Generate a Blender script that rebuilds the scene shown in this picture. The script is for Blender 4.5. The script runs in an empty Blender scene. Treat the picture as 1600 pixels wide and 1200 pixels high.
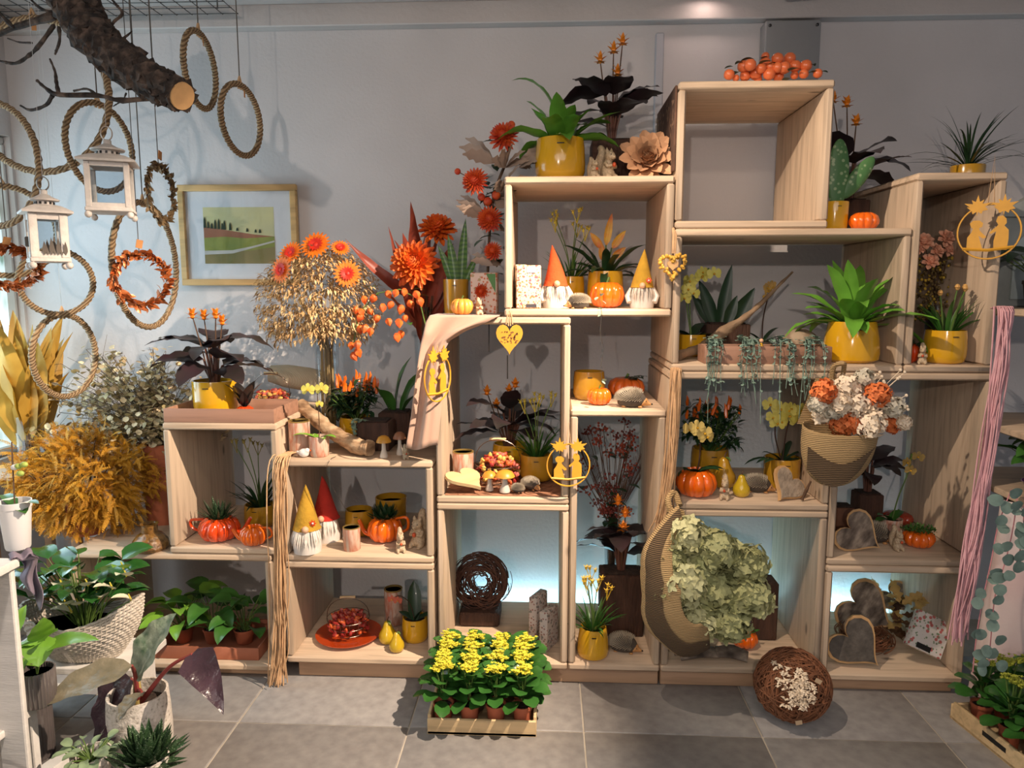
import bpy, math, random
from mathutils import Vector, Matrix, Euler
pi = math.pi; R = math.radians
scn = bpy.context.scene; col = scn.collection

# ---------------------------------------------------------------- camera
FPX = 1150.0; PITCH = R(7.43); YAW = R(2.74); EYE = Vector((0, 0, 1.5))
cd = bpy.data.cameras.new('camera'); cam = bpy.data.objects.new('camera', cd); col.objects.link(cam)
cam.location = EYE; cam.rotation_euler = (pi/2 - PITCH, 0, YAW)
cd.sensor_width = 36; cd.lens = FPX/1600*36; cd.clip_start = .05
scn.camera = cam
RM = Euler((pi/2 - PITCH, 0, YAW)).to_matrix()

# ---------------------------------------------------------------- world, lights, exposure
def lin(c): return tuple(((v/255+.055)/1.055)**2.4 if v > 10 else v/255/12.92 for v in c)
w = bpy.data.worlds.new('world'); scn.world = w; w.use_nodes = True
bg = w.node_tree.nodes['Background']; bg.inputs[0].default_value = (.78, .86, 1, 1); bg.inputs[1].default_value = .20
vs = scn.view_settings; vs.view_transform = 'Standard'; vs.look = 'None'; vs.gamma = 1; vs.use_curve_mapping = False; vs.exposure = 0.18
def spot(name, loc, tgt, watt, ang, blend, rad, colr):
    l = bpy.data.lights.new(name, 'SPOT'); l.energy = watt; l.spot_size = R(ang); l.spot_blend = blend
    l.shadow_soft_size = rad; l.color = colr
    o = bpy.data.objects.new(name, l); col.objects.link(o); o.location = loc
    o.rotation_euler = (Vector(tgt)-Vector(loc)).to_track_quat('-Z', 'Y').to_euler(); return o
def area(name, loc, tgt, watt, sx, sy, colr):
    l = bpy.data.lights.new(name, 'AREA'); l.shape = 'RECTANGLE'; l.size = sx; l.size_y = sy; l.energy = watt; l.color = colr
    o = bpy.data.objects.new(name, l); col.objects.link(o); o.location = loc
    o.rotation_euler = (Vector(tgt)-Vector(loc)).to_track_quat('-Z', 'Y').to_euler(); return o
WARM = (1, .80, .62)
spot('ceiling_spot_right', (1.0, 1.70, 2.62), (-1.2, 2.35, .35), 560, 60, .5, .015, WARM)
spot('ceiling_spot_middle', (-.25, 1.70, 2.62), (1.35, 2.7, .95), 125, 62, .5, .015, WARM)
spot('ceiling_spot_back', (-.9, -3.6, 2.45), (-.2, 3.2, 1.55), 220, 48, .5, .05, (1, .86, .76))
spot('ceiling_spot_near', (.35, .9, 2.62), (-.1, 2.7, 1.5), 18, 85, .6, .03, WARM)
area('window_daylight', (-2.34, 2.6, 1.35), (0, 2.9, 1.2), 15, .9, 1.5, (.55, .82, 1))
area('shop_ambient_fill', (0, -.6, 2.64), (0, -.3, 0), 48, 3.0, 2.2, (1, .93, .9))  # broad unseen fill added for the shop's ambient light on wall and fronts

# ---------------------------------------------------------------- pixel helpers (real depth always given)
def ray(x, y): return RM @ Vector(((x-800)/FPX, -(y-600)/FPX, -1))
def at(x, y, Y): d = ray(x, y); return EYE + d*(Y/d.y)
def onz(x, y, z): d = ray(x, y); return EYE + d*((z-1.5)/d.z)
def sit(x, y, z, a=2.66, b=3.12):
    """spot on a shelf of height z that shows at pixel x, y; depth kept between a and b"""
    d = ray(x, y); t = (z-1.5)/d.z; Y = d.y*t
    Y = b if t < 0 else min(max(Y, a), b)
    return Vector((at(x, y, Y).x, Y, z))
def px(n, Y): return n*Y/FPX

# ---------------------------------------------------------------- materials
MATS = {}
class NT:
    def __init__(s, name):
        s.m = bpy.data.materials.new(name); s.m.use_nodes = True; s.t = s.m.node_tree
        s.b = s.t.nodes['Principled BSDF']
    def n(s, typ, **k):
        x = s.t.nodes.new(typ)
        for a, v in k.items():
            if a.startswith('i_'): x.inputs[a[2:].replace('_', ' ')].default_value = v
            else: setattr(x, a, v)
        return x
    def l(s, a, b): s.t.links.new(a, b)
    def coord(s, kind='Object', scale=(1, 1, 1), rot=(0, 0, 0)):
        c = s.n('ShaderNodeTexCoord'); m = s.n('ShaderNodeMapping'); m.inputs['Scale'].default_value = scale; m.inputs['Rotation'].default_value = rot
        s.l(c.outputs[kind], m.inputs[0]); return m.outputs[0]
    def ramp(s, src, stops, interp='LINEAR'):
        r = s.n('ShaderNodeValToRGB'); e = r.color_ramp.elements; r.color_ramp.interpolation = interp
        while len(e) < len(stops): e.new(.5)
        for q, (p, c) in zip(e, stops): q.position = p; q.color = (*c, 1) if len(c) == 3 else c
        s.l(src, r.inputs[0]); return r.outputs[0]
    def bump(s, src, strength=.3, dist=.01):
        b = s.n('ShaderNodeBump'); b.inputs['Strength'].default_value = strength; b.inputs['Distance'].default_value = dist
        s.l(src, b.inputs['Height']); s.l(b.outputs[0], s.b.inputs['Normal'])
def setp(b, rough, metal=0, trans=0, coat=0, sss=0, sheen=0):
    b.inputs['Roughness'].default_value = rough; b.inputs['Metallic'].default_value = metal
    b.inputs['Transmission Weight'].default_value = trans; b.inputs['Coat Weight'].default_value = coat
    b.inputs['Sheen Weight'].default_value = sheen
def mul(c, k): return tuple(min(1, v*k) for v in c)
def M(name, rgb, rough=.6, var=.18, scale=8, bump=0, bscale=40, metal=0, coat=0, stretch=(1, 1, 1), rgb2=None, trans=0, sheen=0):
    if name in MATS: return MATS[name]
    t = NT(name); c = lin(rgb); c2 = lin(rgb2) if rgb2 else None
    setp(t.b, rough, metal, trans, coat, 0, sheen)
    nz = t.n('ShaderNodeTexNoise'); nz.inputs['Scale'].default_value = scale; nz.inputs['Detail'].default_value = 4
    t.l(t.coord(scale=stretch), nz.inputs['Vector'])
    a, b = (mul(c, 1-var), mul(c, 1+var)) if not c2 else (c, c2)
    t.l(t.ramp(nz.outputs[0], [(.3, a), (.7, b)]), t.b.inputs['Base Color'])
    if bump:
        n2 = t.n('ShaderNodeTexNoise'); n2.inputs['Scale'].default_value = bscale; n2.inputs['Detail'].default_value = 3
        t.l(t.coord(scale=stretch), n2.inputs['Vector']); t.bump(n2.outputs[0], bump)
    MATS[name] = t.m; return t.m
def wood(name, rgb, axis=0, rough=.62, dark=.72, scale=3.0, knots=True, bump=.12):
    if name in MATS: return MATS[name]
    t = NT(name); c = lin(rgb); setp(t.b, rough)
    sc = [14, 14, 14]; sc[axis] = 1.1
    info = t.n('ShaderNodeObjectInfo')
    v = t.coord(scale=tuple(sc)); add = t.n('ShaderNodeVectorMath', operation='ADD'); t.l(v, add.inputs[0])
    mu = t.n('ShaderNodeMath', operation='MULTIPLY'); mu.inputs[1].default_value = 37; t.l(info.outputs['Random'], mu.inputs[0]); t.l(mu.outputs[0], add.inputs[1])
    nz = t.n('ShaderNodeTexNoise'); nz.inputs['Scale'].default_value = scale; nz.inputs['Detail'].default_value = 6; nz.inputs['Distortion'].default_value = .6
    t.l(add.outputs[0], nz.inputs['Vector'])
    base = t.ramp(nz.outputs[0], [(.28, mul(c, dark)), (.5, c), (.75, mul(c, 1.12))])
    if knots:
        sk = [7, 7, 7]; sk[axis] = 3.2
        vo = t.n('ShaderNodeTexVoronoi'); vo.inputs['Scale'].default_value = 1.0
        a2 = t.n('ShaderNodeVectorMath', operation='ADD'); t.l(t.coord(scale=tuple(sk)), a2.inputs[0]); t.l(mu.outputs[0], a2.inputs[1]); t.l(a2.outputs[0], vo.inputs['Vector'])
        k = t.ramp(vo.outputs['Distance'], [(.04, (1, 1, 1)), (.10, (0, 0, 0))])
        mx = t.n('ShaderNodeMixRGB'); mx.inputs[2].default_value = (*mul(c, .38), 1); t.l(k, mx.inputs[0]); t.l(base, mx.inputs[1]); base = mx.outputs[0]
    t.l(base, t.b.inputs['Base Color']); t.bump(nz.outputs[0], bump)
    MATS[name] = t.m; return t.m
def glass(name, rgb=(245, 248, 250), rough=.02):
    """thin clear glass: see-through with fresnel gloss"""
    if name in MATS: return MATS[name]
    t = NT(name); t.t.nodes.remove(t.b); out = t.t.nodes['Material Output']
    tr = t.n('ShaderNodeBsdfTransparent'); tr.inputs[0].default_value = (*lin(rgb), 1); gl = t.n('ShaderNodeBsdfGlossy'); gl.inputs['Roughness'].default_value = max(.03, rough)
    lw = t.n('ShaderNodeLayerWeight'); pw = t.n('ShaderNodeMath', operation='POWER'); pw.inputs[1].default_value = 3.5; t.l(lw.outputs['Facing'], pw.inputs[0]); fr = t.n('ShaderNodeMath', operation='MULTIPLY_ADD'); fr.inputs[1].default_value = .45; fr.inputs[2].default_value = .03; t.l(pw.outputs[0], fr.inputs[0]); mx = t.n('ShaderNodeMixShader')
    t.l(fr.outputs[0], mx.inputs[0]); t.l(tr.outputs[0], mx.inputs[1]); t.l(gl.outputs[0], mx.inputs[2]); t.l(mx.outputs[0], out.inputs[0])
    MATS[name] = t.m; return t.m
def emis(name, rgb, s):
    t = NT(name); t.b.inputs['Emission Color'].default_value = (*lin(rgb), 1); t.b.inputs['Emission Strength'].default_value = s; MATS[name] = t.m; return t.m
def speckle(name, stops, scale=60, rough=.5, bump=.2, stretch=(1, 1, 1), kind='noise', detail=5, coat=0, coord='Object'):
    if name in MATS: return MATS[name]
    t = NT(name); setp(t.b, rough, coat=coat)
    if kind == 'noise':
        nz = t.n('ShaderNodeTexNoise'); nz.inputs['Scale'].default_value = scale; nz.inputs['Detail'].default_value = detail; src = nz.outputs[0]
    else:
        nz = t.n('ShaderNodeTexVoronoi'); nz.inputs['Scale'].default_value = scale; src = nz.outputs['Distance']
    t.l(t.coord(coord, stretch), nz.inputs['Vector'])
    t.l(t.ramp(src, [(p, lin(c)) for p, c in stops]), t.b.inputs['Base Color'])
    if bump: t.bump(src, bump)
    MATS[name] = t.m; return t.m
def weave(name, rgb, rgb2, scale=220, rough=.9, rot=(0, 0, 0), coord='Object', bands='Z'):
    if name in MATS: return MATS[name]
    t = NT(name); setp(t.b, rough)
    wv = t.n('ShaderNodeTexWave', wave_type='BANDS', bands_direction=bands); wv.inputs['Scale'].default_value = scale; wv.inputs['Distortion'].default_value = 1.5; wv.inputs['Detail'].default_value = 2
    t.l(t.coord(coord, rot=rot), wv.inputs['Vector'])
    t.l(t.ramp(wv.outputs[0], [(.2, lin(rgb2)), (.65, lin(rgb))]), t.b.inputs['Base Color']); t.bump(wv.outputs[0], .5)
    MATS[name] = t.m; return t.m
def floral(name, ground, cols, scale=26, thr=.3, rough=.5):
    if name in MATS: return MATS[name]
    t = NT(name); setp(t.b, rough); base = None
    for i, (c, sc, th) in enumerate(cols):
        vo = t.n('ShaderNodeTexVoronoi'); vo.inputs['Scale'].default_value = sc*2.2
        t.l(t.coord(rot=(.4*i, .3*i, .7*i)), vo.inputs['Vector'])
        k = t.ramp(vo.outputs['Distance'], [(th*1.55, (1, 1, 1)), (th*1.55+.06, (0, 0, 0))])
        mx = t.n('ShaderNodeMixRGB'); mx.inputs[2].default_value = (*lin(c), 1); t.l(k, mx.inputs[0])
        if base: t.l(base, mx.inputs[1])
        else: mx.inputs[1].default_value = (*lin(ground), 1)
        base = mx.outputs[0]
    t.l(base, t.b.inputs['Base Color']); MATS[name] = t.m; return t.m

# ---------------------------------------------------------------- mesh builder
class MB:
    def __init__(s): s.v = []; s.f = []
    def add(s, vs, fs):
        o = len(s.v); s.v += [tuple(p) for p in vs]; s.f += [tuple(i+o for i in q) for q in fs]; return s
    def xf(s, mat, start=0):
        s.v[start:] = [tuple(mat @ Vector(p)) for p in s.v[start:]]; return s
    def box(s, c, d, b=0, rz=0, rx=0, ry=0):
        x, y, z = d[0]/2, d[1]/2, d[2]/2; st = len(s.v)
        if b <= 0:
            s.add([(i*x, j*y, k*z) for i in (-1, 1) for j in (-1, 1) for k in (-1, 1)], [(0, 1, 3, 2), (4, 6, 7, 5), (0, 4, 5, 1), (2, 3, 7, 6), (0, 2, 6, 4), (1, 5, 7, 3)])
        else:
            b = min(b, x*.9, y*.9, z*.9); vs = []; ix = {}
            for i in (-1, 1):
                for j in (-1, 1):
                    for k in (-1, 1):
                        for a in range(3):
                            q = [i*(x-b), j*(y-b), k*(z-b)]; q[a] = (i*x, j*y, k*z)[a]
                            ix[(i, j, k, a)] = len(vs); vs.append(q)
            fs = []
            sg = (-1, 1)
            for a in range(3):
                for q in sg:
                    o1, o2 = [t for t in range(3) if t != a]
                    def key(u, v):
                        r = [0, 0, 0]; r[a] = q; r[o1] = u; r[o2] = v; return ix[(*r, a)]
                    fs.append((key(-1, -1), key(1, -1), key(1, 1), key(-1, 1)))
            for a in range(3):
                o1, o2 = [t for t in range(3) if t != a]
                for u in sg:
                    for v in sg:
                        def kk(q, ax):
                            r = [0, 0, 0]; r[a] = q; r[o1] = u; r[o2] = v; return ix[(*r, ax)]
                        fs.append((kk(-1, o1), kk(1, o1), kk(1, o2), kk(-1, o2)))
            for i in sg:
                for j in sg:
                    for k in sg: fs.append(tuple(ix[(i, j, k, a)] for a in range(3)))
            s.add(vs, fs)
        s.xf(Matrix.Translation(c) @ Euler((rx, ry, rz)).to_matrix().to_4x4(), st); return s
    def lathe(s, prof, n=24, c=(0, 0, 0), mod=None, rot=None, sx=1, sy=1):
        st = len(s.v); vs = []; fs = []
        for r, z in prof:
            for k in range(n):
                a = 2*pi*k/n; m = mod(a, z) if mod else 1
                vs.append((r*m*math.cos(a)*sx, r*m*math.sin(a)*sy, z))
        for i in range(len(prof)-1):
            for k in range(n):
                k2 = (k+1) % n; fs.append((i*n+k, i*n+k2, (i+1)*n+k2, (i+1)*n+k))
        if prof[0][0] > 1e-6: fs.append(tuple(range(n-1, -1, -1)))
        if prof[-1][0] > 1e-6: fs.append(tuple((len(prof)-1)*n+k for k in range(n)))
        s.add(vs, fs)
        m = Matrix.Translation(c)
        if rot is not None: m = m @ (rot.to_4x4() if isinstance(rot, Matrix) else Euler(rot).to_matrix().to_4x4())
        s.xf(m, st); return s
    def ball(s, c, r, nu=10, nv=7, rot=None):
        if not hasattr(r, '__len__'): r = (r, r, r)
        st = len(s.v)
        s.lathe([(max(1e-7, math.sin(pi*i/nv)), -math.cos(pi*i/nv)) for i in range(nv+1)], nu)
        m = Matrix.Translation(c)
        if rot is not None: m = m @ (rot.to_4x4() if isinstance(rot, Matrix) else Euler(rot).to_matrix().to_4x4())
        s.xf(m @ Matrix.Diagonal((*r, 1)), st); return s
    def tube(s, pts, r, n=6, closed=False, cap=True):
        pts = [Vector(p) for p in pts]; N = len(pts)
        rr = r if hasattr(r, '__len__') else [r]*N
        vs = []; fs = []; prev = None
        for i, p in enumerate(pts):
            if closed: t = pts[(i+1) % N]-pts[i-1]
            else: t = pts[min(i+1, N-1)]-pts[max(i-1, 0)]
            t = t.normalized() if t.length > 1e-9 else Vector((0, 0, 1))
            if prev is None:
                u = t.cross(Vector((0, 0, 1)))
                if u.length < 1e-3: u = t.cross(Vector((1, 0, 0)))
            else: u = prev - t*prev.dot(t)
            u = u.normalized(); prev = u; q = t.cross(u)
            for k in range(n):
                a = 2*pi*k/n; vs.append(p+(u*math.cos(a)+q*math.sin(a))*rr[i])
        for i in range(N if closed else N-1):
            j = (i+1) % N
            for k in range(n): k2 = (k+1) % n; fs.append((i*n+k, i*n+k2, j*n+k2, j*n+k))
        if cap and not closed: fs += [tuple(range(n-1, -1, -1)), tuple((N-1)*n+k for k in range(n))]
        return s.add(vs, fs)
    def prism(s, out, d, c=(0, 0, 0), rot=None):
        """outline in x,z, thickness d along y"""
        st = len(s.v); n = len(out)
        vs = [(x, -d/2, z) for x, z in out]+[(x, d/2, z) for x, z in out]
        s.add(vs, [tuple(range(n)), tuple(range(2*n-1, n-1, -1))]+[(i, i+n, (i+1) % n+n, (i+1) % n) for i in range(n)])
        m = Matrix.Translation(c)
        if rot is not None: m = m @ Euler(rot).to_matrix().to_4x4()
        s.xf(m, st); return s
    def grid(s, fn, nu, nv, closed_u=False):
        vs = [fn(i/(nu if closed_u else nu-1), j/(nv-1)) for j in range(nv) for i in range(nu)]
        fs = []
        for j in range(nv-1):
            for i in range(nu if closed_u else nu-1):
                k = (i+1) % nu; fs.append((j*nu+i, j*nu+k, (j+1)*nu+k, (j+1)*nu+i))
        return s.add(vs, fs)
    def leaf(s, base, az, el, L, W, droop=.8, prof='ovate', n=7, fold=.25, wave=0, wn=3, roll=0, ph=0, cross=2, bend=0, curlp=1.4):
        p = Vector(base); rows = []
        for i in range(n+1):
            t = i/n; e = el - droop*t**curlp; a = az + bend*t
            d = Vector((math.cos(e)*math.cos(a), math.cos(e)*math.sin(a), math.sin(e)))
            if i: p = p + d*(L/n)
            sd = Vector((-math.sin(a), math.cos(a), 0)); nm = sd.cross(d)*-1
            nm = d.cross(sd)
            if roll: q = Matrix.Rotation(roll, 3, d); sd = q @ sd; nm = q @ nm
            wd = PROF[prof](t)*W/2
            row = []
            for k in range(-cross//2, cross//2+1):
                u = k/(cross/2)
                off = nm*(-fold*abs(u)*wd*-1)
                if wave: off = off + nm*(wave*W*math.sin(2*pi*wn*t+ph+(pi*.5 if u < 0 else 0))*abs(u)*min(1, 4*t*(1-t)+.15))
                row.append(p+sd*(wd*u)+off)
            rows.append(row)
        m = len(rows[0]); vs = [v for r in rows for v in r]
        return s.add(vs, [(i*m+j, i*m+j+1, (i+1)*m+j+1, (i+1)*m+j) for i in range(n) for j in range(m-1)])
    def mesh(s, name, mat, smooth=True, angle=45):
        me = bpy.data.meshes.new(name); me.from_pydata(s.v, [], s.f); me.materials.append(mat)
        if smooth:
            me.shade_smooth()
            if angle: me.set_sharp_from_angle(angle=R(angle))
        return me
    def build(s, name, mat, parent=None, smooth=True, angle=45, loc=None, kind=None):
        return obj(name, s.mesh(name, mat, smooth, angle), parent, loc, kind=kind)
def _pw(t, a, b): return max(0, math.sin(pi*t**a))**b
PROF = {
    'ovate': lambda t: max(.04, _pw(t, .72, .75)) if t < 1 else .0,
    'lance': lambda t: max(.10*(1-t), _pw(t, .62, 1.0)),
    'strap': lambda t: min(1, .35+(t/.3)*.65)*(1 if t < .6 else max(0, 1-((t-.6)/.4)**2)),
    'heart': lambda t: 0.55 if t == 0 else max(0, math.sin(pi*(t*.86+.14)**.62))**.8,
    'blade': lambda t: (.6+.4*min(1, t/.35))*max(0, 1-t**3.0),
    'petal': lambda t: (.25+.75*min(1, t/.65))*(1 if t < .75 else max(.25, 1-((t-.75)/.25)**2*.75)),
    'round': lambda t: max(.15, math.sqrt(max(0, 1-(2*t-1)**2))),
    'spike': lambda t: max(0, 1-t)**.8,
    'arrow': lambda t: (.35+t*4.6 if t < .14 else max(0, 1-((t-.14)/.86)**1.35)),
    'oak': lambda t: max(.1, _pw(t, .9, .7))*(.75+.35*math.sin(t*26)),
}
def obj(name, me, parent=None, loc=None, rot=None, kind=None):
    o = bpy.data.objects.new(name, me); col.objects.link(o)
    if parent: o.parent = parent
    if loc is not None: o.location = loc
    if rot is not None: o.rotation_euler = rot
    if kind: o['kind'] = kind
    return o
LBL = {}
def tag(o, label, cat, group=None):
    o['label'] = label; o['category'] = cat
    if group: o['group'] = group
    return o
def T(name, label, cat, loc, rz=0, group=None, sc=1):
    o = bpy.data.objects.new(name, None); col.objects.link(o); o.location = loc; o.rotation_euler = (0, 0, rz); o.empty_display_size = .03
    if sc != 1: o.scale = (sc,)*3
    return tag(o, label, cat, group)
def struct(o): o['kind'] = 'structure'; return o
def fuse(mb, name, mat, voxel, smooth_it=4):
    """overlapping lumps grown together into one continuous skin"""
    me = mb.mesh(name, mat, True, None); o = bpy.data.objects.new('tmp', me); col.objects.link(o)
    r = o.modifiers.new('r', 'REMESH'); r.mode = 'VOXEL'; r.voxel_size = voxel; r.use_smooth_shade = True
    if smooth_it: q = o.modifiers.new('s', 'SMOOTH'); q.iterations = smooth_it; q.factor = .5
    dg = bpy.context.evaluated_depsgraph_get(); dg.update()
    res = bpy.data.meshes.new_from_object(o.evaluated_get(dg)); res.name = name
    bpy.data.objects.remove(o); res.shade_smooth()
    if not res.materials: res.materials.append(mat)
    return res
def bez(pts, n=12):
    """smooth path through points (Catmull-Rom)"""
    P = [Vector(p) for p in pts]; P = [P[0]*2-P[1]]+P+[P[-1]*2-P[-2]]; out = []
    for i in range(1, len(P)-2):
        a, b, c, d = P[i-1:i+3]
        for k in range(n):
            t = k/n; out.append(.5*((2*b)+(c-a)*t+(2*a-5*b+4*c-d)*t*t+(3*b-a-3*c+d)*t**3))
    out.append(P[-2]); return out
def copy_thing(root, loc, rz, label=None, sc=None):
    r = root.copy(); col.objects.link(r); r.location = loc; r.rotation_euler = (0, 0, rz)
    if label: r['label'] = label
    if sc: r.scale = (sc,)*3
    for ch in root.children:
        c = ch.copy(); col.objects.link(c); c.parent = r
        for g in ch.children:
            d = g.copy(); col.objects.link(d); d.parent = c
    return r
# ================================================================ the room
YW = 3.30; ZC = 2.69; XL = -2.40; XR = 3.2
def plaster(name, rgb, sc=90, st=.25, dist=.004):
    t = NT(name); setp(t.b, .85); nz = t.n('ShaderNodeTexNoise'); nz.inputs['Scale'].default_value = sc; nz.inputs['Detail'].default_value = 5
    t.l(t.coord(), nz.inputs['Vector']); n2 = t.n('ShaderNodeTexNoise'); n2.inputs['Scale'].default_value = 2.2
    t.l(t.coord(), n2.inputs['Vector']); c = lin(rgb)
    t.l(t.ramp(n2.outputs[0], [(.35, mul(c, .93)), (.65, mul(c, 1.03))]), t.b.inputs['Base Color']); t.bump(nz.outputs[0], st, dist); return t.m
m_wall = plaster('plaster_white', (206, 201, 200), 70, .35, .005)
m_ceil = plaster('ceiling_paint', (196, 188, 184), 30, .5, .006)
m_grout = M('grout', (176, 166, 150), .9)
m_tile = speckle('grey_stone_tile', [(.25, (128, 124, 122)), (.5, (142, 138, 135)), (.75, (153, 149, 145))], 26, .55, .06)
m_pale = M('pale_paint', (196, 194, 192), .5, .04)
wall = struct(MB().box(((XL+XR)/2, YW+.06, ZC/2), (XR-XL+.4, .12, ZC+.1)).build('wall_back', m_wall, smooth=False)); wall['label'] = 'white plastered back wall'
lw = MB()
WZ0, WZ1, WY0, WY1 = .75, 2.17, 1.75, 3.285
for c, d in (((1.1, WZ0/2), (4.6, WZ0)), ((1.1, (WZ1+ZC)/2), (4.6, ZC-WZ1)), (((WY1+3.4)/2, (WZ0+WZ1)/2), (3.4-WY1, WZ1-WZ0)), (((WY0-1.2)/2, (WZ0+WZ1)/2), (WY0+1.2, WZ1-WZ0))):
    lw.box((XL-.06, c[0], c[1]), (.12, d[0], d[1]))
struct(lw.build('wall_left', m_wall, smooth=False))
win = struct(bpy.data.objects.new('window_1', None)); col.objects.link(win); win.location = (XL-.05, 2.5175, 1.46)
t = NT('leaf_print_window_film'); setp(t.b, .4)
vo = t.n('ShaderNodeTexVoronoi'); vo.inputs['Scale'].default_value = 9; t.l(t.coord(scale=(1, 2.2, 1), rot=(.5, 0, 0)), vo.inputs['Vector'])
cr = t.ramp(vo.outputs['Distance'], [(.18, lin((120, 150, 140))), (.34, lin((190, 215, 215))), (.5, lin((214, 236, 240)))])
t.l(cr, t.b.inputs['Base Color']); t.l(cr, t.b.inputs['Emission Color']); t.b.inputs['Emission Strength'].default_value = .8
MB().box((-.02, 0, 0), (.012, 1.525, 1.41)).build('pane', t.m, win, False)
fr = MB()
for y, z, a, b in ((0, .69, 1.53, .03), (0, -.69, 1.53, .03), (.759, 0, .012, 1.35), (-.75, 0, .03, 1.35), (0, 0, .04, 1.35)): fr.box((.0, y, z), (.05, a, b), .006)
fr.build('window_frame', m_pale, win)
struct(MB().box(((XL+XR)/2, -.4, ZC+.05), (XR-XL+.4, 7.6, .1)).build('ceiling', m_ceil, smooth=False))
tr = struct(MB().box(((XL+XR)/2, YW-.03, ZC-.045), (XR-XL, .06, .09), .004).build('trim_1', m_ceil)); tr['label'] = 'plaster moulding where wall meets ceiling'
fl = struct(MB().box((.38, .2, -.03), (5.7, 6.6, .052)).build('floor', m_grout, smooth=False))
tm = MB().box((0, 0, 0), (.595, .595, .012), .0025).mesh('floor_tile', m_tile)
rg = random.Random(5)
for j in range(-5, 3):
    for i in range(-5, 5):
        if 2.343+.6*j+.3 > YW+.35: continue
        o = obj('floor_tile', tm, fl, (.133+.6*i+.3, 2.343+.6*j-.3, -.006)); o.rotation_euler = (0, 0, rg.choice((0, pi)))
# conduit, switch cabinet and ceiling pipe
o = tag(MB().box((at(1030, 90, 3.28).x, 3.283, 2.30), (.035, .03, .52), .004).build('cable_duct', M('duct_grey', (178, 178, 184), .5, .03)), 'slim pale grey vertical cable duct on back wall left of tall crate', 'cable duct')
p = at(1235, 92, 3.24)
c = T('junction_box', 'grey wall cabinet behind the apple garland', 'junction box', (p.x, YW-.04, p.z))
MB().box((0, 0, 0), (px(80, 3.24), .08, px(104, 3.24)), .006).build('cabinet', M('cabinet_grey', (150, 150, 150), .5, .03), c)
for sx in (-1, 1):
    MB().lathe([(.006, 0), (.006, .006), (.001, .008)], 8, (sx*.095, -.04, .125), rot=(pi/2, 0, 0)).build('screw', M('screw_black', (30, 30, 30), .4), c)
a, b = at(1228, 20, 3.2), at(1252, -8, 2.9)
tag(MB().tube([(a.x, 3.18, ZC-.02), (a.x+.05, 2.95, ZC-.02), (a.x+.16, 2.4, ZC-.02)], .012, 8).build('ceiling_pipe', m_ceil), 'thin painted pipe running along the ceiling', 'pipe')
p = onz(1104, -12, ZC-.004)
dl = T('ceiling_downlight', 'round recessed spotlight glowing in the ceiling', 'ceiling light', (p.x, p.y-.03, ZC-.004))
MB().lathe([(.05, 0), (.056, -.006), (.042, -.008), (.040, 0)], 24).build('rim', m_pale, dl)
MB().lathe([(0.0001, -.003), (.039, -.003)], 24).build('lens', emis('lamp_glow', (255, 226, 214), 6), dl)

# ================================================================ crates
FY = 2.63; DP = .55; TH = .026
PINE = (198, 174, 148)
wx = wood('pine_grain_x', PINE, 0); wz = wood('pine_grain_z', (188, 166, 142), 2); wdk = wood('pine_plinth', (172, 138, 108), 0)
def crate(label, x0, x1, z0, z1, y0=FY, d=DP, rz=0, t=TH):
    c = T('wooden_crate', label, 'crate', ((x0+x1)/2, y0, z0), rz)
    w_, h_ = x1-x0, z1-z0
    MB().box((0, d/2, t/2), (w_, d, t), .006).build('bottom_board', wx, c)
    MB().box((0, d/2, h_-t/2), (w_, d, t), .006).build('top_board', wx, c)
    for s in (-1, 1): MB().box((s*(w_/2-t/2), d/2, h_/2), (t, d-.004, h_-2*t), .006).build('side_board', wz, c)
    return c
g = .0015
crate('long low crate at the far left with leafy plants in its dark inside', -1.84, -1.04, .03, .497)
crate('small crate carrying the brown tray and dark plant with orange flowers', -1.43, -.997, .498, 1.003)
crate('crate with two bearded gnomes and squirrels inside', -.994, -.42, .476, .868)
crate('bottom crate holding the red petal basket on orange plate', -.994, -.42, .068, .475)
crate('tall crate draped with taupe cloth at its upper left corner', -.405, .083, .711, 1.397)
crate('crate with the dark twig wreath, behind the yellow flower tray', -.405, .083, .066, .710)
crate('crate holding gnomes, floral packets and a bright orange pumpkin', -.153, .437, 1.4, 1.885)
crate('empty topmost crate under the apple garland', .442, .962, 1.705, 2.195)
crate('wide crate with the light green fern and trailing vine tray', .442, 1.249, 1.206, 1.704)
crate('tall narrow crate at upper right with dried roses inside', 1.252, 1.552, 1.206, 1.888)
crate('tall narrow crate with red dried bouquet above a dark plant', .087, .430, .066, 1.066)
crate('crate with yellow orchids and large glossy orange pumpkin inside', .435, 1.02, .699, 1.204)
crate('bottom crate behind the burlap cone of green hydrangeas', .435, 1.02, .066, .698)
crate('mostly empty crate with hedgehog and moss pumpkin on its floor', 1.024, 1.565, .497, 1.204)
crate('bottom right crate with bark hearts and dry oak leaves', 1.024, 1.54, .05, .496)
bs = T('bark_relief', 'embossed dark bark sheet on the left side of topmost crate', 'bark', (.436, 2.86, 1.90))
MB().box((0, 0, .145), (.008, .42, .285), .002).build('panel', M('bark_panel_brown', (92, 66, 52), .9, .3, 20, .6, 40), bs)
mb = MB(); g_ = random.Random(4)
for k in range(70): mb.leaf((-.005, g_.uniform(-.19, .19), g_.uniform(.02, .26)), pi/2, g_.uniform(0, 6.28), .035, .014, .6, 'lance', 3, .1, roll=pi/2)
mb.v = [(min(-.0045, x), max(-.209, min(.209, y)), max(.002, min(.284, z))) for x, y, z in mb.v]; mb.build('embossing', M('bark_panel_light', (140, 108, 86), .9), bs, kind='stuff')
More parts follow.
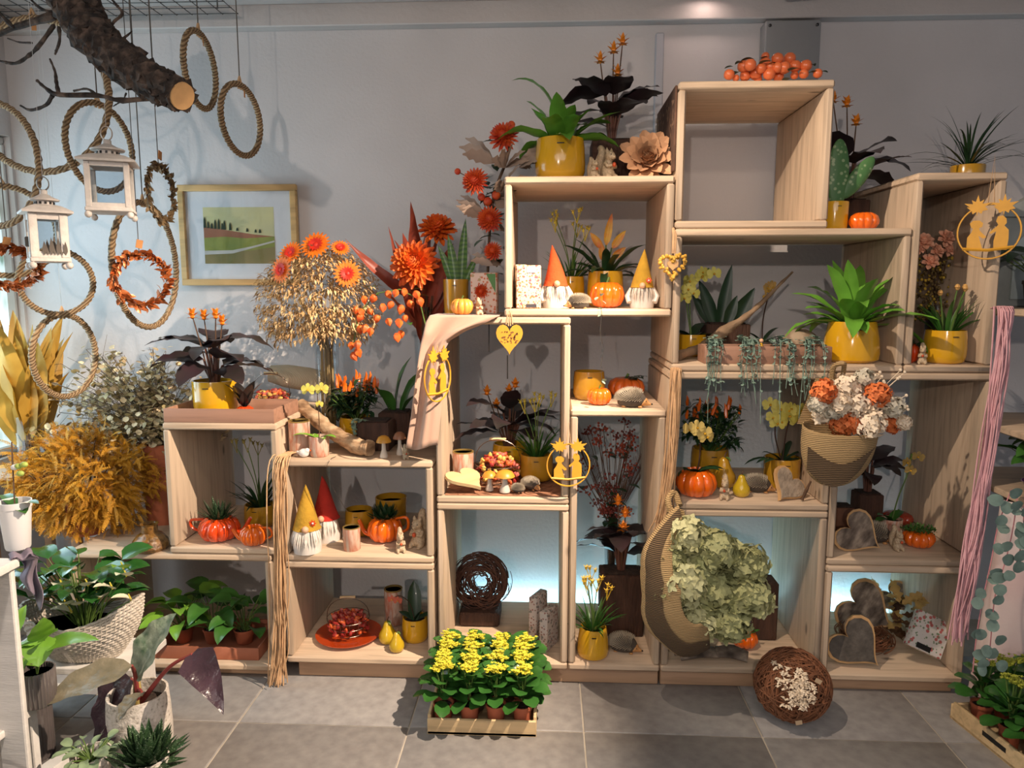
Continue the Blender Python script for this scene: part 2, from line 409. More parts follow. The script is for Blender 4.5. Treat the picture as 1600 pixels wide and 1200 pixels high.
for x0, x1, z1, lb in ((-1.82, -1.06, .03, 'dark pine plinth under the low left crate'), (-.96, -.42, .068, 'pine plinth board with knots under the red petal crate'), (-.40, .43, .066, 'pine plinth board behind the yellow flower tray'), (.437, 1.01, .066, 'pine plinth board beside the grapevine ball'), (1.03, 1.52, .05, 'pine plinth board at the far right under bark hearts')):
    tag(MB().box(((x0+x1)/2, FY+.27, z1/2), (x1-x0, .48, z1-.001), .003).build('plinth_board', wdk), lb, 'plinth')
led = T('led_strip', 'glowing cool white light strip on the floor behind the crates', 'light strip', (.6, 3.255, 0))
MB().box((0, 0, .014), (2.0, .03, .026), .003).build('channel', m_pale, led)
MB().box((0, 0, .030), (1.98, .02, .006)).build('diffuser', emis('led_glow', (170, 232, 255), 40), led)

# raised plank shelf of the neighbouring display at the right edge
m_white = M('white_lacquer', (224, 222, 220), .4, .03)
# ================================================================ shared materials
YEL = M('yellow_glaze', (214, 162, 30), .16, .07, 3, coat=.6)
OCH = M('ochre_glaze', (176, 132, 34), .2, .1, 3, coat=.5)
ORG = M('orange_glaze', (232, 104, 18), .15, .08, 5, coat=.6)
RED = M('red_orange_glaze', (216, 70, 20), .15, .08, 5, coat=.6)
SOIL = M('potting_soil', (52, 38, 30), .95, .4, 60, .8, 120)
BLK = M('black_print', (22, 20, 18), .5)
CAL = M('dark_calathea_leaf', (40, 40, 36), .42, .3, 10, rgb2=(58, 38, 44))
CALS = M('calathea_stalk', (104, 66, 52), .5, .25, 20)
CALF = M('orange_bract', (232, 140, 34), .5, .15, 40)
FERN = M('bright_fern_leaf', (86, 140, 44), .4, .25, 9, coat=.15)
GRN = M('mid_green_leaf', (58, 104, 40), .38, .25, 12, coat=.2)
DGR = M('deep_green_leaf', (34, 62, 34), .4, .3, 12, coat=.15)
LGR = M('light_green_leaf', (112, 158, 52), .38, .22, 12, coat=.2)
STEM = M('green_stalk', (86, 112, 48), .6, .2, 20)
BRN = M('brown_stalk', (92, 66, 46), .8, .3, 30)
DBRN = M('dark_bark_wood', (70, 46, 34), .8, .3, 14, .6, 40, stretch=(4, 4, .6))
TAN = M('tan_raffia', (196, 158, 118), .85, .18, 30)
WIRE = M('thin_metal_wire', (120, 110, 100), .35, .1, metal=1)
YFL = M('yellow_green_floret', (204, 188, 70), .6, .2, 40)
ORCH = M('yellow_orchid_petal', (216, 206, 96), .5, .12, 25)
PEP = M('orange_pepper', (226, 104, 24), .25, .2, 10, coat=.4)
TERRA = M('terracotta', (176, 98, 66), .8, .12, 14)
GLS = glass('clear_glass'); 
SNK = None
def snake_mat():
    t = NT('banded_sansevieria'); setp(t.b, .35)
    wv = t.n('ShaderNodeTexWave', bands_direction='Z'); wv.inputs['Scale'].default_value = 18; wv.inputs['Distortion'].default_value = 6; wv.inputs['Detail'].default_value = 3
    t.l(t.coord(), wv.inputs['Vector']); t.l(t.ramp(wv.outputs[0], [(.3, lin((60, 96, 46))), (.7, lin((88, 122, 56)))]), t.b.inputs['Base Color']); return t.m
SNK = snake_mat()
MOT = speckle('mottled_pink_glass', [(.38, (196, 182, 168)), (.5, (190, 128, 104)), (.62, (210, 180, 160))], 16, .25, .1, (2.2, 2.2, .55), detail=3)
CERM = M('beige_stoneware', (186, 164, 134), .45, .28, 22, .3, 30)
SPIN = M('hedgehog_grey', (76, 68, 60), .85, .3, 60)
FACE = M('hedgehog_face', (186, 136, 84), .6, .2, 20)
def star(mb, c, r, n=6, up=.5, mat=None, W=.4, prof='lance', az0=0):
    for k in range(n): mb.leaf(c, az0+2*pi*k/n, up, r, r*W, .4, prof, 3)
    return mb
# ---------------------------------------------------------------- pots
def pot(c, r, h, mat=YEL, style='round', soil=True, mark=True, name='pot', rim=None):
    P_ = {'round': [(.0001, 0), (.74, 0), (.9, .06), (.985, .22), (1, .45), (.97, .8), (.93, 1), (.86, 1), (.87, .8)],
          'cyl': [(.0001, 0), (.86, 0), (.93, .03), (.97, .3), (1, .98), (.99, 1), (.92, 1), (.9, .8)],
          'taper': [(.0001, 0), (.7, 0), (.74, .03), (.94, .86), (1, .87), (1, 1), (.93, 1), (.9, .82)],
          'bell': [(.0001, 0), (.8, 0), (.97, .08), (1, .25), (.95, .6), (.84, .97), (.82, 1), (.76, 1), (.78, .82)]}[style]
    MB().lathe([(a*r, b*h) for a, b in P_], 28).build(name, mat, c)
    sr = P_[-1][0]*r; sz = P_[-1][1]*h
    if soil: MB().lathe([(.0001, sz+.004), (sr*.6, sz+.006), (sr, sz)], 16).build('soil', SOIL, c)
    else: MB().lathe([(sr, sz), (sr*.94, h*.1), (.0001, h*.08)], 24).build('inside', mat, c)
    if mark:
        q = r*.985; mb = MB()
        for k in range(6):
            a = -pi/2+.05*(k-2.5)*.9; mb.box((q*math.cos(a)*1.0, q*math.sin(a)*1.0, h*.82), (r*.055, .003, h*.022), rz=a+pi/2)
        mb.build('maker_mark', BLK, c)
    return sz
def block(c, w_, h_, d_=None, mat=None, soil=True):
    d_ = d_ or w_
    MB().box((0, 0, h_/2), (w_, d_, h_), .004).build('wooden_block', mat or DBRN, c)
    if soil: MB().box((0, 0, h_+.003), (w_*.8, d_*.8, .006), .001).build('soil', SOIL, c)
    return h_
# ---------------------------------------------------------------- plants (every big leaf is its own part)
def stemto(c, a, b, r, mat, name='stalk', bow=.15):
    a, b = Vector(a), Vector(b); m = (a+b)/2; m.x, m.y = a.x+(b.x-a.x)*(.5-bow), a.y+(b.y-a.y)*(.5-bow)
    return MB().tube(bez([a, m, b], 4), [r]*8+[r*.7], 5).build(name, mat, c)
def calathea(c, z, h, spread, n=14, seed=1, flowers=(), mat=None, lw=.56):
    g_ = random.Random(seed); mat = mat or CAL
    for k in range(n):
        az = 2*pi*k/n+g_.uniform(-.3, .3); lev = g_.uniform(.28, .85); el = g_.uniform(.15, .75)*(.4+lev)
        rr = spread*g_.uniform(.10, .22)
        b = Vector((math.cos(az)*rr, math.sin(az)*rr, z+h*lev*.62))
        stemto(c, (math.cos(az)*.012, math.sin(az)*.012, z), b, .0042, CALS)
        L = spread*g_.uniform(.85, 1.12)
        MB().leaf(b, az, el, L, L*lw*g_.uniform(.85, 1.1), g_.uniform(.5, 1.15), 'ovate', 9, .12, .05, g_.uniform(2, 4), g_.uniform(-.3, .3), g_.uniform(0, 6), 4).build('leaf', mat, c)
    for fx, fy, fh in flowers:
        stemto(c, (fx*.2, fy*.2, z), (fx, fy, z+fh), .0026, BRN, 'flower_stalk', .05)
        mb = MB(); q = (fx, fy, z+fh)
        for lv, (n_, el, r_) in enumerate(((4, 1.25, .036), (5, .8, .034), (5, .35, .026))):
            for j in range(n_): mb.leaf((fx, fy, z+fh-.006*lv), j*2*pi/n_+lv, el, r_, .017, .35, 'lance', 3, .2)
        mb.ball(q, (.009, .009, .014), 6, 5).build('flower', CALF, c)
def nestfern(c, z, h, n=18, seed=1, W=.06, mat=None, el=(.25, 1.35), droop=(.6, 1.5), ls=(.7, 1.1)):
    g_ = random.Random(seed)
    for k in range(n):
        t = k/n; az = k*2.399+g_.uniform(-.3, .3); e = el[0]+(el[1]-el[0])*t
        L = h*g_.uniform(*ls)
        MB().leaf((math.cos(az)*.015, math.sin(az)*.015, z), az, e, L, W*g_.uniform(.8, 1.15), g_.uniform(*droop)*(.7+.5*(1-t)), 'strap', 11, .28, .06, g_.uniform(2, 4), g_.uniform(-.3, .3), g_.uniform(0, 6), 4).build('leaf', mat or FERN, c)
def bladeplant(c, z, h, n=26, seed=1, W=.012, mat=None, spread=1.0, droop=1.2):
    g_ = random.Random(seed); mb = MB()
    for k in range(n):
        az = g_.uniform(0, 2*pi); e = g_.uniform(.75, 1.45)
        mb.leaf((math.cos(az)*.018, math.sin(az)*.018, z), az, e, h*g_.uniform(.6, 1.05), W*g_.uniform(.8, 1.3), g_.uniform(.1, droop)*spread, 'blade', 6, .4)
    mb.build('blades', mat or GRN, c)
def pawstems(c, z, h, n=4, seed=1, fm=None, sp=.06, r=.002, head=1.0):
    g_ = random.Random(seed+50)
    for k in range(n):
        az = 2*pi*k/n+g_.uniform(-.5, .5); top = Vector((math.cos(az)*sp*g_.uniform(.4, 1.1), math.sin(az)*sp*.6, z+h*g_.uniform(.75, 1.05)))
        s = stemto(c, (0, 0, z), top, r, STEM, 'flower_stalk', .2); mb = MB()
        for j in range(3):
            a2 = az+(j-1)*1.5; tp = top+Vector((math.cos(a2)*.018, math.sin(a2)*.012, .02+.006*j))*head
            mb.tube([top-Vector((0, 0, .02)), tp], .0016, 4)
            for q in range(5):
                a3 = q*1.26; mb.leaf(tp, a3, .9, .019*head, .007*head, .3, 'lance', 3, .3)
            mb.ball(tp, .0055*head, 6, 4)
        mb.build('flower', fm or YFL, c)
def chili(c, z, h, w_, seed=1, npep=16, mat=None):
    g_ = random.Random(seed); mb = MB(); st = MB()
    for k in range(38):
        az = g_.uniform(0, 2*pi); r_ = w_*.5*math.sqrt(g_.random()); tip = Vector((math.cos(az)*r_, math.sin(az)*r_, z+h*g_.uniform(.35, .9)*(1-.3*(r_/(w_*.5))**2)))
        st.tube([(0, 0, z), tip*.5+Vector((0, 0, z*.5)), tip], .002, 4)
        for j in range(8):
            q = Vector((tip.x*g_.uniform(.6, 1.05), tip.y*g_.uniform(.6, 1.05), z+(tip.z-z)*g_.uniform(.55, 1.1)))
            mb.leaf(q, g_.uniform(0, 6.28), g_.uniform(-.3, .7), g_.uniform(.04, .065), .021, .9, 'lance', 4, .2)
    st.build('twigs', STEM, c); mb.build('foliage', mat or DGR, c, kind='stuff')
    for k in range(npep):
        az = 2*pi*k/npep*1.618; r_ = w_*.46*math.sqrt(g_.random()); L = g_.uniform(.04, .065); l_ = Vector((g_.uniform(-.35, .35), g_.uniform(-.35, .35), 1)).normalized()
        b = Vector((math.cos(az)*r_, math.sin(az)*r_, z+h*g_.uniform(.52, .74)))
        MB().tube([b, b+l_*L*.3, b+l_*L*.7+Vector((.003, 0, 0)), b+l_*L], [.0055, .0075, .0055, .0008], 7).build('pepper', PEP, c)
def orchid_flower(c, p, s, az, mat=None, lip=None, face=-pi/2):
    """a flower facing direction face (azimuth)"""
    mb = MB(); 
    for k, (a, L, W) in enumerate(((90, 1, .62), (210, 1, .6), (330, 1, .6), (160, 1.05, .95), (20, 1.05, .95))):
        aa = R(a)+az; st = len(mb.v)
        mb.leaf((0, 0, 0), 0, .15, L*s, W*s, .35, 'petal', 5, .1)
        # leaf lies along +x with normal z : turn so that normal points to -y
        mb.xf(Matrix.Rotation(face+pi/2, 4, 'Z') @ Matrix.Rotation(pi/2, 4, 'X') @ Matrix.Rotation(aa, 4, 'Z'), st)
    mb.xf(Matrix.Translation(p)); f_ = mb.build('flower', mat or ORCH, c)
    MB().ball(Vector(p)+Vector((math.cos(face), math.sin(face), -.12))*s*.22, (s*.18, s*.2, s*.16), 7, 5).build('lip', lip or YEL, f_)
def orchid(c, z, h, seed=1, leaves=5, LL=.13, LW=.05, stems=(((0, 0), 1, ()),), mat=None, fm=None, fs=.026, lip=None, lm=None):
    """stems: list of list of (x, y, z) points relative to soil with flower count"""
    g_ = random.Random(seed)
    for k in range(leaves):
        az = pi*k+g_.uniform(-.6, .6)+(.5 if k > 1 else 0)
        MB().leaf((0, 0, z), az, g_.uniform(.35, .9), LL*g_.uniform(.7, 1.1), LW, g_.uniform(.5, 1.1), 'strap', 7, .3, cross=4).build('leaf', lm or DGR, c)
    for pts, nf in stems:
        path = bez([(0, 0, z)]+[(x, y, z+q) for x, y, q in pts], 6)
        MB().tube(path, [.0028]*(len(path)-1)+[.0015], 5).build('flower_stalk', DBRN if seed % 2 else STEM, c)
        m = len(path)
        for k in range(nf):
            p = path[m-1-int(k*(m*.45)/max(1, nf))]+Vector((g_.uniform(-1, 1)*fs*.9, -fs*.5, g_.uniform(-.5, .5)*fs))
            orchid_flower(c, p, fs*g_.uniform(.85, 1.1), g_.uniform(-.3, .3), fm, lip, -pi/2+g_.uniform(-.5, .5))
        for k in range(2): MB().ball(path[-1-k]+Vector((0, 0, .004)), (.005, .005, .008), 6, 5).build('bud', STEM, c)
def snake(c, z, blades, mat=None):
    """blades: (x, y, height, width, azimuth, lean)"""
    for x, y, L, W, az, ln in blades:
        MB().leaf((x, y, z), az, pi/2-ln, L, W, ln*.4+.05, 'blade', 8, .35, .02, 2, pi/2, 0, 4).build('leaf', mat or SNK, c)
def rosette(c, z, r, n=24, seed=1, mat=None, W=.02, el=(.25, 1.4), prof='spike', fold=.45, droop=-.25):
    g_ = random.Random(seed); me = {}
    for k in range(n):
        t = k/n; az = k*2.399; e = el[0]+(el[1]-el[0])*t; L = r*g_.uniform(.85, 1.1)
        mb = MB().leaf((math.cos(az)*r*.08, math.sin(az)*r*.08, z), az, e, L, W, droop, prof, 5, fold)
        mb.leaf((math.cos(az)*r*.08, math.sin(az)*r*.08, z-W*.12), az, e-.04, L, W*.95, droop, prof, 5, -.1)
        mb.build('leaf', mat or SUCC, c)
def succ_mat():
    t = NT('striped_haworthia'); setp(t.b, .45)
    vo = t.n('ShaderNodeTexVoronoi'); vo.inputs['Scale'].default_value = 150; t.l(t.coord(scale=(1, 1, 2)), vo.inputs['Vector'])
    t.l(t.ramp(vo.outputs['Distance'], [(.16, lin((150, 170, 140))), (.3, lin((46, 72, 42)))]), t.b.inputs['Base Color']); return t.m
SUCC = succ_mat()
def pothos(c, z, h, w_, n=12, seed=1, mat=None, s=.075, prof='heart', name='leaf', d=.8, depth=1.0):
    g_ = random.Random(seed)
    for k in range(n):
        az = 2*pi*k/n*1.0+g_.uniform(-.3, .3); r_ = w_*.5*g_.uniform(.25, .95)
        b = Vector((math.cos(az)*r_, math.sin(az)*r_*depth, z+h*g_.uniform(.3, 1)))
        stemto(c, (b.x*.15, b.y*.15, z), b, .0022, STEM)
        L = s*g_.uniform(.8, 1.25); MB().leaf(b, az+g_.uniform(-.5, .5), g_.uniform(.0, .6), L, L*.72, g_.uniform(.6, 1.4)*d, prof, 7, .3, .02, 2, g_.uniform(-.4, .4), 0, 4).build(name, mat or GRN, c)
def vine(parent, pts, n, s, mat, smat=None, seed=1, name='vine', r=.0012, pair=True, kind=None):
    g_ = random.Random(seed); path = bez(pts, 6); mb = MB()
    mb.tube(path, r, 4)
    m = len(path)-1
    for k in range(n):
        p = path[int((k+.5)/n*m)]
        for sgn in ((1, -1) if pair else (1,)):
            az = g_.uniform(0, 6.28); mb.leaf(p, az, g_.uniform(-.8, .6), s*g_.uniform(.7, 1.2), s*g_.uniform(.8, 1.05), .4, 'round', 4, .1)
    return mb.build(name, mat, parent, kind=kind)
def leafto(c, a, b, W, mat, prof='ovate', dr=.3, roll=0, n=10, fold=.2, wave=.03, name='leaf', bend=0):
    a, b = Vector(a), Vector(b); d = b-a
    return MB().leaf(a, math.atan2(d.y, d.x)-bend*.45, math.asin(max(-1, min(1, d.z/d.length)))+dr*.42, d.length*(1+.05*dr*dr), W, dr, prof, n, fold, wave, 3, roll, 1, 4, bend).build(name, mat, c)
# ---------------------------------------------------------------- figures and small ware
def sq_mesh():
    mb = MB(); mb.ball((0, .02, .30), (.19, .2, .29)); mb.ball((0, -.02, .18), (.22, .22, .18)); mb.ball((0, -.09, .69), (.155, .17, .15)); mb.ball((0, -.22, .65), (.08, .1, .075))
    mb.ball((0, -.02, .52), (.12, .13, .14))
    for s in (-1, 1):
        mb.lathe([(.055, 0), (.05, .06), (.005, .15)], 8, (s*.09, -.05, .8)); mb.tube([(s*.15, -.04, .5), (s*.17, -.16, .38), (s*.06, -.25, .42)], [.06, .055, .045], 8)
        mb.ball((s*.14, -.12, .1), (.09, .17, .1)); mb.ball((s*.13, -.24, .05), (.065, .1, .05))
    mb.tube(bez([(0, .14, .08), (0, .32, .2), (0, .36, .5), (0, .24, .78), (0, .3, .98), (0, .42, .95)], 4), [.05, .08, .1, .12, .13, .14, .14, .145, .15, .15, .145, .14, .13, .12, .11, .10, .09, .075, .06, .05, .03], 10)
    return fuse(mb, 'squirrel_body', CERM, .022, 3)
SQM = sq_mesh()
NUT = M('painted_nut', (190, 78, 40), .4)
nutm = MB().ball((0, 0, 0), (.06, .06, .07), 8, 6).mesh('nut', NUT); eyem = MB().ball((0, 0, 0), .018, 6, 5).mesh('eye', BLK)
def squirrel(label, loc, h, rz=0, mat=None):
    c = T('squirrel_figurine', label, 'figurine', loc, rz, 'ceramic squirrels', h)
    b_ = obj('body', SQM, c)
    obj('nut', nutm, c, (0, -.27, .43))
    for s in (-1, 1): obj('eye', eyem, c, (s*.085, -.225, .72))
    return c
def hh_meshes():
    mb = MB(); mb.ball((0, 0, .27), (.46, .34, .29), 18, 10); mb.ball((-.05, 0, .12), (.4, .3, .12)); mb.ball((.30, 0, .22), (.2, .2, .17))
    coat = fuse(mb, 'spine_coat', SPIN, .035, 2)
    sp = MB(); g_ = random.Random(3)
    for k in range(430):
        u = (k+.5)/430; th = k*2.39996; z = 1-u*1.15; r_ = math.sqrt(max(0, 1-z*z)); d = Vector((r_*math.cos(th), r_*math.sin(th), z))
        if d.x > .72: continue
        p = Vector((d.x*.455, d.y*.335, .27+d.z*.285)); n_ = Vector((d.x/.46-.9, d.y/.34, d.z/.29+.2)).normalized()
        if p.z < .06: continue
        t1 = n_.cross(Vector((0, 0, 1))).normalized(); t2 = n_.cross(t1); w_ = .021
        sp.add([p+t1*w_, p-t1*w_*.5+t2*w_*.87, p-t1*w_*.5-t2*w_*.87, p+n_*.11], [(0, 1, 3), (1, 2, 3), (2, 0, 3)])
    spm = sp.mesh('spines', M('spine_tip', (172, 160, 140), .8, .3, 90), False)
    fc = MB(); fc.ball((.36, 0, .19), (.17, .17, .15), 12, 8); fc.tube([(.42, 0, .17), (.55, 0, .12), (.62, 0, .11)], [.12, .06, .035], 10)
    for s in (-1, 1): fc.ball((.36, s*.14, .3), (.03, .045, .05), 8, 6)
    fcm = fuse(fc, 'face', FACE, .018, 2)
    ft = MB().ball((0, 0, 0), (.07, .05, .035), 8, 6).mesh('foot', FACE); ns = MB().ball((0, 0, 0), .028, 8, 6).mesh('nose', BLK)
    return coat, spm, fcm, ft, ns
HH = hh_meshes()
heym = MB().ball((0, 0, 0), .02, 6, 5).mesh('eye', BLK)
def hedgehog(label, loc, L, rz=0, light=False):
    c = T('hedgehog_figurine', label, 'figurine', loc, rz, 'hedgehog figurines', L)
    a = obj('spine_coat', HH[0], c); obj('spines', HH[1], a); f_ = obj('face', HH[2], c); obj('nose', HH[4], f_, (.64, 0, .115))
    for s in (-1, 1):
        obj('eye', heym, f_, (.47, s*.105, .21))
        obj('foot', HH[3], c, (.3, s*.15, .035)); obj('foot', HH[3], c, (-.2, s*.18, .035))
    return c
def pumpkin(c, r, h, mat=ORG, ribs=10, open_=False, stem=True, name='body'):
    def mod(a, z): return 1-.075*abs(math.sin(a*ribs/2))**.35*-1-.09*(1-abs(math.sin(a*ribs/2))**.5)
    pr = [(.0001, .03*h), (.45*r, 0), (.8*r, .12*h), (.98*r, .36*h), (r, .55*h), (.88*r, .82*h), (.6*r, .98*h)]
    pr += [(.55*r, 1.0*h), (.5*r, .9*h), (.45*r, .6*h)] if open_ else [(.3*r, 1.0*h), (.1*r, .93*h), (.0001, .92*h)]
    MB().lathe(pr, 60, mod=mod).build(name, mat, c, angle=60)
    if stem and not open_: MB().tube([(0, 0, .9*h), (.02*r, 0, 1.05*h), (.12*r, 0, 1.2*h)], [.1*r, .07*r, .08*r], 8).build('stem', STEM if stem is True else stem, c)
    if open_: MB().lathe([(.0001, .8*h), (.48*r, .8*h)], 16).build('soil', SOIL, c)
    return .82*h
def spout(c, pts, rs, mat, name='spout'): MB().tube(bez(pts, 4), [rs[0]+(rs[1]-rs[0])*i/(4*(len(pts)-1)) for i in range(4*(len(pts)-1)+1)], 10).build(name, mat, c)
def pear(label, loc, h, rz=0, mat=None, leafm=True, group='ceramic pears'):
    c = T('pear', label, 'pear', loc, rz, group)
    MB().lathe([(a*h, b*h) for a, b in ((.0001, .01), (.2, 0), (.32, .1), (.36, .25), (.33, .42), (.22, .6), (.16, .75), (.13, .86), (.06, .92), (.0001, .9))], 20).build('fruit', mat or M('pear_glaze', (196, 164, 36), .2, .15, 8, coat=.5), c)
    MB().tube([(0, 0, .88*h), (.02*h, 0, 1.0*h), (.06*h, 0, 1.08*h)], .022*h, 6).build('stem', BRN, c)
    if leafm: MB().leaf((0, 0, .92*h), -.8, .2, .26*h, .13*h, 1.2, 'ovate', 4).build('leaf', STEM, c)
    return c
def mushroom(label, loc, h, r, mat, sm=None):
    c = T('mushroom_figurine', label, 'figurine', loc, 0, 'ceramic mushrooms')
    MB().lathe([(.0001, 0), (.52*r, 0), (.56*r, .08*h), (.3*r, .35*h), (.24*r, .7*h), (.2*r, .8*h)], 14).build('stalk', sm or M('mushroom_stalk', (206, 196, 182), .5), c)
    MB().lathe([(.2*r, .74*h), (.7*r, .72*h), (r, .7*h), (.96*r, .76*h), (.7*r, .92*h), (.35*r, .99*h), (.0001, 1.0*h)], 18).build('cap', mat, c); return c
PET = [M('petal_red', (150, 40, 34), .6, .3, 30), M('petal_orange', (206, 96, 44), .6, .3, 30), M('petal_pink', (186, 96, 84), .6, .3, 30), M('petal_yellow', (214, 170, 84), .6, .3, 30)]
def petalbasket(label, loc, r, h, hh, seed=1, rz=0, tint=(0, 1, 2, 3), heap=.35):
    c = T('petal_basket', label, 'basket', loc, rz, 'wire baskets of dried petals'); g_ = random.Random(seed); wf = MB()
    for t in (.05, .5, 1): q = r*(.78+.22*t); wf.tube([(q*math.cos(a*pi/12), q*math.sin(a*pi/12), h*t+.002) for a in range(24)], .0014, 4, True)
    for k in range(14): a = k*2*pi/14; wf.tube([(.78*r*math.cos(a), .78*r*math.sin(a), .003), (r*math.cos(a), r*math.sin(a), h)], .001, 4)
    wf.build('wire_basket', WIRE, c)
    hp = [(r*math.cos(a), -.01*math.sin(a), h+hh*math.sin(a)**.8) for a in [pi*k/14 for k in range(15)]]
    MB().tube(hp, .0016, 5).build('handle', WIRE, c)
    MB().tube([(-r*.36, 0, h+hh*.985), (r*.36, 0, h+hh*.985)], .0065, 8).build('grip', wood('grip_wood', (214, 182, 136), 0, knots=False), c)
    for i in range(4):
        mb = MB()
        for k in range(46):
            a = g_.uniform(0, 6.28); q = r*.93*math.sqrt(g_.random()); z = g_.random()
            z = h*(.1+.9*z)*1.0 if q > r*.7 else h*g_.uniform(.6, 1)+h*heap*(1-(q/r)**2)
            s = g_.uniform(.008, .014); mb.ball((q*math.cos(a), q*math.sin(a), z), (s, s*.75, s*.5), 6, 4, Euler((g_.uniform(0, 3), g_.uniform(0, 3), 0)).to_matrix())
        mb.build('petals', PET[tint[i]], c, kind='stuff')
    return c
def mvase(label, loc, r, h, rz=0, soil=False):
    c = T('mottled_vase', label, 'vase', loc, rz, 'mottled pink glass vases')
    MB().lathe([(.0001, 0), (.92*r, 0), (r, .03*h), (r, .97*h), (.97*r, h), (.9*r, h), (.9*r, .08*h), (.0001, .07*h)], 28).build('body', MOT, c)
    MB().lathe([(.985*r, .955*h), (1.015*r, .975*h), (1.0*r, 1.005*h), (.88*r, 1.005*h), (.88*r, .955*h)], 28).build('rim', M('gilt_rim', (176, 148, 84), .35, .1, metal=.6), c); return c
def gnome(label, loc, h, hat, rz=0, lean=.06, furry=True, flower=False, seed=1):
    c = T('gnome_figurine', label, 'gnome', loc, rz, 'bearded gnomes'); g_ = random.Random(seed)
    w_ = .21*h
    MB().lathe([(.0001, 0), (w_*.95, .0), (w_*1.0, .1*h), (w_*.8, .3*h), (w_*.5, .42*h), (.0001, .44*h)], 18).build('body', M('gnome_felt', (206, 200, 192), .95), c)
    mb = MB(); pr = []
    for i in range(9):
        t = i/8; pr.append((w_*(.92*(1-t)**.9+.02), .36*h+t*.64*h))
    mb.lathe([(w_*.7, .38*h), (w_*1.0, .35*h)]+pr, 18)
    mb.v = [(x+lean*h*max(0, (z/h-.36)/.64)**2, y+.02*h*math.sin(z/h*9), z) for x, y, z in mb.v]
    mb.build('hat', hat, c)
    MB().ball((0, -w_*.95, .385*h), .052*h, 10, 7).build('nose', M('gnome_nose', (224, 178, 142), .6), c)
    bd = MB(); n = 70 if furry else 40
    for k in range(n):
        a = -pi/2+g_.uniform(-1.25, 1.25); L = (.36*h if furry else .34*h)*g_.uniform(.75, 1.02)*(1-.25*abs(a+pi/2)/1.25)
        bd.leaf((math.cos(a)*w_*.8, math.sin(a)*w_*.85, .385*h), a, -.9+g_.uniform(-.15, .1), L*.96, .02*h, .55, 'lance', 5, .3, roll=g_.uniform(-.4, .4), curlp=.6)
    bd.build('beard', M('beard_white', (222, 214, 204), .95, .12, 60) if furry else M('beard_stone', (206, 194, 180), .8, .1, 40), c)
    if not furry:
        for s in (-1, 1): a_ = MB().tube([(s*w_*.8, -.02*h, .33*h), (s*w_*1.15, -.05*h, .2*h), (s*w_*1.0, -.10*h, .1*h)], [.05*h, .055*h, .05*h], 8).build('arm', M('gnome_sleeve', (226, 220, 212), .8), c)
    if flower:
        mb = star(MB(), (0, 0, 0), .06*h, 7, .2, W=.5); mb.xf(Matrix.Translation((w_*.5, -w_*.85, .47*h)) @ Matrix.Rotation(pi/2, 4, 'X')); f_ = mb.build('felt_flower', RED, c)
        MB().ball((w_*.5, -w_*.88, .47*h), .016*h, 6, 5).build('flower_centre', m_white, f_)
    return c
def heart_outline(s, n=28):
    o = []
    for k in range(n):
        t = 2*pi*k/n; o.append((s*16*math.sin(t)**3/32, s*(13*math.cos(t)-5*math.cos(2*t)-2*math.cos(3*t)-math.cos(4*t))/32))
    return o
BARK = speckle('flaky_bark', [(.3, (58, 48, 40)), (.5, (116, 102, 90)), (.66, (168, 152, 134))], 14, .9, .9, (1, 1, 2.4))
CUT = M('cut_wood', (196, 154, 104), .75, .15, 25)
def barkheart(label, loc, s, rot, face=None, group='bark hearts'):
    c = T('bark_heart', label, 'heart', loc, 0, group); c.rotation_euler = rot
    MB().prism(heart_outline(s), s*.10).build('wood_slab', CUT, c, angle=30)
    mb = MB().prism([(x*.9, z*.9) for x, z in heart_outline(s)], s*.03, (0, -s*.06, 0)); mb.build('bark_face', face or BARK, c, angle=30)
    return c
# ================================================================ hanging display, upper left
ROPE = weave('twisted_rope', (176, 148, 112), (112, 88, 62), 34, .9, (0, .7, .7))
CORD = M('grey_cord', (96, 88, 80), .8)
TAGM = M('kraft_tag', (198, 138, 84), .8, .1)
LINE = M('nylon_line', (214, 214, 212), .4)
def ppath(pts, Y, Y2=None, n=5):
    m = len(pts)-1; return bez([at(x, y, Y+(0 if Y2 is None else (Y2-Y)*i/m)) for i, (x, y) in enumerate(pts)], n)
# ceiling wire grid
q0, q1 = onz(372, 22, 2.63), onz(60, 24, 2.63)
gx0, gx1, gy0, gy1 = q1.x-.25, q0.x, 2.15, q0.y
mb = MB(); n1 = int((gx1-gx0)/.065); n2 = int((gy1-gy0)/.065)
for i in range(n1+1): x = gx1-.065*i; mb.tube([(x, gy0, 2.63), (x, gy1, 2.63)], .0022, 4)
for j in range(n2+1): y = gy1-.065*j; mb.tube([(gx0, y, 2.633), (gx1, y, 2.633)], .0022, 4)
wg = T('wire_grid', 'dark wire mesh panel hung flat below the ceiling', 'wire grid', (0, 0, 0))
mb.build('mesh', M('dark_wire', (84, 80, 78), .5, .1, metal=.6), wg)
for x, y in ((gx0+.06, gy0+.1), (gx1-.06, gy0+.1), (gx1-.06, gy1-.06), (gx0+.06, gy1-.06)): MB().tube([(x, y, 2.63), (x, y, ZC)], .003, 5).build('hanger', CORD, wg)
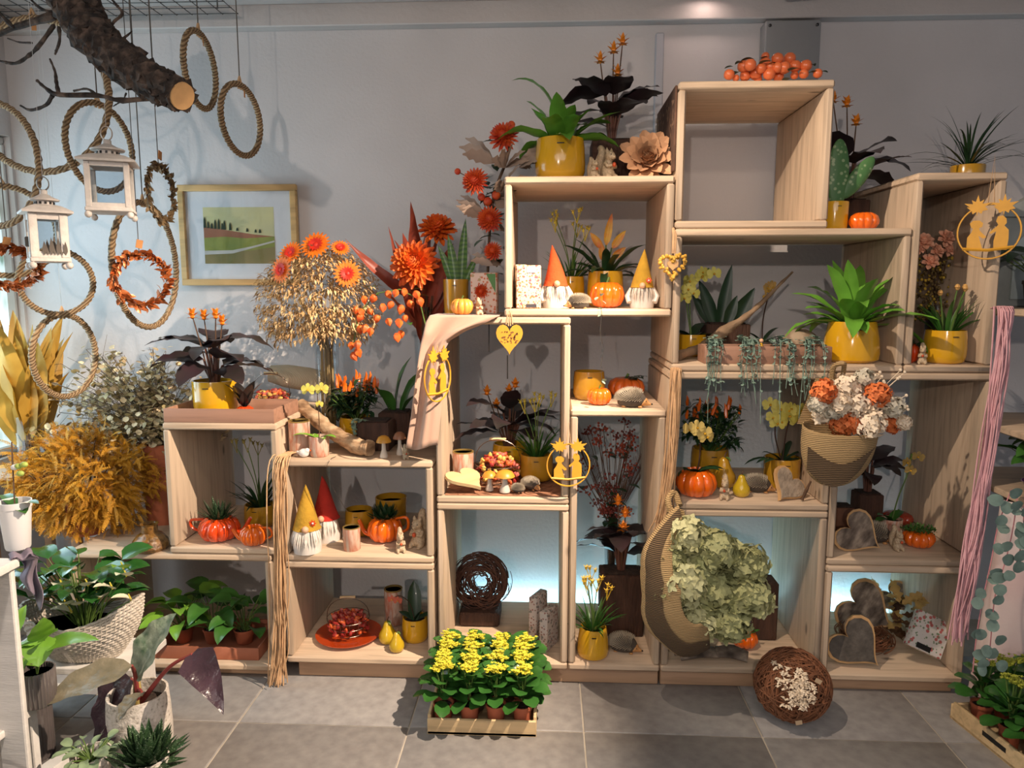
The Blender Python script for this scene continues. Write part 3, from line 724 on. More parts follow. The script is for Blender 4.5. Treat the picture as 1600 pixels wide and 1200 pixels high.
# big dead branch
br = T('dead_branch', 'thick dark dead branch with sawn end hanging under the ceiling', 'branch', (0, 0, 0))
BY = 2.15
LOG = speckle('rough_bark', [(.3, (28, 24, 22)), (.5, (62, 52, 46)), (.7, (110, 92, 80))], 34, .95, 1.0, (1, 1, 1))
g_ = random.Random(11)
path = ppath([(95, -60), (112, -8), (142, 50), (185, 92), (232, 124), (284, 150)], BY+.12, BY-.16, 14)
rad = [px(38-16*i/(len(path)-1), BY) for i in range(len(path))]
mb = MB().tube(path, [r_*g_.uniform(.93, 1.07) for r_ in rad], 28)
mb.v = [tuple(Vector(v)+Vector((g_.gauss(0, 1), g_.gauss(0, 1), g_.gauss(0, 1)))*.0046) for v in mb.v]
mb.build('trunk', LOG, br)
e = path[-1]; d = (path[-1]-path[-3]).normalized()
MB().lathe([(.0001, .006), (rad[-1]*.86, .005), (rad[-1]*.9, -.01)], 18, e, rot=d.to_track_quat('Z', 'Y').to_matrix()).build('sawn_end', CUT, br)
for pts, r in (([(85, 25), (52, 34), (20, 44), (-20, 62)], 7), ([(90, 20), (65, 14), (45, -4)], 3), ([(20, 42), (8, 30), (-8, 14)], 4), ([(84, 40), (62, 70), (46, 86), (24, 99), (-6, 94)], 4),
               ([(50, 67), (30, 66), (12, 60)], 2), ([(245, 152), (190, 157), (152, 149), (92, 148), (72, 138), (58, 126)], 4.5), ([(92, 148), (88, 128), (86, 112), (78, 92)], 3.2), ([(82, 149), (72, 164), (48, 172), (32, 165)], 3.6),
               ([(152, 149), (136, 139), (116, 142)], 2.5), ([(197, 146), (192, 156), (177, 166)], 1.5), ([(158, 62), (170, 48), (178, 34), (191, 22), (184, 10), (172, -4)], 3.2), ([(182, 72), (188, 62), (178, 53)], 2.2), ([(188, 62), (198, 56), (206, 49)], 2),
               ([(190, 84), (206, 79), (222, 86)], 2), ([(206, 79), (214, 73)], 1.6), ([(92, 42), (93, 64), (86, 85)], 3), ([(145, 20), (158, 24), (165, 30)], 4), ([(245, 155), (242, 166)], 2)):
    y0_ = BY+.12-.28*max(0, min(1, (pts[0][0]-95)/190)); p_ = ppath(pts, y0_, y0_+.05, 4)
    mb = MB().tube(p_, [px(r, BY)*(1-.55*i/len(p_))*g_.uniform(.8, 1.25) for i in range(len(p_))], 6)
    for k in range(len(p_)//3): mb.ball(p_[g_.randrange(len(p_))], px(r*.9, BY)*g_.uniform(.5, 1), 5, 4)
    mb.build('twig', LOG, br)
for x, y in ((207, 92), (240, 118), (130, 10)):
    a = at(x, y, BY+.05); MB().tube([a, (a.x, a.y, ZC)], .0011, 4).build('hanging_wire', CORD, br)
# rope rings (centre px, radii px, depth)
def ring(cx, cy, rx, ry, Y, label, thick=4.2, cordtop=None, sgn=1, gtag=False):
    c0 = at(cx, cy, Y); r_ = px(ry, Y); yaw = -math.atan2(c0.x, c0.y)+math.acos(min(1, rx/ry))*sgn; th = px(thick, Y)
    c = T('rope_ring', label, 'ring', c0, yaw, 'hanging rope rings')
    def fn(u, v):
        a = 2*pi*u; b = 2*pi*v; q = th*(1+.16*math.cos(3*b-44*a)); return ((r_+q*math.cos(b))*math.cos(a), q*math.sin(b), (r_+q*math.cos(b))*math.sin(a))
    MB().grid(fn, 150, 10, True).build('hoop', ROPE, c)
    MB().tube([(-.008, 0, r_-th*1.4), (-.008, 0, r_+th), (0, 0, r_+.03), (.008, 0, r_+th), (.008, 0, r_-th*1.4)], th*.45, 6).build('loop_tie', TAN, c)
    MB().tube([(0, 0, r_+.03), (0, 0, ZC-c0.z)], .0022 if cordtop else .0006, 5).build('hanging_cord', CORD if cordtop else LINE, c)
    if gtag: MB().box((.012, -th, r_-.03), (.014, .002, .026), rz=.3).build('price_tag', TAGM, c)
    return c
ring(313, 110, 22, 55, 2.75, 'slim rope ring hanging beside the sawn branch end', 4.5, True, 1, True)
ring(377, 188, 28, 52, 2.85, 'rope ring hanging above the framed landscape, rightmost of the rings', 4.5, True, 1, True)
ring(60, 150, 92, 114, 2.5, 'largest rope ring partly behind the dead branch', 5.2, None, -1, True)
ring(157, 231, 45, 66, 2.6, 'rope ring around the upper lantern roof', 4.6, True)
ring(-11, 258, 58, 94, 2.40, 'rope ring cut by the left photo edge, its highest', 5, None, -1)
ring(8, 361, 76, 70, 2.62, 'rope ring behind the lower lantern reaching out of frame', 4.6)
ring(88, 441, 55, 51, 2.66, 'round rope ring directly below the lower lantern', 4.6)
ring(102, 556, 44, 66, 2.72, 'lowest rope ring beside the golden dried leaves', 4.8, None, 1)
ring(229, 415, 45, 97, 2.80, 'tall slim rope ring around the copper leaf wreath', 4.6, True)
# leaf wreaths
def wreath(cx, cy, rx, ry, Y, label, mat, lw, seed, sgn=1, tilt=0, n=90, cord=True, thick=9):
    c0 = at(cx, cy, Y); rr = px(ry, Y); sqz = rx/ry; yaw = -math.atan2(c0.x, c0.y)+math.acos(min(1, sqz))*sgn; g_ = random.Random(seed)
    c = T('leaf_wreath', label, 'wreath', c0, yaw, 'hanging leaf wreaths'); c.rotation_euler = (tilt, 0, yaw)
    MB().tube([(rr*math.cos(a*pi/18), 0, rr*math.sin(a*pi/18)) for a in range(36)], .004, 5, True).build('hoop', BRN, c)
    mb = MB(); s = px(lw, Y)
    for k in range(n):
        a = 2*pi*k/n; p = Vector((rr*math.cos(a), 0, rr*math.sin(a))); d = Vector((math.cos(a), 0, math.sin(a))); tg = Vector((-math.sin(a), 0, math.cos(a)))
        for j in range(3):
            st = len(mb.v); mb.leaf((0, 0, 0), 0, 0, s*g_.uniform(.8, 1.25), s*.55, .5, 'ovate', 3, .2)
            v = (d*g_.uniform(-1, 1)*.8+tg*g_.uniform(.3, 1)+Vector((0, g_.uniform(-.9, .3), 0))).normalized()
            mb.xf(Matrix.Translation(p+d*g_.gauss(0, px(thick*.28, Y))) @ v.to_track_quat('X', 'Z').to_matrix().to_4x4() @ Matrix.Rotation(g_.uniform(-1.5, 1.5), 4, 'X'), st)
    mb.build('leaves', mat, c, kind='stuff')
    if cord:
        top = Matrix.Rotation(-tilt, 3, 'X') @ Vector((0, 0, 1))
        MB().tube([(0, 0, rr), top*(ZC-c0.z)], .0016, 5).build('hanging_cord', CORD, c)
        MB().box((0, -.008, rr+.035), (.022, .003, .03), ry=.2).build('price_tag', TAGM, c)
    return c
COP = M('copper_leaf', (186, 108, 58), .35, .3, 30, metal=.35)
wreath(250, 302, 18, 42, 2.62, 'slim grey brown leaf wreath beside the picture frame', M('dull_gold_leaf', (140, 116, 82), .5, .3, 30, metal=.2), 11, 1, 1)
wreath(220, 437, 38, 40, 2.60, 'round copper leaf wreath inside the tall rope ring', COP, 13, 2)
wreath(14, 417, 62, 40, 2.45, 'copper leaf wreath lying tilted behind the lower lantern', COP, 14, 3, 1, .75, 110)
# lanterns
LANT = M('whitewashed_metal', (206, 198, 190), .6, .1, 40, .2, 90)
def lantern(px0, pyb, pyt, wpx, Y, rz, label, frame=.1, motif=False):
    b = at(px0, pyb, Y); w_ = px(wpx, Y)/2; H = px(pyb-pyt, Y)
    c = T('lantern', label, 'lantern', b, rz, 'hanging lanterns'); s2 = w_*.74
    f_ = frame*w_*2
    MB().box((0, 0, .012), (s2*2.1, s2*2.1, .014), .003).build('base_plate', LANT, c)
    hb = H*.56
    for i in (-1, 1):
        for j in (-1, 1):
            MB().box((i*(s2-f_/2), j*(s2-f_/2), .018+hb/2), (f_, f_, hb), .002).build('corner_post', LANT, c)
            MB().ball((i*s2*.92, j*s2*.92, -.004), .011, 8, 6).build('ball_foot', LANT, c)
    for k in range(4):
        o = MB().box((0, -(s2-f_*.5), .018+hb/2), (2*s2-2*f_, .002, hb)).build('pane', GLS, c, False); o.rotation_euler = (0, 0, k*pi/2)
        for zr in (hb-f_*.4, f_*.4): o = MB().box((0, -(s2-f_*.5), .018+zr), (2*s2-2*f_, f_*.8, f_*.8)).build('rail', LANT, c); o.rotation_euler = (0, 0, k*pi/2)
    z = .018+hb
    def sq(prof, nm):
        o = MB().lathe([(r*1.414, zz) for r, zz in prof], 4, (0, 0, z)).build(nm, LANT, c, False); o.rotation_euler = (0, 0, pi/4); return o
    sq([(s2*1.28, 0), (s2*1.3, .006), (s2*.8, H*.09), (s2*.55, H*.11)], 'roof')
    MB().lathe([(s2*.5, 0), (s2*.5, H*.06)], 16, (0, 0, z+H*.105)).build('vent_neck', LANT, c)
    mb = MB()
    for k in range(12): a = k*pi/6; mb.box((s2*.505*math.cos(a), s2*.505*math.sin(a), z+H*.135), (.003, .006, H*.03), rz=a)
    mb.build('vent_slots', BLK, c)
    MB().lathe([(s2*.78, 0), (s2*.8, .004), (s2*.45, H*.05), (s2*.2, H*.085), (s2*.2, H*.13), (s2*.1, H*.14), (.0001, H*.14)], 20, (0, 0, z+H*.165)).build('cap', LANT, c)
    zt = z+H*.165+H*.14; r_ = H*.085
    MB().tube([(r_*.75*math.cos(a*pi/10), 0, zt+r_*.9+r_*math.sin(a*pi/10)) for a in range(20)], .0022, 5, True).build('carry_ring', WIRE, c)
    MB().tube([(0, 0, zt+r_*1.9), (0, 0, ZC-b.z)], .0006, 4).build('hanging_line', LINE, c)
    MB().box((-s2*1.02, 0, hb*.5), (.012, .018, .03), .003).build('latch', CORD, c)
    if motif:
        mb = MB()
        for k in range(7): mb.leaf((-s2*.3+k*.009, -s2-.001, hb*.2), pi/2 if k % 2 else -pi/2, 1.5, hb*.45*(1-.1*abs(k-3)), .012, .2, 'lance', 4, 0)
        mb.build('painted_flower_motif', CORD, c)
    return c
lantern(175, 336, 214, 84, 2.3, .42, 'whitewashed metal lantern with open frame, the upper one')
lantern(77, 413, 290, 72, 2.2, .72, 'white lantern with painted flower motif, the lower one', .17, True)
# framed landscape
p0, p1 = at(277, 289, 3.27), at(468, 446, 3.27)
pc = T('framed_picture', 'framed watercolour landscape in pale wood on the white wall', 'picture', ((p0.x+p1.x)/2, 3.275, (p0.z+p1.z)/2))
W_, H_ = p1.x-p0.x, p0.z-p1.z; fm = wood('oak_frame', (206, 168, 112), 0, knots=False)
for s in (-1, 1):
    MB().box((0, 0, s*(H_/2-.014)), (W_, .03, .028), .003).build('frame_bar', fm, pc); MB().box((s*(W_/2-.014), 0, 0), (.028, .03, H_-.056), .003).build('frame_bar', fm, pc)
MB().box((0, .004, 0), (W_-.05, .006, H_-.05)).build('mount_board', M('mount_white', (226, 222, 216), .8, .02), pc, False)
pw, ph = W_*.6, H_*.56
def art(nm, out, y, rgb, rgb2=None): MB().prism([(x*pw, z*ph) for x, z in out], .0006, (0, y, 0)).build(nm, M('paint_'+nm, rgb, .9, .12, 9, rgb2=rgb2), pc, False)
art('painted_sky', [(-.5, -.5), (.5, -.5), (.5, .5), (-.5, .5)], .0005, (226, 214, 150), (206, 198, 150))
art('painted_far_hill', [(-.5, -.1), (.5, -.1), (.5, -.02), (.2, .02), (-.1, .08), (-.5, .16)], -.0003, (178, 120, 88), (160, 96, 66))
art('painted_meadow', [(-.5, -.3), (.5, -.3), (.5, -.02), (.1, -.05), (-.2, -.02), (-.5, -.04)], -.0009, (176, 170, 84), (130, 140, 66))
art('painted_foreground', [(-.5, -.5), (.5, -.5), (.5, -.2), (.2, -.26), (-.5, -.33)], -.0015, (164, 140, 90), (130, 122, 70))
art('painted_path', [(-.5, -.34), (-.1, -.32), (.2, -.22), (.5, -.12), (.5, -.09), (.15, -.2), (-.1, -.26), (-.5, -.27)], -.002, (206, 196, 180))
for k, (x, h) in enumerate(((-.48, .2), (-.43, .13), (-.38, .1), (-.33, .17), (-.28, .19), (-.23, .12), (-.2, .17), (-.12, .14), (-.02, .06), (.12, .07), (.24, .06), (.3, .07))):
    z0 = .14-.12*(x+.5); art('painted_tree' if k == 0 else 'painted_cypress', [(x-.018, z0), (x+.018, z0), (x+.012, z0+h*.7), (x, z0+h), (x-.012, z0+h*.7)], -.0026, (52, 66, 44))
MB().box((0, -.011, 0), (W_-.054, .0015, H_-.054)).build('glazing', glass('picture_glass', (250, 252, 255), 0.0), pc, False)

# ================================================================ dried plants, left
ped = T('plant_stand', 'dark side stand hidden behind the yellow fern bunch', 'stand', (-2.12, 3.02, 0))
MB().box((0, 0, .735), (.42, .40, .03), .004).build('top_board', wdk, ped)
for i in (-1, 1):
    for j in (-1, 1): MB().box((i*.18, j*.17, .36), (.035, .035, .72), .004).build('leg', wdk, ped)
v = T('dried_leaf_vase', 'glass vase of tall golden dried leaves at the far left', 'vase', (at(48, 690, 3.0).x, 3.0, .751))
MB().lathe([(.0001, 0), (.05, 0), (.055, .02), (.052, .1), (.06, .21), (.057, .21), (.049, .1), (.05, .02), (.0001, .018)], 24).build('vase', GLS, v)
GOLD = M('golden_dry_leaf', (170, 128, 44), .5, .3, 7, rgb2=(206, 166, 74)); g_ = random.Random(21)
for k in range(44):
    az = g_.uniform(0, 6.28); e = g_.uniform(1.2, 1.52); L = g_.uniform(.32, .56); b = (math.cos(az)*.02, math.sin(az)*.02, .05+.1*g_.random())
    MB().leaf(b, az, e, L, g_.uniform(.07, .11), g_.uniform(-.15, .3), 'ovate', 10, .4, .07, 2, g_.uniform(-1.5, 1.5), g_.uniform(0, 6), 4).build('leaf', GOLD, v)
mb = MB()
for k in range(16): a = g_.uniform(0, 6.28); mb.tube([(math.cos(a)*.03, math.sin(a)*.03, .02), (math.cos(a)*.02, math.sin(a)*.02, .3)], .004, 5)
mb.build('stems', BRN, v)
# yellow fern bunch
YF = M('dyed_yellow_fern', (206, 150, 30), .7, .25, 14, rgb2=(176, 120, 24))
def frond(mb, b, d, L, g_, n=11):
    d = Vector(d).normalized(); s = d.cross(Vector((0, 0, 1)))
    s = s.normalized() if s.length > .05 else Vector((1, 0, 0)); s = Matrix.Rotation(g_.uniform(-1.2, 1.2), 3, d) @ s; p = Vector(b)
    for i in range(n):
        t = i/n; p2 = p+d*(L/n); d = (d+Vector((0, 0, -.09))+s*g_.uniform(-.05, .05)).normalized()
        w_ = L*.24*(1-t)**.6*(.45+.55*min(1, t*4)); o = len(mb.v)
        for sg in (-1, 1):
            tip = p+s*sg*w_+d*w_*.75+Vector((g_.uniform(-1, 1), g_.uniform(-1, 1), g_.uniform(-1, 1)))*L*.035; q = len(mb.v)
            mb.v += [tuple(p), tuple(p+d*L/n*.62), tuple(tip), tuple(p+s*sg*w_*.5+d*w_*.62)]; mb.f.append((q, q+1, q+2, q+3))
            tp = p+s*sg*w_*.55+d*w_*1.1; mb.v += [tuple(tp)]; mb.f.append((q+1, q+4, q+3))
        p = p2
fb = T('fern_bunch', 'big bushy bunch of dyed yellow ferns on the low left crate', 'dried plant', (at(138, 855, 2.86).x, 2.86, .4975))
MB().lathe([(.0001, 0), (.07, 0), (.075, .02), (.07, .15), (.064, .15), (.066, .02)], 20).build('vase', TERRA, fb)
mb = MB(); g_ = random.Random(4)
for k in range(4200):
    az = g_.uniform(0, 6.28); u = g_.uniform(-.9, 1); h_ = math.sqrt(1-u*u); d = Vector((math.cos(az)*h_, math.sin(az)*h_, u))
    if d.y > .55: continue
    q = g_.uniform(.55, .98); lump = 1+.13*math.sin(az*5+u*4)+.08*math.sin(az*9-u*7)
    b = Vector((d.x*.285*q*lump, d.y*.19*q*lump, .21+d.z*.215*q*lump))
    frond(mb, b, d*.6+Vector((g_.gauss(0, .5), g_.gauss(0, .5)-.15, g_.gauss(0, .5)+.12)), g_.uniform(.045, .08), g_, 9)
mb.v = [(x, y, max(.006, z)) for x, y, z in mb.v]
mb.build('fronds', YF, fb, False, kind='stuff')
mb = MB()
for k in range(40): az = g_.uniform(0, 6.28); e = g_.uniform(.3, 1.4); mb.tube([(0, 0, .1), (math.cos(az)*math.cos(e)*.24, math.sin(az)*math.cos(e)*.2, .17+math.sin(e)*.25)], .0025, 4)
mb.build('stems', BRN, fb)
# pale seed pod bush in terracotta pot
tp = T('seed_pod_bush', 'dried bush with pale coin seed pods in a terracotta pot', 'dried plant', (at(250, 780, 3.0).x+.01, 3.02, .4975))
MB().lathe([(.0001, 0), (.07, 0), (.074, .02), (.082, .2), (.08, .205), (.086, .22), (.086, .25), (.08, .255), (.096, .35), (.088, .35), (.074, .25)], 28).build('pot', TERRA, tp)
mb = MB()
for k in range(20): a = k*pi/10; mb.box((.087*math.cos(a), .087*math.sin(a), .235), (.006, .014, .016), rz=a)
mb.build('pot_relief', M('terracotta_relief', (140, 78, 54), .8), tp)
g_ = random.Random(9); tw = MB(); pods = [MB(), MB(), MB()]
for k in range(190):
    az = g_.uniform(0, 6.28); e = g_.uniform(-.05, 1.45); L = g_.uniform(.22, .45)*(.8+.2*math.sin(e)); d = Vector((math.cos(az)*math.cos(e)*1.15-.34, math.sin(az)*math.cos(e)*.55, math.sin(e)))
    a = Vector((0, 0, .33)); b = a+d*L; b.y = min(b.y, .22); m_ = (a+b)/2+Vector((0, 0, .04)); pt = bez([a, m_, b], 4); tw.tube(pt, .0013, 4)
    for j in range(13):
        q = pt[g_.randrange(3, len(pt))]+Vector((g_.gauss(0, .016), g_.gauss(0, .016), g_.gauss(0, .016)))
        pods[g_.randrange(3)].leaf(q, g_.uniform(0, 6.28), g_.uniform(-1.2, 1.2), g_.uniform(.018, .03), .024, .3, 'round', 4, .15)
    for j in range(4):
        q = pt[g_.randrange(4, len(pt))]; tw.tube([q, q+Vector((g_.gauss(0, .03), g_.gauss(0, .03), abs(g_.gauss(0, .03))))], .0009, 3)
tw.build('twigs', M('grey_twig', (98, 84, 70), .8), tp, kind='stuff')
for m_, cc in zip(pods, ((230, 210, 168), (160, 144, 100), (190, 168, 130))): m_.build('seed_pods', M('pod_%d' % cc[0], cc, .5, .2, 50), tp, kind='stuff')
j_ = T('glazed_jar', 'squat brown glazed jar with textured shoulder beside the small crate', 'jar', sit(236, 860, .498, 2.68, 2.8))
MB().lathe([(.0001, 0), (.062, 0), (.07, .012), (.064, .035), (.045, .058), (.03, .066), (.029, .095), (.034, .1), (.028, .1), (.024, .07)], 28).build('body', speckle('brown_reactive_glaze', [(.35, (86, 58, 24)), (.6, (136, 96, 44))], 70, .2, .5, coat=.5), j_)
# ================================================================ on and in the left crates
def TP(name, label, cat, x, y, z, a=2.66, b=3.12, rz=0, group=None): return T(name, label, cat, sit(x, y, z, a, b), rz, group)
TRAY = wood('brown_tray_wood', (158, 118, 96), 0, knots=False)
def tray(label, x0, x1, ya, yb, z, h, mat, name='wooden_tray', t=.01):
    c = T(name, label, 'tray', ((x0+x1)/2, (ya+yb)/2, z)); w_, d_ = x1-x0, yb-ya
    MB().box((0, 0, .005), (w_-2*t, d_-2*t, .009)).build('base', mat, c, False)
    for s in (-1, 1):
        MB().box((0, s*(d_/2-t/2), h/2), (w_, t, h), .002).build('long_side', mat, c); MB().box((s*(w_/2-t/2), 0, h/2), (t, d_-2*t, h), .002).build('short_side', mat, c)
    return c
ZA = 1.0035
tray('brown stained wooden tray on top of the small left crate', -1.425, -1.005, 2.635, 2.90, ZA, .052, TRAY)
c = T('potted_calathea', 'dark leaved plant with orange flowers in yellow pot on brown tray', 'potted plant', (at(338, 640, 2.76).x, 2.76, ZA+.01))
pz = pot(c, px(35, 2.76), .135, YEL, 'cyl')
calathea(c, pz, .36, .20, 16, 2, ((-.06, -.03, .275), (-.02, -.02, .27), (.03, -.03, .275), (.045, -.01, .25)))
c = T('potted_rubber_plant', 'small dark round leaved plant in pumpkin shaped orange pot on the tray', 'potted plant', (at(386, 640, 2.74).x, 2.72, ZA+.01))
z = pumpkin(c, .032, .04, RED, 10, True)
for k in range(6): MB().leaf((0, 0, z), k*1.05+.3, 1.2, .12, .05, .5, 'ovate', 6, .2, cross=4).build('leaf', M('rubber_leaf', (44, 38, 36), .3, .3, 12, coat=.4), c)
# things standing on the crate with gnomes (its top)
ZC1 = .8685
petalbasket('wire basket of red petals on the small crate behind brown tray', (at(424, 640, 3.03).x, 3.04, ZA), .08, .05, .09, 4)
CREAM = weave('cream_wicker', (216, 196, 164), (170, 144, 112), 90, .9, (0, 0, .3), bands='X')
for i, (x, y, ln, a) in enumerate(((466, 590, .24, -.16), (534, 640, .15, -.42))):
    p = at(x, y, 3.13); c = T('wicker_cornet', ('longer' if i == 0 else 'shorter')+' cream wicker cornet lying behind the petal basket', 'cornet', (p.x, 3.125, p.z)); c.rotation_euler = (0, a*-1, .1)
    MB().lathe([(.036, -ln/2), (.05, -ln*.2), (.052, ln*.2), (.045, ln/2), (.04, ln/2), (.044, 0)], 20, rot=(0, pi/2, 0)).build('shell', CREAM, c)
def driftwood(label, pts, rs, name='driftwood', mat=None, seed=2):
    g_ = random.Random(seed); p_ = bez(pts, 8); n = len(p_)-1
    rr = []
    for i in range(n+1):
        t = i/n*(len(rs)-1); k = min(int(t), len(rs)-2); rr.append((rs[k]+(rs[k+1]-rs[k])*(t-k))*g_.uniform(.88, 1.12))
    mb = MB().tube(p_, rr, 12); mb.v = [tuple(Vector(v)+Vector((g_.gauss(0, 1), g_.gauss(0, 1), g_.gauss(0, 1)))*rs[0]*.06) for v in mb.v]
    return tag(mb.build(name, mat or DRIFT), label, 'driftwood')
DRIFT = speckle('weathered_driftwood', [(.3, (120, 92, 66)), (.5, (174, 142, 108)), (.7, (206, 180, 146))], 18, .85, .6, (1, 1, 3))
driftwood('pale driftwood log lying in front of the tall oat bouquet vase', [(at(470, 648, 2.95).x, 2.94, ZC1+.155), (at(520, 690, 2.85).x, 2.82, ZC1+.075), (at(560, 708, 2.72).x, 2.715, ZC1+.036), (at(580, 712, 2.7).x, 2.69, ZC1+.033)], [.026, .028, .03, .032])
# tall vase of dried oats and gerberas
VY = 2.97
c = T('oat_bouquet', 'tall glass vase of dried oats with orange gerberas', 'bouquet', (at(515, 685, VY).x, VY, ZC1))
bz = c.location.z; s = VY/FPX
MB().lathe([(.0001, 0), (.046, 0), (.048, .015), (.042, .2), (.052, .44), (.049, .44), (.038, .2), (.044, .02), (.0001, .018)], 24).build('vase', GLS, c)
g_ = random.Random(31); stm = MB(); oat = [MB(), MB()]
ctr = at(497, 466, VY); cz = ctr.z-bz; cx = ctr.x-c.location.x
for k in range(50):
    a = g_.uniform(0, 6.28); r0 = .03*math.sqrt(g_.random()); e = g_.uniform(0, 1.5); a2 = g_.uniform(0, 6.28)
    stm.tube([(math.cos(a)*r0, math.sin(a)*r0, .03), (math.cos(a)*r0*.8, math.sin(a)*r0*.8, .38), (cx+math.cos(a2)*.14*math.cos(e), math.sin(a2)*.10*math.cos(e), cz-.05+.1*math.sin(e))], .0016, 4)
for k in range(2600):
    u = g_.uniform(-1, 1); a = g_.uniform(0, 6.28); r_ = g_.uniform(.72, 1.03); h_ = math.sqrt(1-u*u)
    d = Vector((math.cos(a)*h_, math.sin(a)*h_, u)); p = Vector((cx+d.x*.24*r_, d.y*.17*r_, cz+d.z*.215*r_-(.02 if d.z < 0 else 0)))
    if d.z < -.75: continue
    for j in range(2):
        az = math.atan2(d.y, d.x)+g_.uniform(-.8, .8); oat[k % 2].leaf(p+Vector((g_.gauss(0, .006),)*3), az, g_.uniform(-.9, .7)+d.z*.5, g_.uniform(.02, .038), .0105, .7, 'lance', 2, .3)
stm.build('stems', M('straw_stalk', (176, 146, 96), .8), c)
for i, m_ in enumerate(oat): m_.build('oat_ears', M('dry_oat_%d' % i, ((214, 182, 132), (182, 146, 98))[i], .8, .2, 40), c, kind='stuff')
GER = M('gerbera_orange', (232, 116, 22), .55, .25, 50); GERR = M('gerbera_red', (200, 40, 20), .55, .2, 50)
def gerbera(c, p, r_, nrm, mat=GER, core=GERR):
    q = Vector(nrm).to_track_quat('Z', 'Y').to_matrix().to_4x4(); mb = MB(); cm = MB()
    for k in range(20): mb.leaf((0, 0, 0), k*2*pi/20, .25, r_, r_*.26, .25, 'petal', 3, .2)
    for k in range(14): cm.leaf((0, 0, .004), k*2*pi/14+.1, .6, r_*.55, r_*.2, .5, 'petal', 3, .2)
    cm.ball((0, 0, .006), (r_*.2, r_*.2, r_*.12), 8, 5)
    f_ = mb.xf(Matrix.Translation(p) @ q).build('flower', mat, c); cm.xf(Matrix.Translation(p) @ q).build('flower_heart', core, f_)
for x, y, r_, nr in ((494, 384, 24, (-.1, -.9, .55)), (455, 396, 20, (-.3, -.9, .5)), (441, 422, 21, (-.5, -.9, .2)), (543, 428, 21, (.15, -1, .15)), (532, 388, 15, (.3, -.7, .6))):
    p = at(x, y, VY-.15*(1 if y > 400 else .5))-c.location; gerbera(c, p, px(r_, VY), nr)
# yellow mini orchid in mottled cup, taller mottled vase, white bird
c = TP('potted_orchid', 'mini yellow orchid in mottled pink cup before the driftwood', 'potted plant', 499, 712, ZC1, 2.68, 2.72)
pot(c, px(16, 2.7), px(33, 2.7), MOT, 'cyl', True, False)
z_ = px(27, 2.7)
for az, L in ((pi+.2, .105), (-.3, .08), (-.9, .06), (2.6, .06)): MB().leaf((0, 0, z_), az, .55, L, .03, .8, 'strap', 6, .3, cross=4).build('leaf', LGR, c)
MB().tube(bez([(0, 0, z_), (.004, 0, .12), (.002, -.01, .27)], 6), .0018, 5).build('flower_stalk', BRN, c)
for x, y, q in ((-.028, -.02, .255), (.024, -.02, .258), (.012, -.015, .20)): orchid_flower(c, (x, y, q), .026 if y < -.016 else .015, 0)
mvase('taller mottled pink glass vase at the crate corner beside raffia', sit(469, 708, ZC1, 2.72, 2.76), px(17, 2.74), px(54, 2.74))
c = TP('bird_figurine', 'tiny white round bird figurine in front of mottled vases', 'figurine', 475, 714, ZC1, 2.655, 2.67)
mb = MB(); mb.ball((0, 0, .017), (.021, .016, .017), 12, 8); mb.ball((.014, -.004, .027), (.011, .01, .01), 10, 7); mb.tube([(-.015, 0, .018), (-.03, 0, .022)], [.009, .003], 8)
obj('body', fuse(mb, 'bird_body', m_white, .003, 2), c); MB().lathe([(.003, 0), (.0005, .006)], 6, (.024, -.004, .027), rot=(0, pi/2, 0)).build('beak', ORG, c)
# chili plant, wooden box planter, leafy planter, mushrooms
c = TP('potted_chili', 'orange chili plant in yellow pot behind the dark box on the gnome crate', 'potted plant', 558, 690, ZC1, 2.93, 2.96)
z_ = pot(c, px(28, 2.94), px(42, 2.94)); chili(c, z_, .21, .24, 5, 24)
c = TP('wooden_box_planter', 'dark wooden box planter with small trailing hearts on gnome crate', 'planter', 588, 706, ZC1, 2.84, 2.85)
z_ = block(c, px(54, 2.8), px(46, 2.8), .11); HEAR = M('silver_heart_leaf', (126, 150, 130), .5, .25, 40)
for k in range(5): vine(c, [(-.05+.01*k, -.03, z_+.003), (-.06-.004*k, -.06, z_+.012), (-.066, -.066, z_-.03-.01*k)], 5, .015, HEAR, None, k)
c = TP('leafy_planter', 'dark log planter with broad upright green leaves beside the taupe cloth', 'planter', 620, 690, ZC1, 2.94, 2.96)
z_ = block(c, px(50, 2.97), px(50, 2.97), .10)
for x, L, W, az, ln in ((-.03, .15, .05, pi, .35), (.0, .24, .06, 0, .05), (.02, .2, .06, .3, .3), (-.01, .14, .05, -2, .5), (.03, .13, .05, -.6, .6)): MB().leaf((x, 0, z_), az, pi/2-ln, L, W, .5, 'strap', 8, .3, .04, 2, .3, 0, 4).build('leaf', GRN, c)
MCAP = M('mushroom_gold', (206, 146, 50), .4, .15, 20)
mushroom('gold capped ceramic mushroom on the gnome crate top', sit(600, 716, ZC1, 2.68, 2.72), px(36, 2.7), px(12, 2.7), MCAP)
mushroom('brown capped ceramic mushroom beside the gold capped one, under the cloth', sit(625, 716, ZC1, 2.73, 2.76), px(38, 2.7), px(11, 2.7), M('mushroom_brown', (146, 96, 66), .4))
squirrel('tiny squirrel figurine at the foot of the brown mushroom', sit(634, 718, ZC1, 2.66, 2.67), px(22, 2.7), .4)
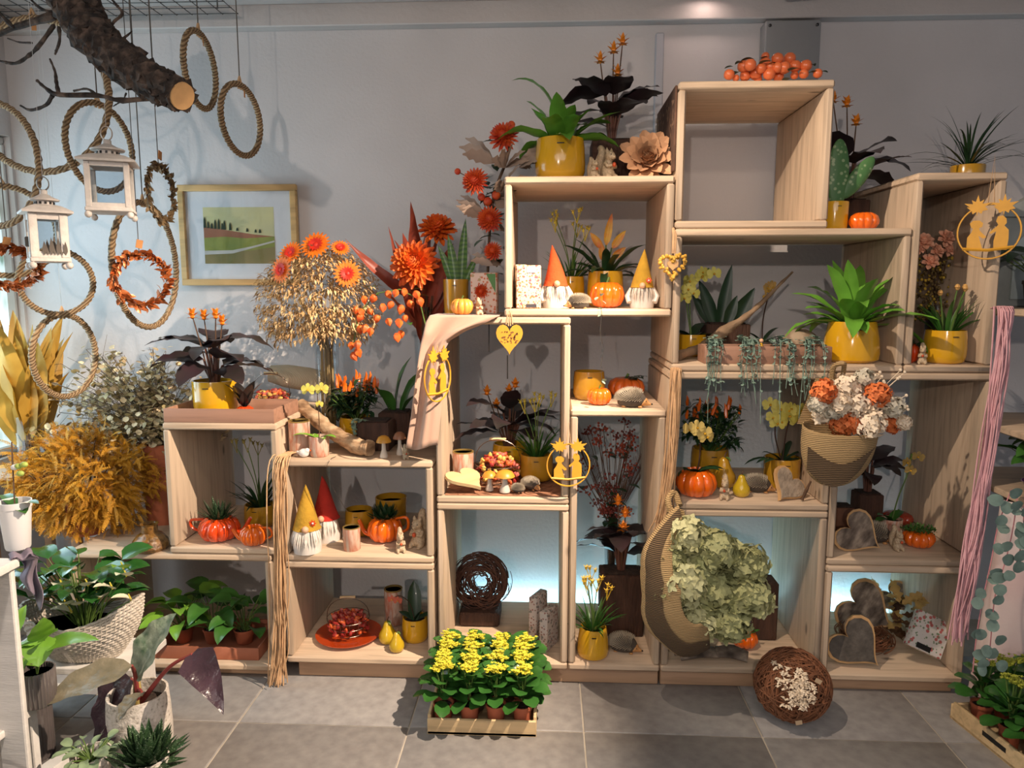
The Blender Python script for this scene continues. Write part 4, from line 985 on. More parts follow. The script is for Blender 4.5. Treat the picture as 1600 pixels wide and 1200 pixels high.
# ---- inside the small crate
ZI = .525
c = TP('pumpkin_teapot', 'red orange pumpkin teapot planted with a striped haworthia', 'planter', 344, 846, ZI, 2.72, 2.8)
r_ = px(31, 2.75); z_ = pumpkin(c, r_, px(38, 2.75), RED, 10, True)
MB().tube(bez([(-.9*r_, 0, .03), (-1.45*r_, 0, .045), (-1.5*r_, 0, .075), (-.8*r_, 0, .08)], 5), .006, 8).build('handle', RED, c)
spout(c, [(.8*r_, 0, .025), (1.3*r_, 0, .04), (1.7*r_, 0, .09)], (.013, .007), RED); rosette(c, z_, .095, 30, 1, None, .018)
c = TP('pumpkin_watering_can', 'small orange pumpkin watering jug in front of red teapot', 'jug', 397, 854, ZI, 2.67, 2.69)
r_ = px(21, 2.68); pumpkin(c, r_, px(31, 2.68), ORG, 10, True)
MB().tube(bez([(.8*r_, 0, .02), (1.45*r_, 0, .035), (1.3*r_, 0, .065), (.6*r_, 0, .066)], 5), .0045, 8).build('handle', ORG, c)
spout(c, [(-.8*r_, 0, .02), (-1.2*r_, 0, .028), (-1.65*r_, 0, .06)], (.011, .007), ORG)
def pawpot(label, x, y, z, rp, hp, hb, hs, seed, a=2.66, b=3.12, nst=4, mat=None, pm=YEL, blades=30, W=.012, fm=None, sp=.06, style='round', droop=1.2):
    c = TP('potted_kangaroo_paw', label, 'potted plant', x, y, z, a, b); Y = c.location.y
    zz = pot(c, px(rp, Y), px(hp, Y), pm, style); bladeplant(c, zz, px(hb, Y), blades, seed, W, mat, 1, droop); pawstems(c, zz, px(hs, Y), nst, seed, fm, sp)
    return c
pawpot('kangaroo paw plant in yellow pot half behind the raffia in small crate', 408, 830, ZI, 26, 36, 70, 100, 3, 2.9, 2.95, 4, DGR, OCH, 30, .014, M('dull_floret', (150, 140, 74), .7), .09)
# ---- gnome crate
ZG = .5025
YHAT = M('mustard_felt', (176, 136, 40), .95, .12, 30, .3, 80); RHAT = M('red_felt', (176, 44, 32), .95, .12, 30, .3, 80); OHAT = M('orange_felt', (214, 82, 34), .95, .12, 30, .3, 80)
gnome('gnome in mustard hat with felt flower and long white beard', sit(481, 862, ZG, 2.67, 2.74), px(110, 2.72), YHAT, .2, .0, True, True, 1)
gnome('gnome in plain red hat standing behind the mustard hatted gnome', sit(511, 848, ZG, 2.80, 2.9), px(105, 2.85), RHAT, -.1, -.05, True, False, 2)
c = TP('flower_pot', 'empty ochre pot behind the orange pumpkin jug', 'pot', 562, 834, ZG, 2.86, 2.95); pot(c, px(23, 2.9), px(42, 2.9), OCH, 'round', False)
c = TP('flower_pot', 'second ochre pot in the back corner of the gnome crate', 'pot', 612, 828, ZG, 3.0, 3.1); pot(c, px(25, 3.05), px(46, 3.05), OCH, 'cyl', False, False)
c = TP('pumpkin_jug', 'orange pumpkin jug with dark succulent rosette in gnome crate', 'planter', 602, 850, ZG, 2.80, 2.84)
r_ = px(27, 2.76); z_ = pumpkin(c, r_, px(40, 2.76), ORG, 10, True); spout(c, [(-.8*r_, 0, .025), (-1.25*r_, 0, .035), (-1.6*r_, 0, .085)], (.013, .007), ORG)
MB().tube(bez([(.8*r_, 0, .03), (1.4*r_, 0, .05), (1.35*r_, 0, .095), (.6*r_, 0, .09)], 5), .006, 8).build('handle', ORG, c); rosette(c, z_, .08, 26, 7, DGR, .026, prof='lance')
mvase('small mottled candle glass with gilt rim beside the orange jug', sit(550, 858, ZG, 2.69, 2.70), px(14, 2.71), px(38, 2.71))
squirrel('small squirrel figurine in front of the orange jug', sit(626, 860, ZG, 2.67, 2.68), px(36, 2.7), .3)
squirrel('larger squirrel figurine in the right corner of the gnome crate', sit(654, 856, ZG, 2.74, 2.76), px(56, 2.75), -.3)
# ---- petal crate
ZP = .0945
c = TP('orange_plate', 'glossy orange charger plate under the red petal basket', 'plate', 545, 1005, ZP, 2.72, 2.84)
c.location.y = 2.80; c.location.x = at(545, 990, 2.8).x
MB().lathe([(.0001, .004), (.07, .002), (.085, .006), (.13, .016), (.132, .02), (.086, .012), (.07, .008), (.0001, .009)], 40).build('plate', M('copper_orange_lacquer', (206, 76, 24), .25, .1, 10, metal=.3, coat=.5), c)
petalbasket('round wire basket of dark red petals on the orange plate', c.location+Vector((0, 0, .0215)), .085, .062, .085, 8, .1, (0, 0, 1, 2))
mvase('dark mottled vase behind the two pears', sit(616, 985, ZP, 2.93, 2.98), px(15, 2.95), px(60, 2.95))
pear('taller yellow pear with leaf beside the orange plate', sit(606, 1004, ZP, 2.74, 2.8), px(42, 2.75), 0)
pear('shorter yellow pear in front of the yellow orchid pot', sit(620, 1016, ZP, 2.67, 2.69), px(36, 2.7), .6)
c = TP('potted_orchid', 'tiny red orchid with one large leaf in yellow pot beside pears', 'potted plant', 649, 1002, ZP, 2.79, 2.82)
z_ = pot(c, px(22, 2.78), px(40, 2.78))
for az, e, L, W in ((1.8, 1.4, .16, .055), (.2, .5, .09, .04), (2.8, .5, .08, .035), (-.4, 1.1, .07, .03)): MB().leaf((0, 0, z_), az, e, L, W, .3, 'strap', 7, .3, cross=4).build('leaf', DGR, c)
MB().tube(bez([(0, 0, z_), (-.02, 0, .15), (-.05, -.02, .19), (-.08, -.02, .185)], 5), .002, 5).build('flower_stalk', DBRN, c)
for x, q in ((-.062, .175), (-.085, .18)): orchid_flower(c, (x, -.03, q), .018, 0, M('red_orchid', (176, 84, 60), .5))
ws = T('wire_string', 'thin silver wire with sparkling beads hanging into the gnome crate', 'string', (0, 0, 0))
MB().tube(bez([(at(524, 690, 2.68).x, 2.68, ZC1+.002), (at(516, 716, 2.62).x, 2.62, ZC1+.004), at(510, 735, 2.615), at(522, 765, 2.62), at(543, 800, 2.66)], 5), .0011, 4).build('wire', WIRE, ws)
for x, y in ((512, 722), (514, 738), (522, 765), (510, 730)): MB().ball(at(x, y, 2.616), .003, 6, 5).build('bead', GLS, ws)
# ---- raffia hank hanging at the crate edge
def hank(label, pts, w0, w1, n, mat, seed, r_=.0024, cat='raffia', name='raffia_hank', dw=.02):
    c = T(name, label, cat, (0, 0, 0)); g_ = random.Random(seed); mb = MB()
    for k in range(n):
        o = [Vector((g_.gauss(0, 1)*(w0+(w1-w0)*i/(len(pts)-1)), -abs(g_.gauss(0, 1))*dw, g_.gauss(0, .012) if i == len(pts)-1 else 0)) for i in range(len(pts))]
        base = g_.gauss(0, 1)
        pp = [Vector(p)+Vector((base*(w0+(w1-w0)*i/(len(pts)-1))*.8+o[i].x*.45, o[i].y, o[i].z)) for i, p in enumerate(pts)]
        mb.tube(bez(pp, 4), r_, 4)
    mb.build('strands', mat, c, kind='stuff')
    return c
hank('beige raffia hank hanging down the front of the left crates to the floor', [(at(447, 700, 2.66).x, 2.72, .880), (at(442, 712, 2.62).x, 2.62, .872), (at(438, 780, 2.6).x, 2.606, .70), (at(437, 900, 2.6).x, 2.604, .40), (at(437, 1000, 2.6).x, 2.604, .16), (at(432, 1070, 2.58).x, 2.595, .012)], .011, .016, 44, TAN, 5)
# ---- taupe cloth over the tall crate corner
CLO = M('taupe_fabric', (186, 152, 132), .9, .05, 4, .08, 300, sheen=.3)
cl = T('taupe_cloth', 'smooth taupe cloth draped over the tall crate corner', 'cloth', (0, 0, 0))
topz = 1.3985
CLR = [(492, 672, 782), (505, 665, 762), (520, 662, 728), (536, 658, 702), (552, 655, 693), (600, 648, 691), (650, 642, 689), (699, 634, 684)]
def clf(u, v):
    if v < .2: t = v/.2; return (at(672+108*u, 492, 2.62).x, 2.615+.19*(1-t), topz+.003)
    t = (v-.2)/.8*(len(CLR)-1); k = min(int(t), len(CLR)-2); f = t-k; y, l, r = [CLR[k][i]*(1-f)+CLR[k+1][i]*f for i in range(3)]
    w_ = min(1, t/2); dep = 2.606-w_*(.012+.016*math.sin(u*8.5+1.2+.25*t)+.006*math.sin(u*17))
    p = at(l+(r-l)*u, y+4*math.sin(u*5)*w_, dep); return (p.x, p.y, min(p.z, topz+.003))
o = MB().grid(clf, 36, 44).build('drape', CLO, cl, angle=None); o.modifiers.new('thick', 'SOLIDIFY').thickness = .002
# ================================================================ middle
ZE = 1.3985
# big autumn bouquet behind the cloth, standing on the gnome crate
VY2 = 3.02
c = T('autumn_bouquet', 'tall vase with mahogany leaves, orange chrysanthemums and lantern flower branch', 'bouquet', (at(668, 690, VY2).x, VY2, ZC1))
bl = c.location
MB().lathe([(.0001, 0), (.05, 0), (.05, .02), (.045, .3), (.05, .44), (.046, .44), (.041, .3), (.045, .02), (.0001, .018)], 24).build('vase', GLS, c)
g_ = random.Random(41); mb = MB()
for k in range(26): a = g_.uniform(0, 6.28); mb.tube([(math.cos(a)*.03, math.sin(a)*.03, .02), (math.cos(a)*.02, math.sin(a)*.02, .4), (math.cos(a)*.06, math.sin(a)*.04, .6)], .003, 4)
mb.build('stems', BRN, c)
MAH = M('mahogany_leaf', (134, 58, 40), .45, .3, 8)
for x0, y0, x1, y1, W, bn, dr in ((655, 470, 640, 322, .07, .3, .5), (650, 470, 545, 378, .05, -.3, -.25), (645, 470, 608, 360, .035, .2, -.1), (660, 500, 690, 360, .07, -.2, .2), (665, 480, 618, 380, .05, .4, .3), (675, 520, 690, 400, .06, .3, .1), (668, 560, 700, 470, .05, .2, 0), (660, 540, 640, 430, .07, 0, .1), (670, 500, 720, 420, .05, .2, .3), (655, 520, 600, 455, .05, -.3, .2), (672, 590, 690, 500, .05, .3, .1), (662, 470, 668, 345, .09, .2, .3), (655, 480, 632, 370, .08, -.2, .2), (668, 480, 705, 385, .07, .2, .3), (660, 520, 622, 430, .07, .3, .3), (672, 540, 708, 450, .06, -.2, .2)):
    a, b = at(x0, y0, VY2-.02)-bl, at(x1, y1, VY2-.04-.1*g_.random())-bl; d = b-a; L = d.length*1.06
    MB().leaf(a, math.atan2(d.y, d.x), math.asin(max(-1, min(1, d.z/d.length)))+dr*.45, L, W, dr, 'lance', 12, .35, .06, 3, g_.uniform(-1.6, 1.6), g_.uniform(0, 6), 4, bn*.3).build('leaf', MAH, c)
CHR = M('chrysanthemum_orange', (224, 110, 26), .6, .3, 40, rgb2=(200, 70, 14))
def mum(c, p, r_, nrm, mat=CHR, n=100, fat=.30, name='flower'):
    q = Vector(nrm).to_track_quat('Z', 'Y').to_matrix().to_4x4(); mb = MB()
    for k in range(n):
        t = (k+.5)/n; az = k*2.399; e = 1.5-t*1.9; L = r_*(.55+.5*t)
        mb.leaf((math.cos(az)*r_*.1*t, math.sin(az)*r_*.1*t, 0), az, e, L, r_*fat, -.5+t*.3, 'petal', 4, .5)
    mb.ball((0, 0, r_*.2), r_*.4, 8, 6)
    return mb.xf(Matrix.Translation(p) @ q).build(name, mat, c)
mum(c, at(647, 412, VY2-.12)-bl, px(37, VY2-.1), (-.1, -1, .35)); mum(c, at(683, 358, VY2-.03)-bl, px(29, VY2), (.1, -.7, .8))
# lantern-flower branch: every husk a part
PHY = M('physalis_husk', (232, 124, 40), .55, .25, 25, rgb2=(216, 84, 36))
MB().tube([at(x, y, VY2-.16)-bl for x, y in ((668, 520), (655, 468), (625, 452), (590, 458), (560, 490), (552, 540))], .0025, 5).build('branch', STEM, c)
husk = MB().lathe([(.0006, .0), (.008, -.003), (.0135, -.012), (.0125, -.022), (.006, -.031), (.0006, -.038)], 10, mod=lambda a, z: 1+.14*math.cos(5*a)).mesh('husk', PHY)
for i, (x, y) in enumerate(((568, 470), (585, 468), (604, 462), (620, 460), (632, 458), (648, 462), (561, 490), (576, 490), (598, 482), (612, 478), (628, 484), (640, 476), (655, 472), (556, 486), (565, 497), (590, 500), (606, 505), (622, 506), (632, 500), (573, 515), (563, 516), (580, 520), (625, 524), (619, 528), (559, 540), (549, 542), (550, 558), (556, 552))):
    p = at(x, y-8, VY2-.16-.03*g_.random())-bl; o = obj('husk', husk, c, p, (g_.uniform(-.5, .5), g_.uniform(-.5, .5), g_.uniform(0, 6))); o.scale = (g_.uniform(.85, 1.1),)*3
for x, y, az in ((580, 448, 2.6), (588, 462, 2.9), (640, 452, .3), (632, 505, -1.2), (646, 462, .2)): MB().leaf(at(x+6, y, VY2-.17)-bl, az, .2, .05, .026, .6, 'ovate', 5, .2).build('branch_leaf', GRN, c)
g2 = random.Random(3); mb = MB()
for k in range(24): mb.leaf(at(672+g2.uniform(-25, 25), 470+g2.uniform(-50, 30), VY2)-bl, g2.uniform(0, 6), g2.uniform(-.4, .8), .055, .024, .6, 'ovate', 4, .2)
mb.build('dark_foliage', DGR, c)
# on the tall crate: snake plant, candle packet, little pumpkin, squirrel
Yq = 2.80
c = T('potted_snake_plant', 'snake plant in yellow pot behind the mini pumpkin, left of gnome packets crate', 'potted plant', (at(713, 490, 2.86).x, 2.86, ZE+.0005))
z_ = pot(c, px(20, 2.86), px(54, 2.86), OCH, 'cyl')
snake(c, z_, ((-.01, 0, .17, .035, pi, .28), (.0, -.01, .2, .04, pi, .1), (.02, .01, .26, .04, 0, .04), (.03, 0, .14, .03, 0, .35), (.0, .02, .15, .03, .4, .2)))
c = T('mini_pumpkin', 'pale orange mini pumpkin on the taupe cloth', 'pumpkin', (at(722, 490, 2.70).x, 2.70, ZE+.004)); pumpkin(c, px(17, 2.7), px(25, 2.7), M('pale_orange_glaze', (226, 150, 62), .4, .1, 10, coat=.3), 10)
squirrel('little squirrel figurine in front of the printed packet on taupe cloth', (at(749, 490, 2.69).x, 2.685, ZE+.004), px(26, 2.69), .3)
c = T('printed_packet', 'pinkish printed gift packet with leaf print behind little squirrel', 'packet', (at(757, 490, 2.78).x, 2.79, ZE+.004), -.08)
MB().box((0, 0, .078), (px(42, 2.78), .045, .155), .004).build('packet', floral('autumn_leaf_print', (214, 190, 176), (((196, 110, 74), 34, .22), ((170, 150, 110), 22, .16))), c)
MB().prism([(.01, .15), (.045, .15), (.045, .08)], .002, (0, -.024, 0)).build('green_corner', M('corner_green', (72, 124, 60), .5), c, False)
# dahlia garland falling along the left side of the crate
gar = T('dahlia_garland', 'garland of orange dahlias and dusty leaves left of the gnome packets crate', 'garland', (0, 0, 0)); GY = 2.80
MB().tube([at(x, y, GY+.05) for x, y in ((800, 195), (792, 250), (772, 300), (765, 360), (762, 430), (760, 480))], .006, 6).build('stem', BRN, gar)
DAH = M('dahlia_orange', (214, 92, 30), .6, .3, 30, rgb2=(176, 36, 28))
for x, y, r_, nr in ((787, 213, 22, (-.2, -1, .35)), (742, 283, 20, (-.3, -1, .2)), (765, 342, 19, (-.1, -1, .1)), (770, 392, 14, (-.2, -1, .2)), (752, 455, 12, (-.2, -1, 0))): mum(gar, at(x, y, GY-.03), px(r_, GY), nr, DAH, 110, .2)
DUST = M('dusty_mauve_leaf', (168, 146, 130), .8, .2, 10)
for x, y, az, L in ((772, 255, 2.6, .17), (812, 262, .3, .15), (790, 262, -1.2, .13), (755, 335, 2.8, .12), (783, 300, -.8, .14), (775, 325, 1.2, .12), (748, 340, 3.0, .11), (782, 360, 2.4, .12), (770, 415, 2.2, .12)):
    mb = MB()
    for k in (-.9, -.45, 0, .45, .9): mb.leaf(at(x, y, GY), az+k, .9-abs(k)*.5, L*(1-.3*abs(k)), L*.4, .5, 'oak', 8, .15, roll=.9)
    mb.build('leaf', DUST, gar)
for x, y, s in ((715, 268, 5), (799, 195, 6), (775, 305, 7), (752, 308, 6), (762, 315, 7)):
    p = at(x, y, GY); MB().ball(p, px(s, GY), 8, 6).build('bud', DAH, gar); MB().tube([p, at(762, y+25, GY+.03)], .0018, 4).build('bud_stalk', BRN, gar)
mb = MB(); 
for k in range(30): mb.leaf(at(770+g2.uniform(-14, 26), g2.uniform(220, 470), GY+.04), g2.uniform(2, 5), g2.uniform(-.3, .8), .06, .028, .6, 'ovate', 4, .2)
mb.build('dark_foliage', DGR, gar)
# ---- on top of the crate
ZT = 1.8855
c = T('potted_nest_fern', 'bird nest fern in large yellow pot on the gnome packets crate', 'potted plant', (at(875, 272, 2.78).x, 2.78, ZT))
z_ = pot(c, px(38, 2.78), px(62, 2.78)); nestfern(c, z_, .23, 20, 3, .058, None, (.5, 1.5), (.4, 1.3))
MB().leaf((0, 0, z_), 2.8, 1.45, .36, .05, 1.5, 'strap', 12, .3, .04, 3, 0, 0, 4, curlp=2.2).build('leaf', FERN, c)
c = T('potted_calathea', 'dark leaved plant with orange flowers in a wooden block, highest of its kind', 'potted plant', (at(955, 262, 2.95).x, 2.95, ZT))
z_ = block(c, px(62, 2.95), px(66, 2.95)); calathea(c, z_, .34, .19, 13, 6, ((-.05, -.02, .30), (.0, -.02, .335), (.035, 0, .37), (.015, -.03, .25)))
squirrel('smaller of two beige squirrels before the highest wooden block', (at(928, 270, 2.70).x, 2.70, ZT), px(32, 2.7), .5)
squirrel('larger of two beige squirrels before the highest wooden block', (at(950, 270, 2.74).x, 2.76, ZT), px(52, 2.75), .7)
c = T('dried_artichoke', 'big tan dried artichoke bloom on the gnome packets crate', 'dried flower', (at(1012, 270, 2.74).x, 2.745, ZT))
ART = M('artichoke_tan', (186, 142, 106), .7, .22, 12)
hd = Vector((0, 0, px(30, 2.74))); R_ = px(40, 2.74); q = Vector((-.1, -1, .35)).to_track_quat('Z', 'Y').to_matrix().to_4x4()
for k in range(46):
    t = (k+.5)/46; az = k*2.399; e = 1.45-t*1.25; L = R_*(.55+.55*t)
    mb = MB().leaf((math.cos(az)*R_*.15*t, math.sin(az)*R_*.15*t, -R_*.1), az, e, L, R_*(.56-.14*t), -.55+.8*t, 'petal', 6, .5, cross=4)
    mb.xf(Matrix.Translation(hd) @ q); mb.v = [(x, y, max(.003, z)) for x, y, z in mb.v]; mb.build('petal', ART, c)
MB().ball(hd, (R_*.38, R_*.38, R_*.38), 12, 8).build('heart', ART, c)
MB().lathe([(.0001, 0), (.05, 0), (.045, .012), (.02, .03)], 14, (.02, .03, 0)).build('base', BRN, c)
# ---- inside: packets, gnomes, pots
ZN = 1.4265
FLP = floral('autumn_flower_print', (206, 190, 168), (((206, 116, 60), 44, .2), ((150, 84, 96), 30, .17), ((120, 120, 84), 52, .14)))
for i, (x, yy, w_, h_, a) in enumerate(((834, 2.69, 38, 66, .0), (813, 2.79, 18, 66, .2))):
    c = T('floral_packet', ('wide upright' if i == 0 else 'narrow leaning')+' floral printed packet in the upper gnome crate', 'packet', (at(x-(8 if i == 0 else 0), 485, yy).x, yy, ZN), a)
    MB().box((0, 0, px(h_, yy)/2), (px(w_, yy), .05, px(h_, yy)), .003).build('packet', FLP, c)
    MB().box((.01, -.0262, px(h_, yy)*.9), (px(w_*.35, yy), .001, .022)).build('label_patch', m_white, c, False)
    if i == 0: MB().box((.01, -.0262, .01), (px(w_*.42, yy), .001, .012)).build('barcode_strip', M('dark_slate', (60, 58, 64), .5), c, False)
gnome('stone gnome in orange hat beside the floral packets', (at(868, 486, 2.71).x, 2.77, ZN), px(98, 2.71), OHAT, .1, -.06, False, False, 3)
gnome('stone gnome in mustard hat at the right end of upper crate', (at(1003, 486, 2.74).x, 2.75, ZN), px(90, 2.74), YHAT, -.1, .03, False, True, 4)
pawpot('kangaroo paw with yellow buds in small yellow pot behind orange hatted gnome', 892, 482, ZN, 21, 46, 62, 92, 7, 2.97, 2.97, 5, GRN, YEL, 34, .011, None, .07)
c = T('potted_bromeliad', 'yellow flamed bromeliad in yellow pot in the upper crate', 'potted plant', (at(946, 482, 2.93).x, 2.96, ZN))
z_ = pot(c, px(28, 2.96), px(54, 2.96)); nestfern(c, z_, .2, 16, 12, .034, DGR, (.3, 1.3), (.9, 1.6))
VR = M('yellow_red_bract', (214, 176, 30), .45, .2, 25, rgb2=(196, 100, 26))
for x, L, ln, zz in ((.0, .13, .12, .13), (-.03, .08, -.6, .12), (.045, .09, .6, .12), (.05, .07, .8, .08), (-.02, .08, -.1, .07)):
    MB().tube([(0, 0, z_), (x*.5, -.01, z_+zz)], .003, 5).build('flower_stalk', STEM, c)
    MB().leaf((x*.5, -.01, z_+zz-.005), 0 if ln > 0 else pi, pi/2-abs(ln), L, .03, .1, 'ovate', 6, .25, roll=pi/2).leaf((x*.5, -.012, z_+zz-.005), 0 if ln > 0 else pi, pi/2-abs(ln), L*.9, .022, .1, 'ovate', 6, -.3, roll=pi/2).build('flower_spike', VR, c)
hedgehog('small hedgehog figurine between orange hatted gnome and bright pumpkin', (at(904, 487, 2.68).x, 2.672, ZN), px(38, 2.69), pi+.3)
c = T('ceramic_pumpkin', 'shiny bright orange pumpkin in the upper gnome crate', 'pumpkin', (at(950, 487, 2.71).x, 2.77, ZN)); pumpkin(c, px(26, 2.72), px(40, 2.72), ORG, 10)
# fairy light and leaf string hanging over the edge
fs = T('leaf_light_string', 'thin string with glass drops and silvery leaves hanging below the orange pumpkin', 'string', (0, 0, 0)); FYs = 2.612
pts = [at(937, 446, 2.66), at(938, 475, 2.63), at(940, 492, FYs), at(938, 520, FYs), at(943, 545, FYs), at(939, 570, FYs), at(941, 600, FYs)]
MB().tube(bez(pts, 4), .0008, 4).build('cord', WIRE, fs)
for k, (x, y) in enumerate(((936, 450), (942, 458), (934, 464), (941, 470), (938, 480), (940, 490), (940, 595), (944, 592))): MB().leaf(at(x, y, 2.62 if y > 485 else 2.64), k*2, -.5, .018, .016, .3, 'round', 5, .1).build('leaf', HEAR, fs)
for k, (x, y) in enumerate(((936, 512), (945, 522), (938, 537), (941, 548), (940, 557), (940, 575))): MB().ball(at(x, y, FYs), (.004, .004, .006), 7, 5).build('glass_drop', GLS, fs)
# ---- inside the tall crate
ZF = .7375
c = T('fibre_mat', 'brown openwork fibre mat on the floor of the tall crate', 'mat', (-.161, 2.87, ZF))
g_ = random.Random(6); mb = MB()
for k in range(420): a = g_.uniform(0, 6.28); mb.leaf((g_.uniform(-.2, .2), g_.uniform(-.21, .22), .002+.004*g_.random()), a, 0, .05, .006, .0, 'lance', 2, 0)
mb.v = [(max(-.214, min(.214, x)), max(-.235, min(.29, y)), z) for x, y, z in mb.v]
mb.build('fibres', M('mat_fibre', (128, 84, 58), .9, .3, 40), c, kind='stuff')
MB().box((0, .02, .0015), (.428, .50, .002)).build('mat_base', M('mat_ground', (158, 112, 84), .95, .2, 30), c, False)
ZF += .007
c = TP('potted_calathea', 'dark leaved plant with orange flowers in tall crate behind petal basket', 'potted plant', 796, 745, ZF, 2.99, 3.0)
z_ = pot(c, px(28, 2.96), px(46, 2.96)); calathea(c, z_, .34, .20, 15, 9, ((-.09, -.03, .24), (-.05, -.05, .19), (.0, -.02, .245), (.025, -.02, .27)))
pawpot('kangaroo paw in ochre pot in tall crate beside the two grey hedgehogs', 838, 752, ZF, 27, 42, 62, 92, 11, 2.86, 2.88, 4, GRN, OCH, 40, .011, None, .07)
mvase('mottled pink vase at the left inside the tall crate', sit(724, 752, ZF, 2.78, 2.84), px(17, 2.8), px(50, 2.8))
petalbasket('big wire basket of orange and pink petals in tall crate', sit(778, 752, ZF, 2.80, 2.84), px(37, 2.8), .07, .10, 14, 0, (1, 2, 0, 3), .6)
c = TP('wooden_heart', 'flat pale wooden heart lying at front of tall crate', 'heart', 728, 768, ZF, 2.69, 2.72); c.rotation_euler = (-1.25, 0, .9)
MB().prism(heart_outline(.155), .012, (0, 0, 0)).build('heart', wood('pale_heart_wood', (210, 178, 130), 0, knots=False), c, angle=30); c.location.z += .045
mushroom('orange capped ceramic mushroom, left of the pair before petal basket', sit(765, 768, ZF, 2.69, 2.71), px(32, 2.7), px(12, 2.7), MCAP); mushroom('orange capped ceramic mushroom, right and taller of the pair before petal basket', sit(789, 772, ZF, 2.67, 2.69), px(36, 2.7), px(16, 2.7), MCAP)
hedgehog('smaller grey hedgehog figurine on the fibre mat beside mushrooms', sit(809, 766, ZF, 2.665, 2.67), px(24, 2.69), 2.6); hedgehog('larger grey hedgehog figurine on the fibre mat beside ochre pot', sit(829, 764, ZF, 2.715, 2.72), px(33, 2.75), -.7)
for x, y0, y1, lb in ((764, 500, 550, 'short thin black stick hanging left of the yellow heart'), (793, 555, 592, 'thin black stick below the yellow heart')):
    a, b = at(x, y0, 2.69), at(x, y1, 2.69); tag(MB().tube([(a.x, 2.69, 1.37 if y0 < 510 else a.z), (b.x, 2.69, b.z)], .0022, 5).build('black_stick', BLK), lb, 'stick')
# openwork yellow ornaments
ORN = M('mustard_painted_metal', (206, 150, 44), .5, .1, 20)
p = at(796, 527, 2.59); c = T('heart_ornament', 'yellow openwork heart hanging from cords on the tall crate', 'ornament', (p.x, 2.595, p.z))
MB().prism([(x*1.0, z*1.25) for x, z in heart_outline(px(42, 2.6))], .004).build('heart_plate', ORN, c, angle=30)
g_ = random.Random(8); mb = MB()
for k in range(46): x, z = g_.uniform(-.03, .03), g_.uniform(-.02, .02); mb.box((x, -.0024, z), (.002+.005*g_.random(), .001, .002+.004*g_.random()), ry=g_.uniform(0, 3))
mb.build('cut_pattern', M('cutout_brown', (120, 78, 40), .7), c, False)
MB().tube([(-.012, .0, .045), (-.006, -.004, .08), (.0, .01, .092), (.006, -.004, .08), (.010, 0, .045)], .003, 5).tube([(-.004, 0, .04), (0, -.003, .085), (.003, 0, .04)], .003, 5).build('raffia_tie', TAN, c)
def maple(s): return [(s*r*math.cos(a), s*r*math.sin(a)) for a, r in [(R(d), q) for d, q in ((90, 1), (75, .5), (58, .75), (48, .45), (25, .95), (12, .5), (-10, .7), (-28, .4), (-55, .5), (-80, .25), (-90, .6), (-100, .25), (-125, .5), (-152, .4), (170, .7), (168, .5), (155, .95), (132, .45), (122, .75), (105, .5))]]
KID1 = [(-.3, -1), (.32, -1), (.12, -.1), (.3, -.28), (.42, -.2), (.16, .2), (.12, .36), (.24, .45), (.26, .66), (.12, .84), (-.12, .84), (-.24, .66), (-.18, .42), (-.1, .34), (-.16, .1), (-.3, -.2)]
KID2 = [(-.22, -1), (.3, -1), (.34, -.4), (.32, .1), (.14, .34), (.22, .48), (.2, .72), (.06, .9), (-.14, .86), (-.2, .6), (-.1, .4), (-.16, .3), (-.42, .0), (-.38, -.1), (-.16, .04), (-.24, -.5)]
def ornament(label, cx, cy, r_, Y, rz=0, cordz=.06, leaves=True):
    p = at(cx, cy, Y); c = T('children_ornament', label, 'ornament', p, rz, 'yellow metal autumn ornaments'); q = px(r_, Y)
    MB().tube([(q*math.cos(a*pi/20), 0, q*math.sin(a*pi/20)) for a in range(40)], q*.035, 5, True).build('hoop', ORN, c)
    MB().prism([(x*q*.85-q*.42, z*q*.6-q*.08) for x, z in KID1], .003).build('figure', ORN, c, angle=30); MB().prism([(x*q*.8+q*.36, z*q*.66-q*.02) for x, z in KID2], .003).build('figure', ORN, c, angle=30)
    MB().tube([(-q*.8, 0, -q*.62), (0, 0, -q*.68), (q*.8, 0, -q*.58)], q*.06, 5).build('ground_bar', ORN, c)
    for s in (-1, 1): o = MB().prism(maple(q*.5), .003, (s*q*.42, -.005, q*.86)).build('maple_leaf', ORN, c, angle=20); 
    MB().tube([(-q*.1, 0, q), (0, 0, q+cordz), (q*.1, 0, q)], .0018, 5).build('cord', TAN, c); return c
ornament('yellow hoop ornament with two figures on the taupe cloth', 684, 590, 38, 2.56, 1.15, .03)
ornament('yellow hoop ornament with two figures between tall crate and red bouquet', 888, 727, 34, 2.60, .05, .08)
# ---- on the red bouquet crate
ZL = 1.0668
c = TP('flower_pot', 'empty ochre pot behind the small orange pumpkin', 'pot', 920, 630, ZL, 2.88, 2.9); pot(c, px(25, 2.9), px(44, 2.9), OCH, 'round', False)
c = TP('ceramic_pumpkin', 'small orange pumpkin standing before the empty ochre pot', 'pumpkin', 936, 635, ZL, 2.74, 2.76); pumpkin(c, px(18, 2.75), px(26, 2.75), ORG, 10)
c = TP('ceramic_pumpkin', 'orange pumpkin with ivy behind the hedgehog', 'pumpkin', 978, 624, ZL, 2.95, 2.97); pumpkin(c, px(27, 2.96), px(30, 2.96), M('deep_orange_glaze', (206, 100, 34), .3, .1, 8, coat=.4), 10)
mb = MB(); g_ = random.Random(5)
for k in range(14): mb.leaf((.03+g_.gauss(0, .02), -.02+g_.gauss(0, .015), .075+.01*g_.random()), g_.uniform(0, 6), .2, .03, .022, .5, 'heart', 4, .2)
mb.build('ivy', DGR, c)
hedgehog('grey hedgehog figurine looking right beside orange pumpkins', sit(986, 638, ZL, 2.69, 2.72), px(50, 2.7), -.25)
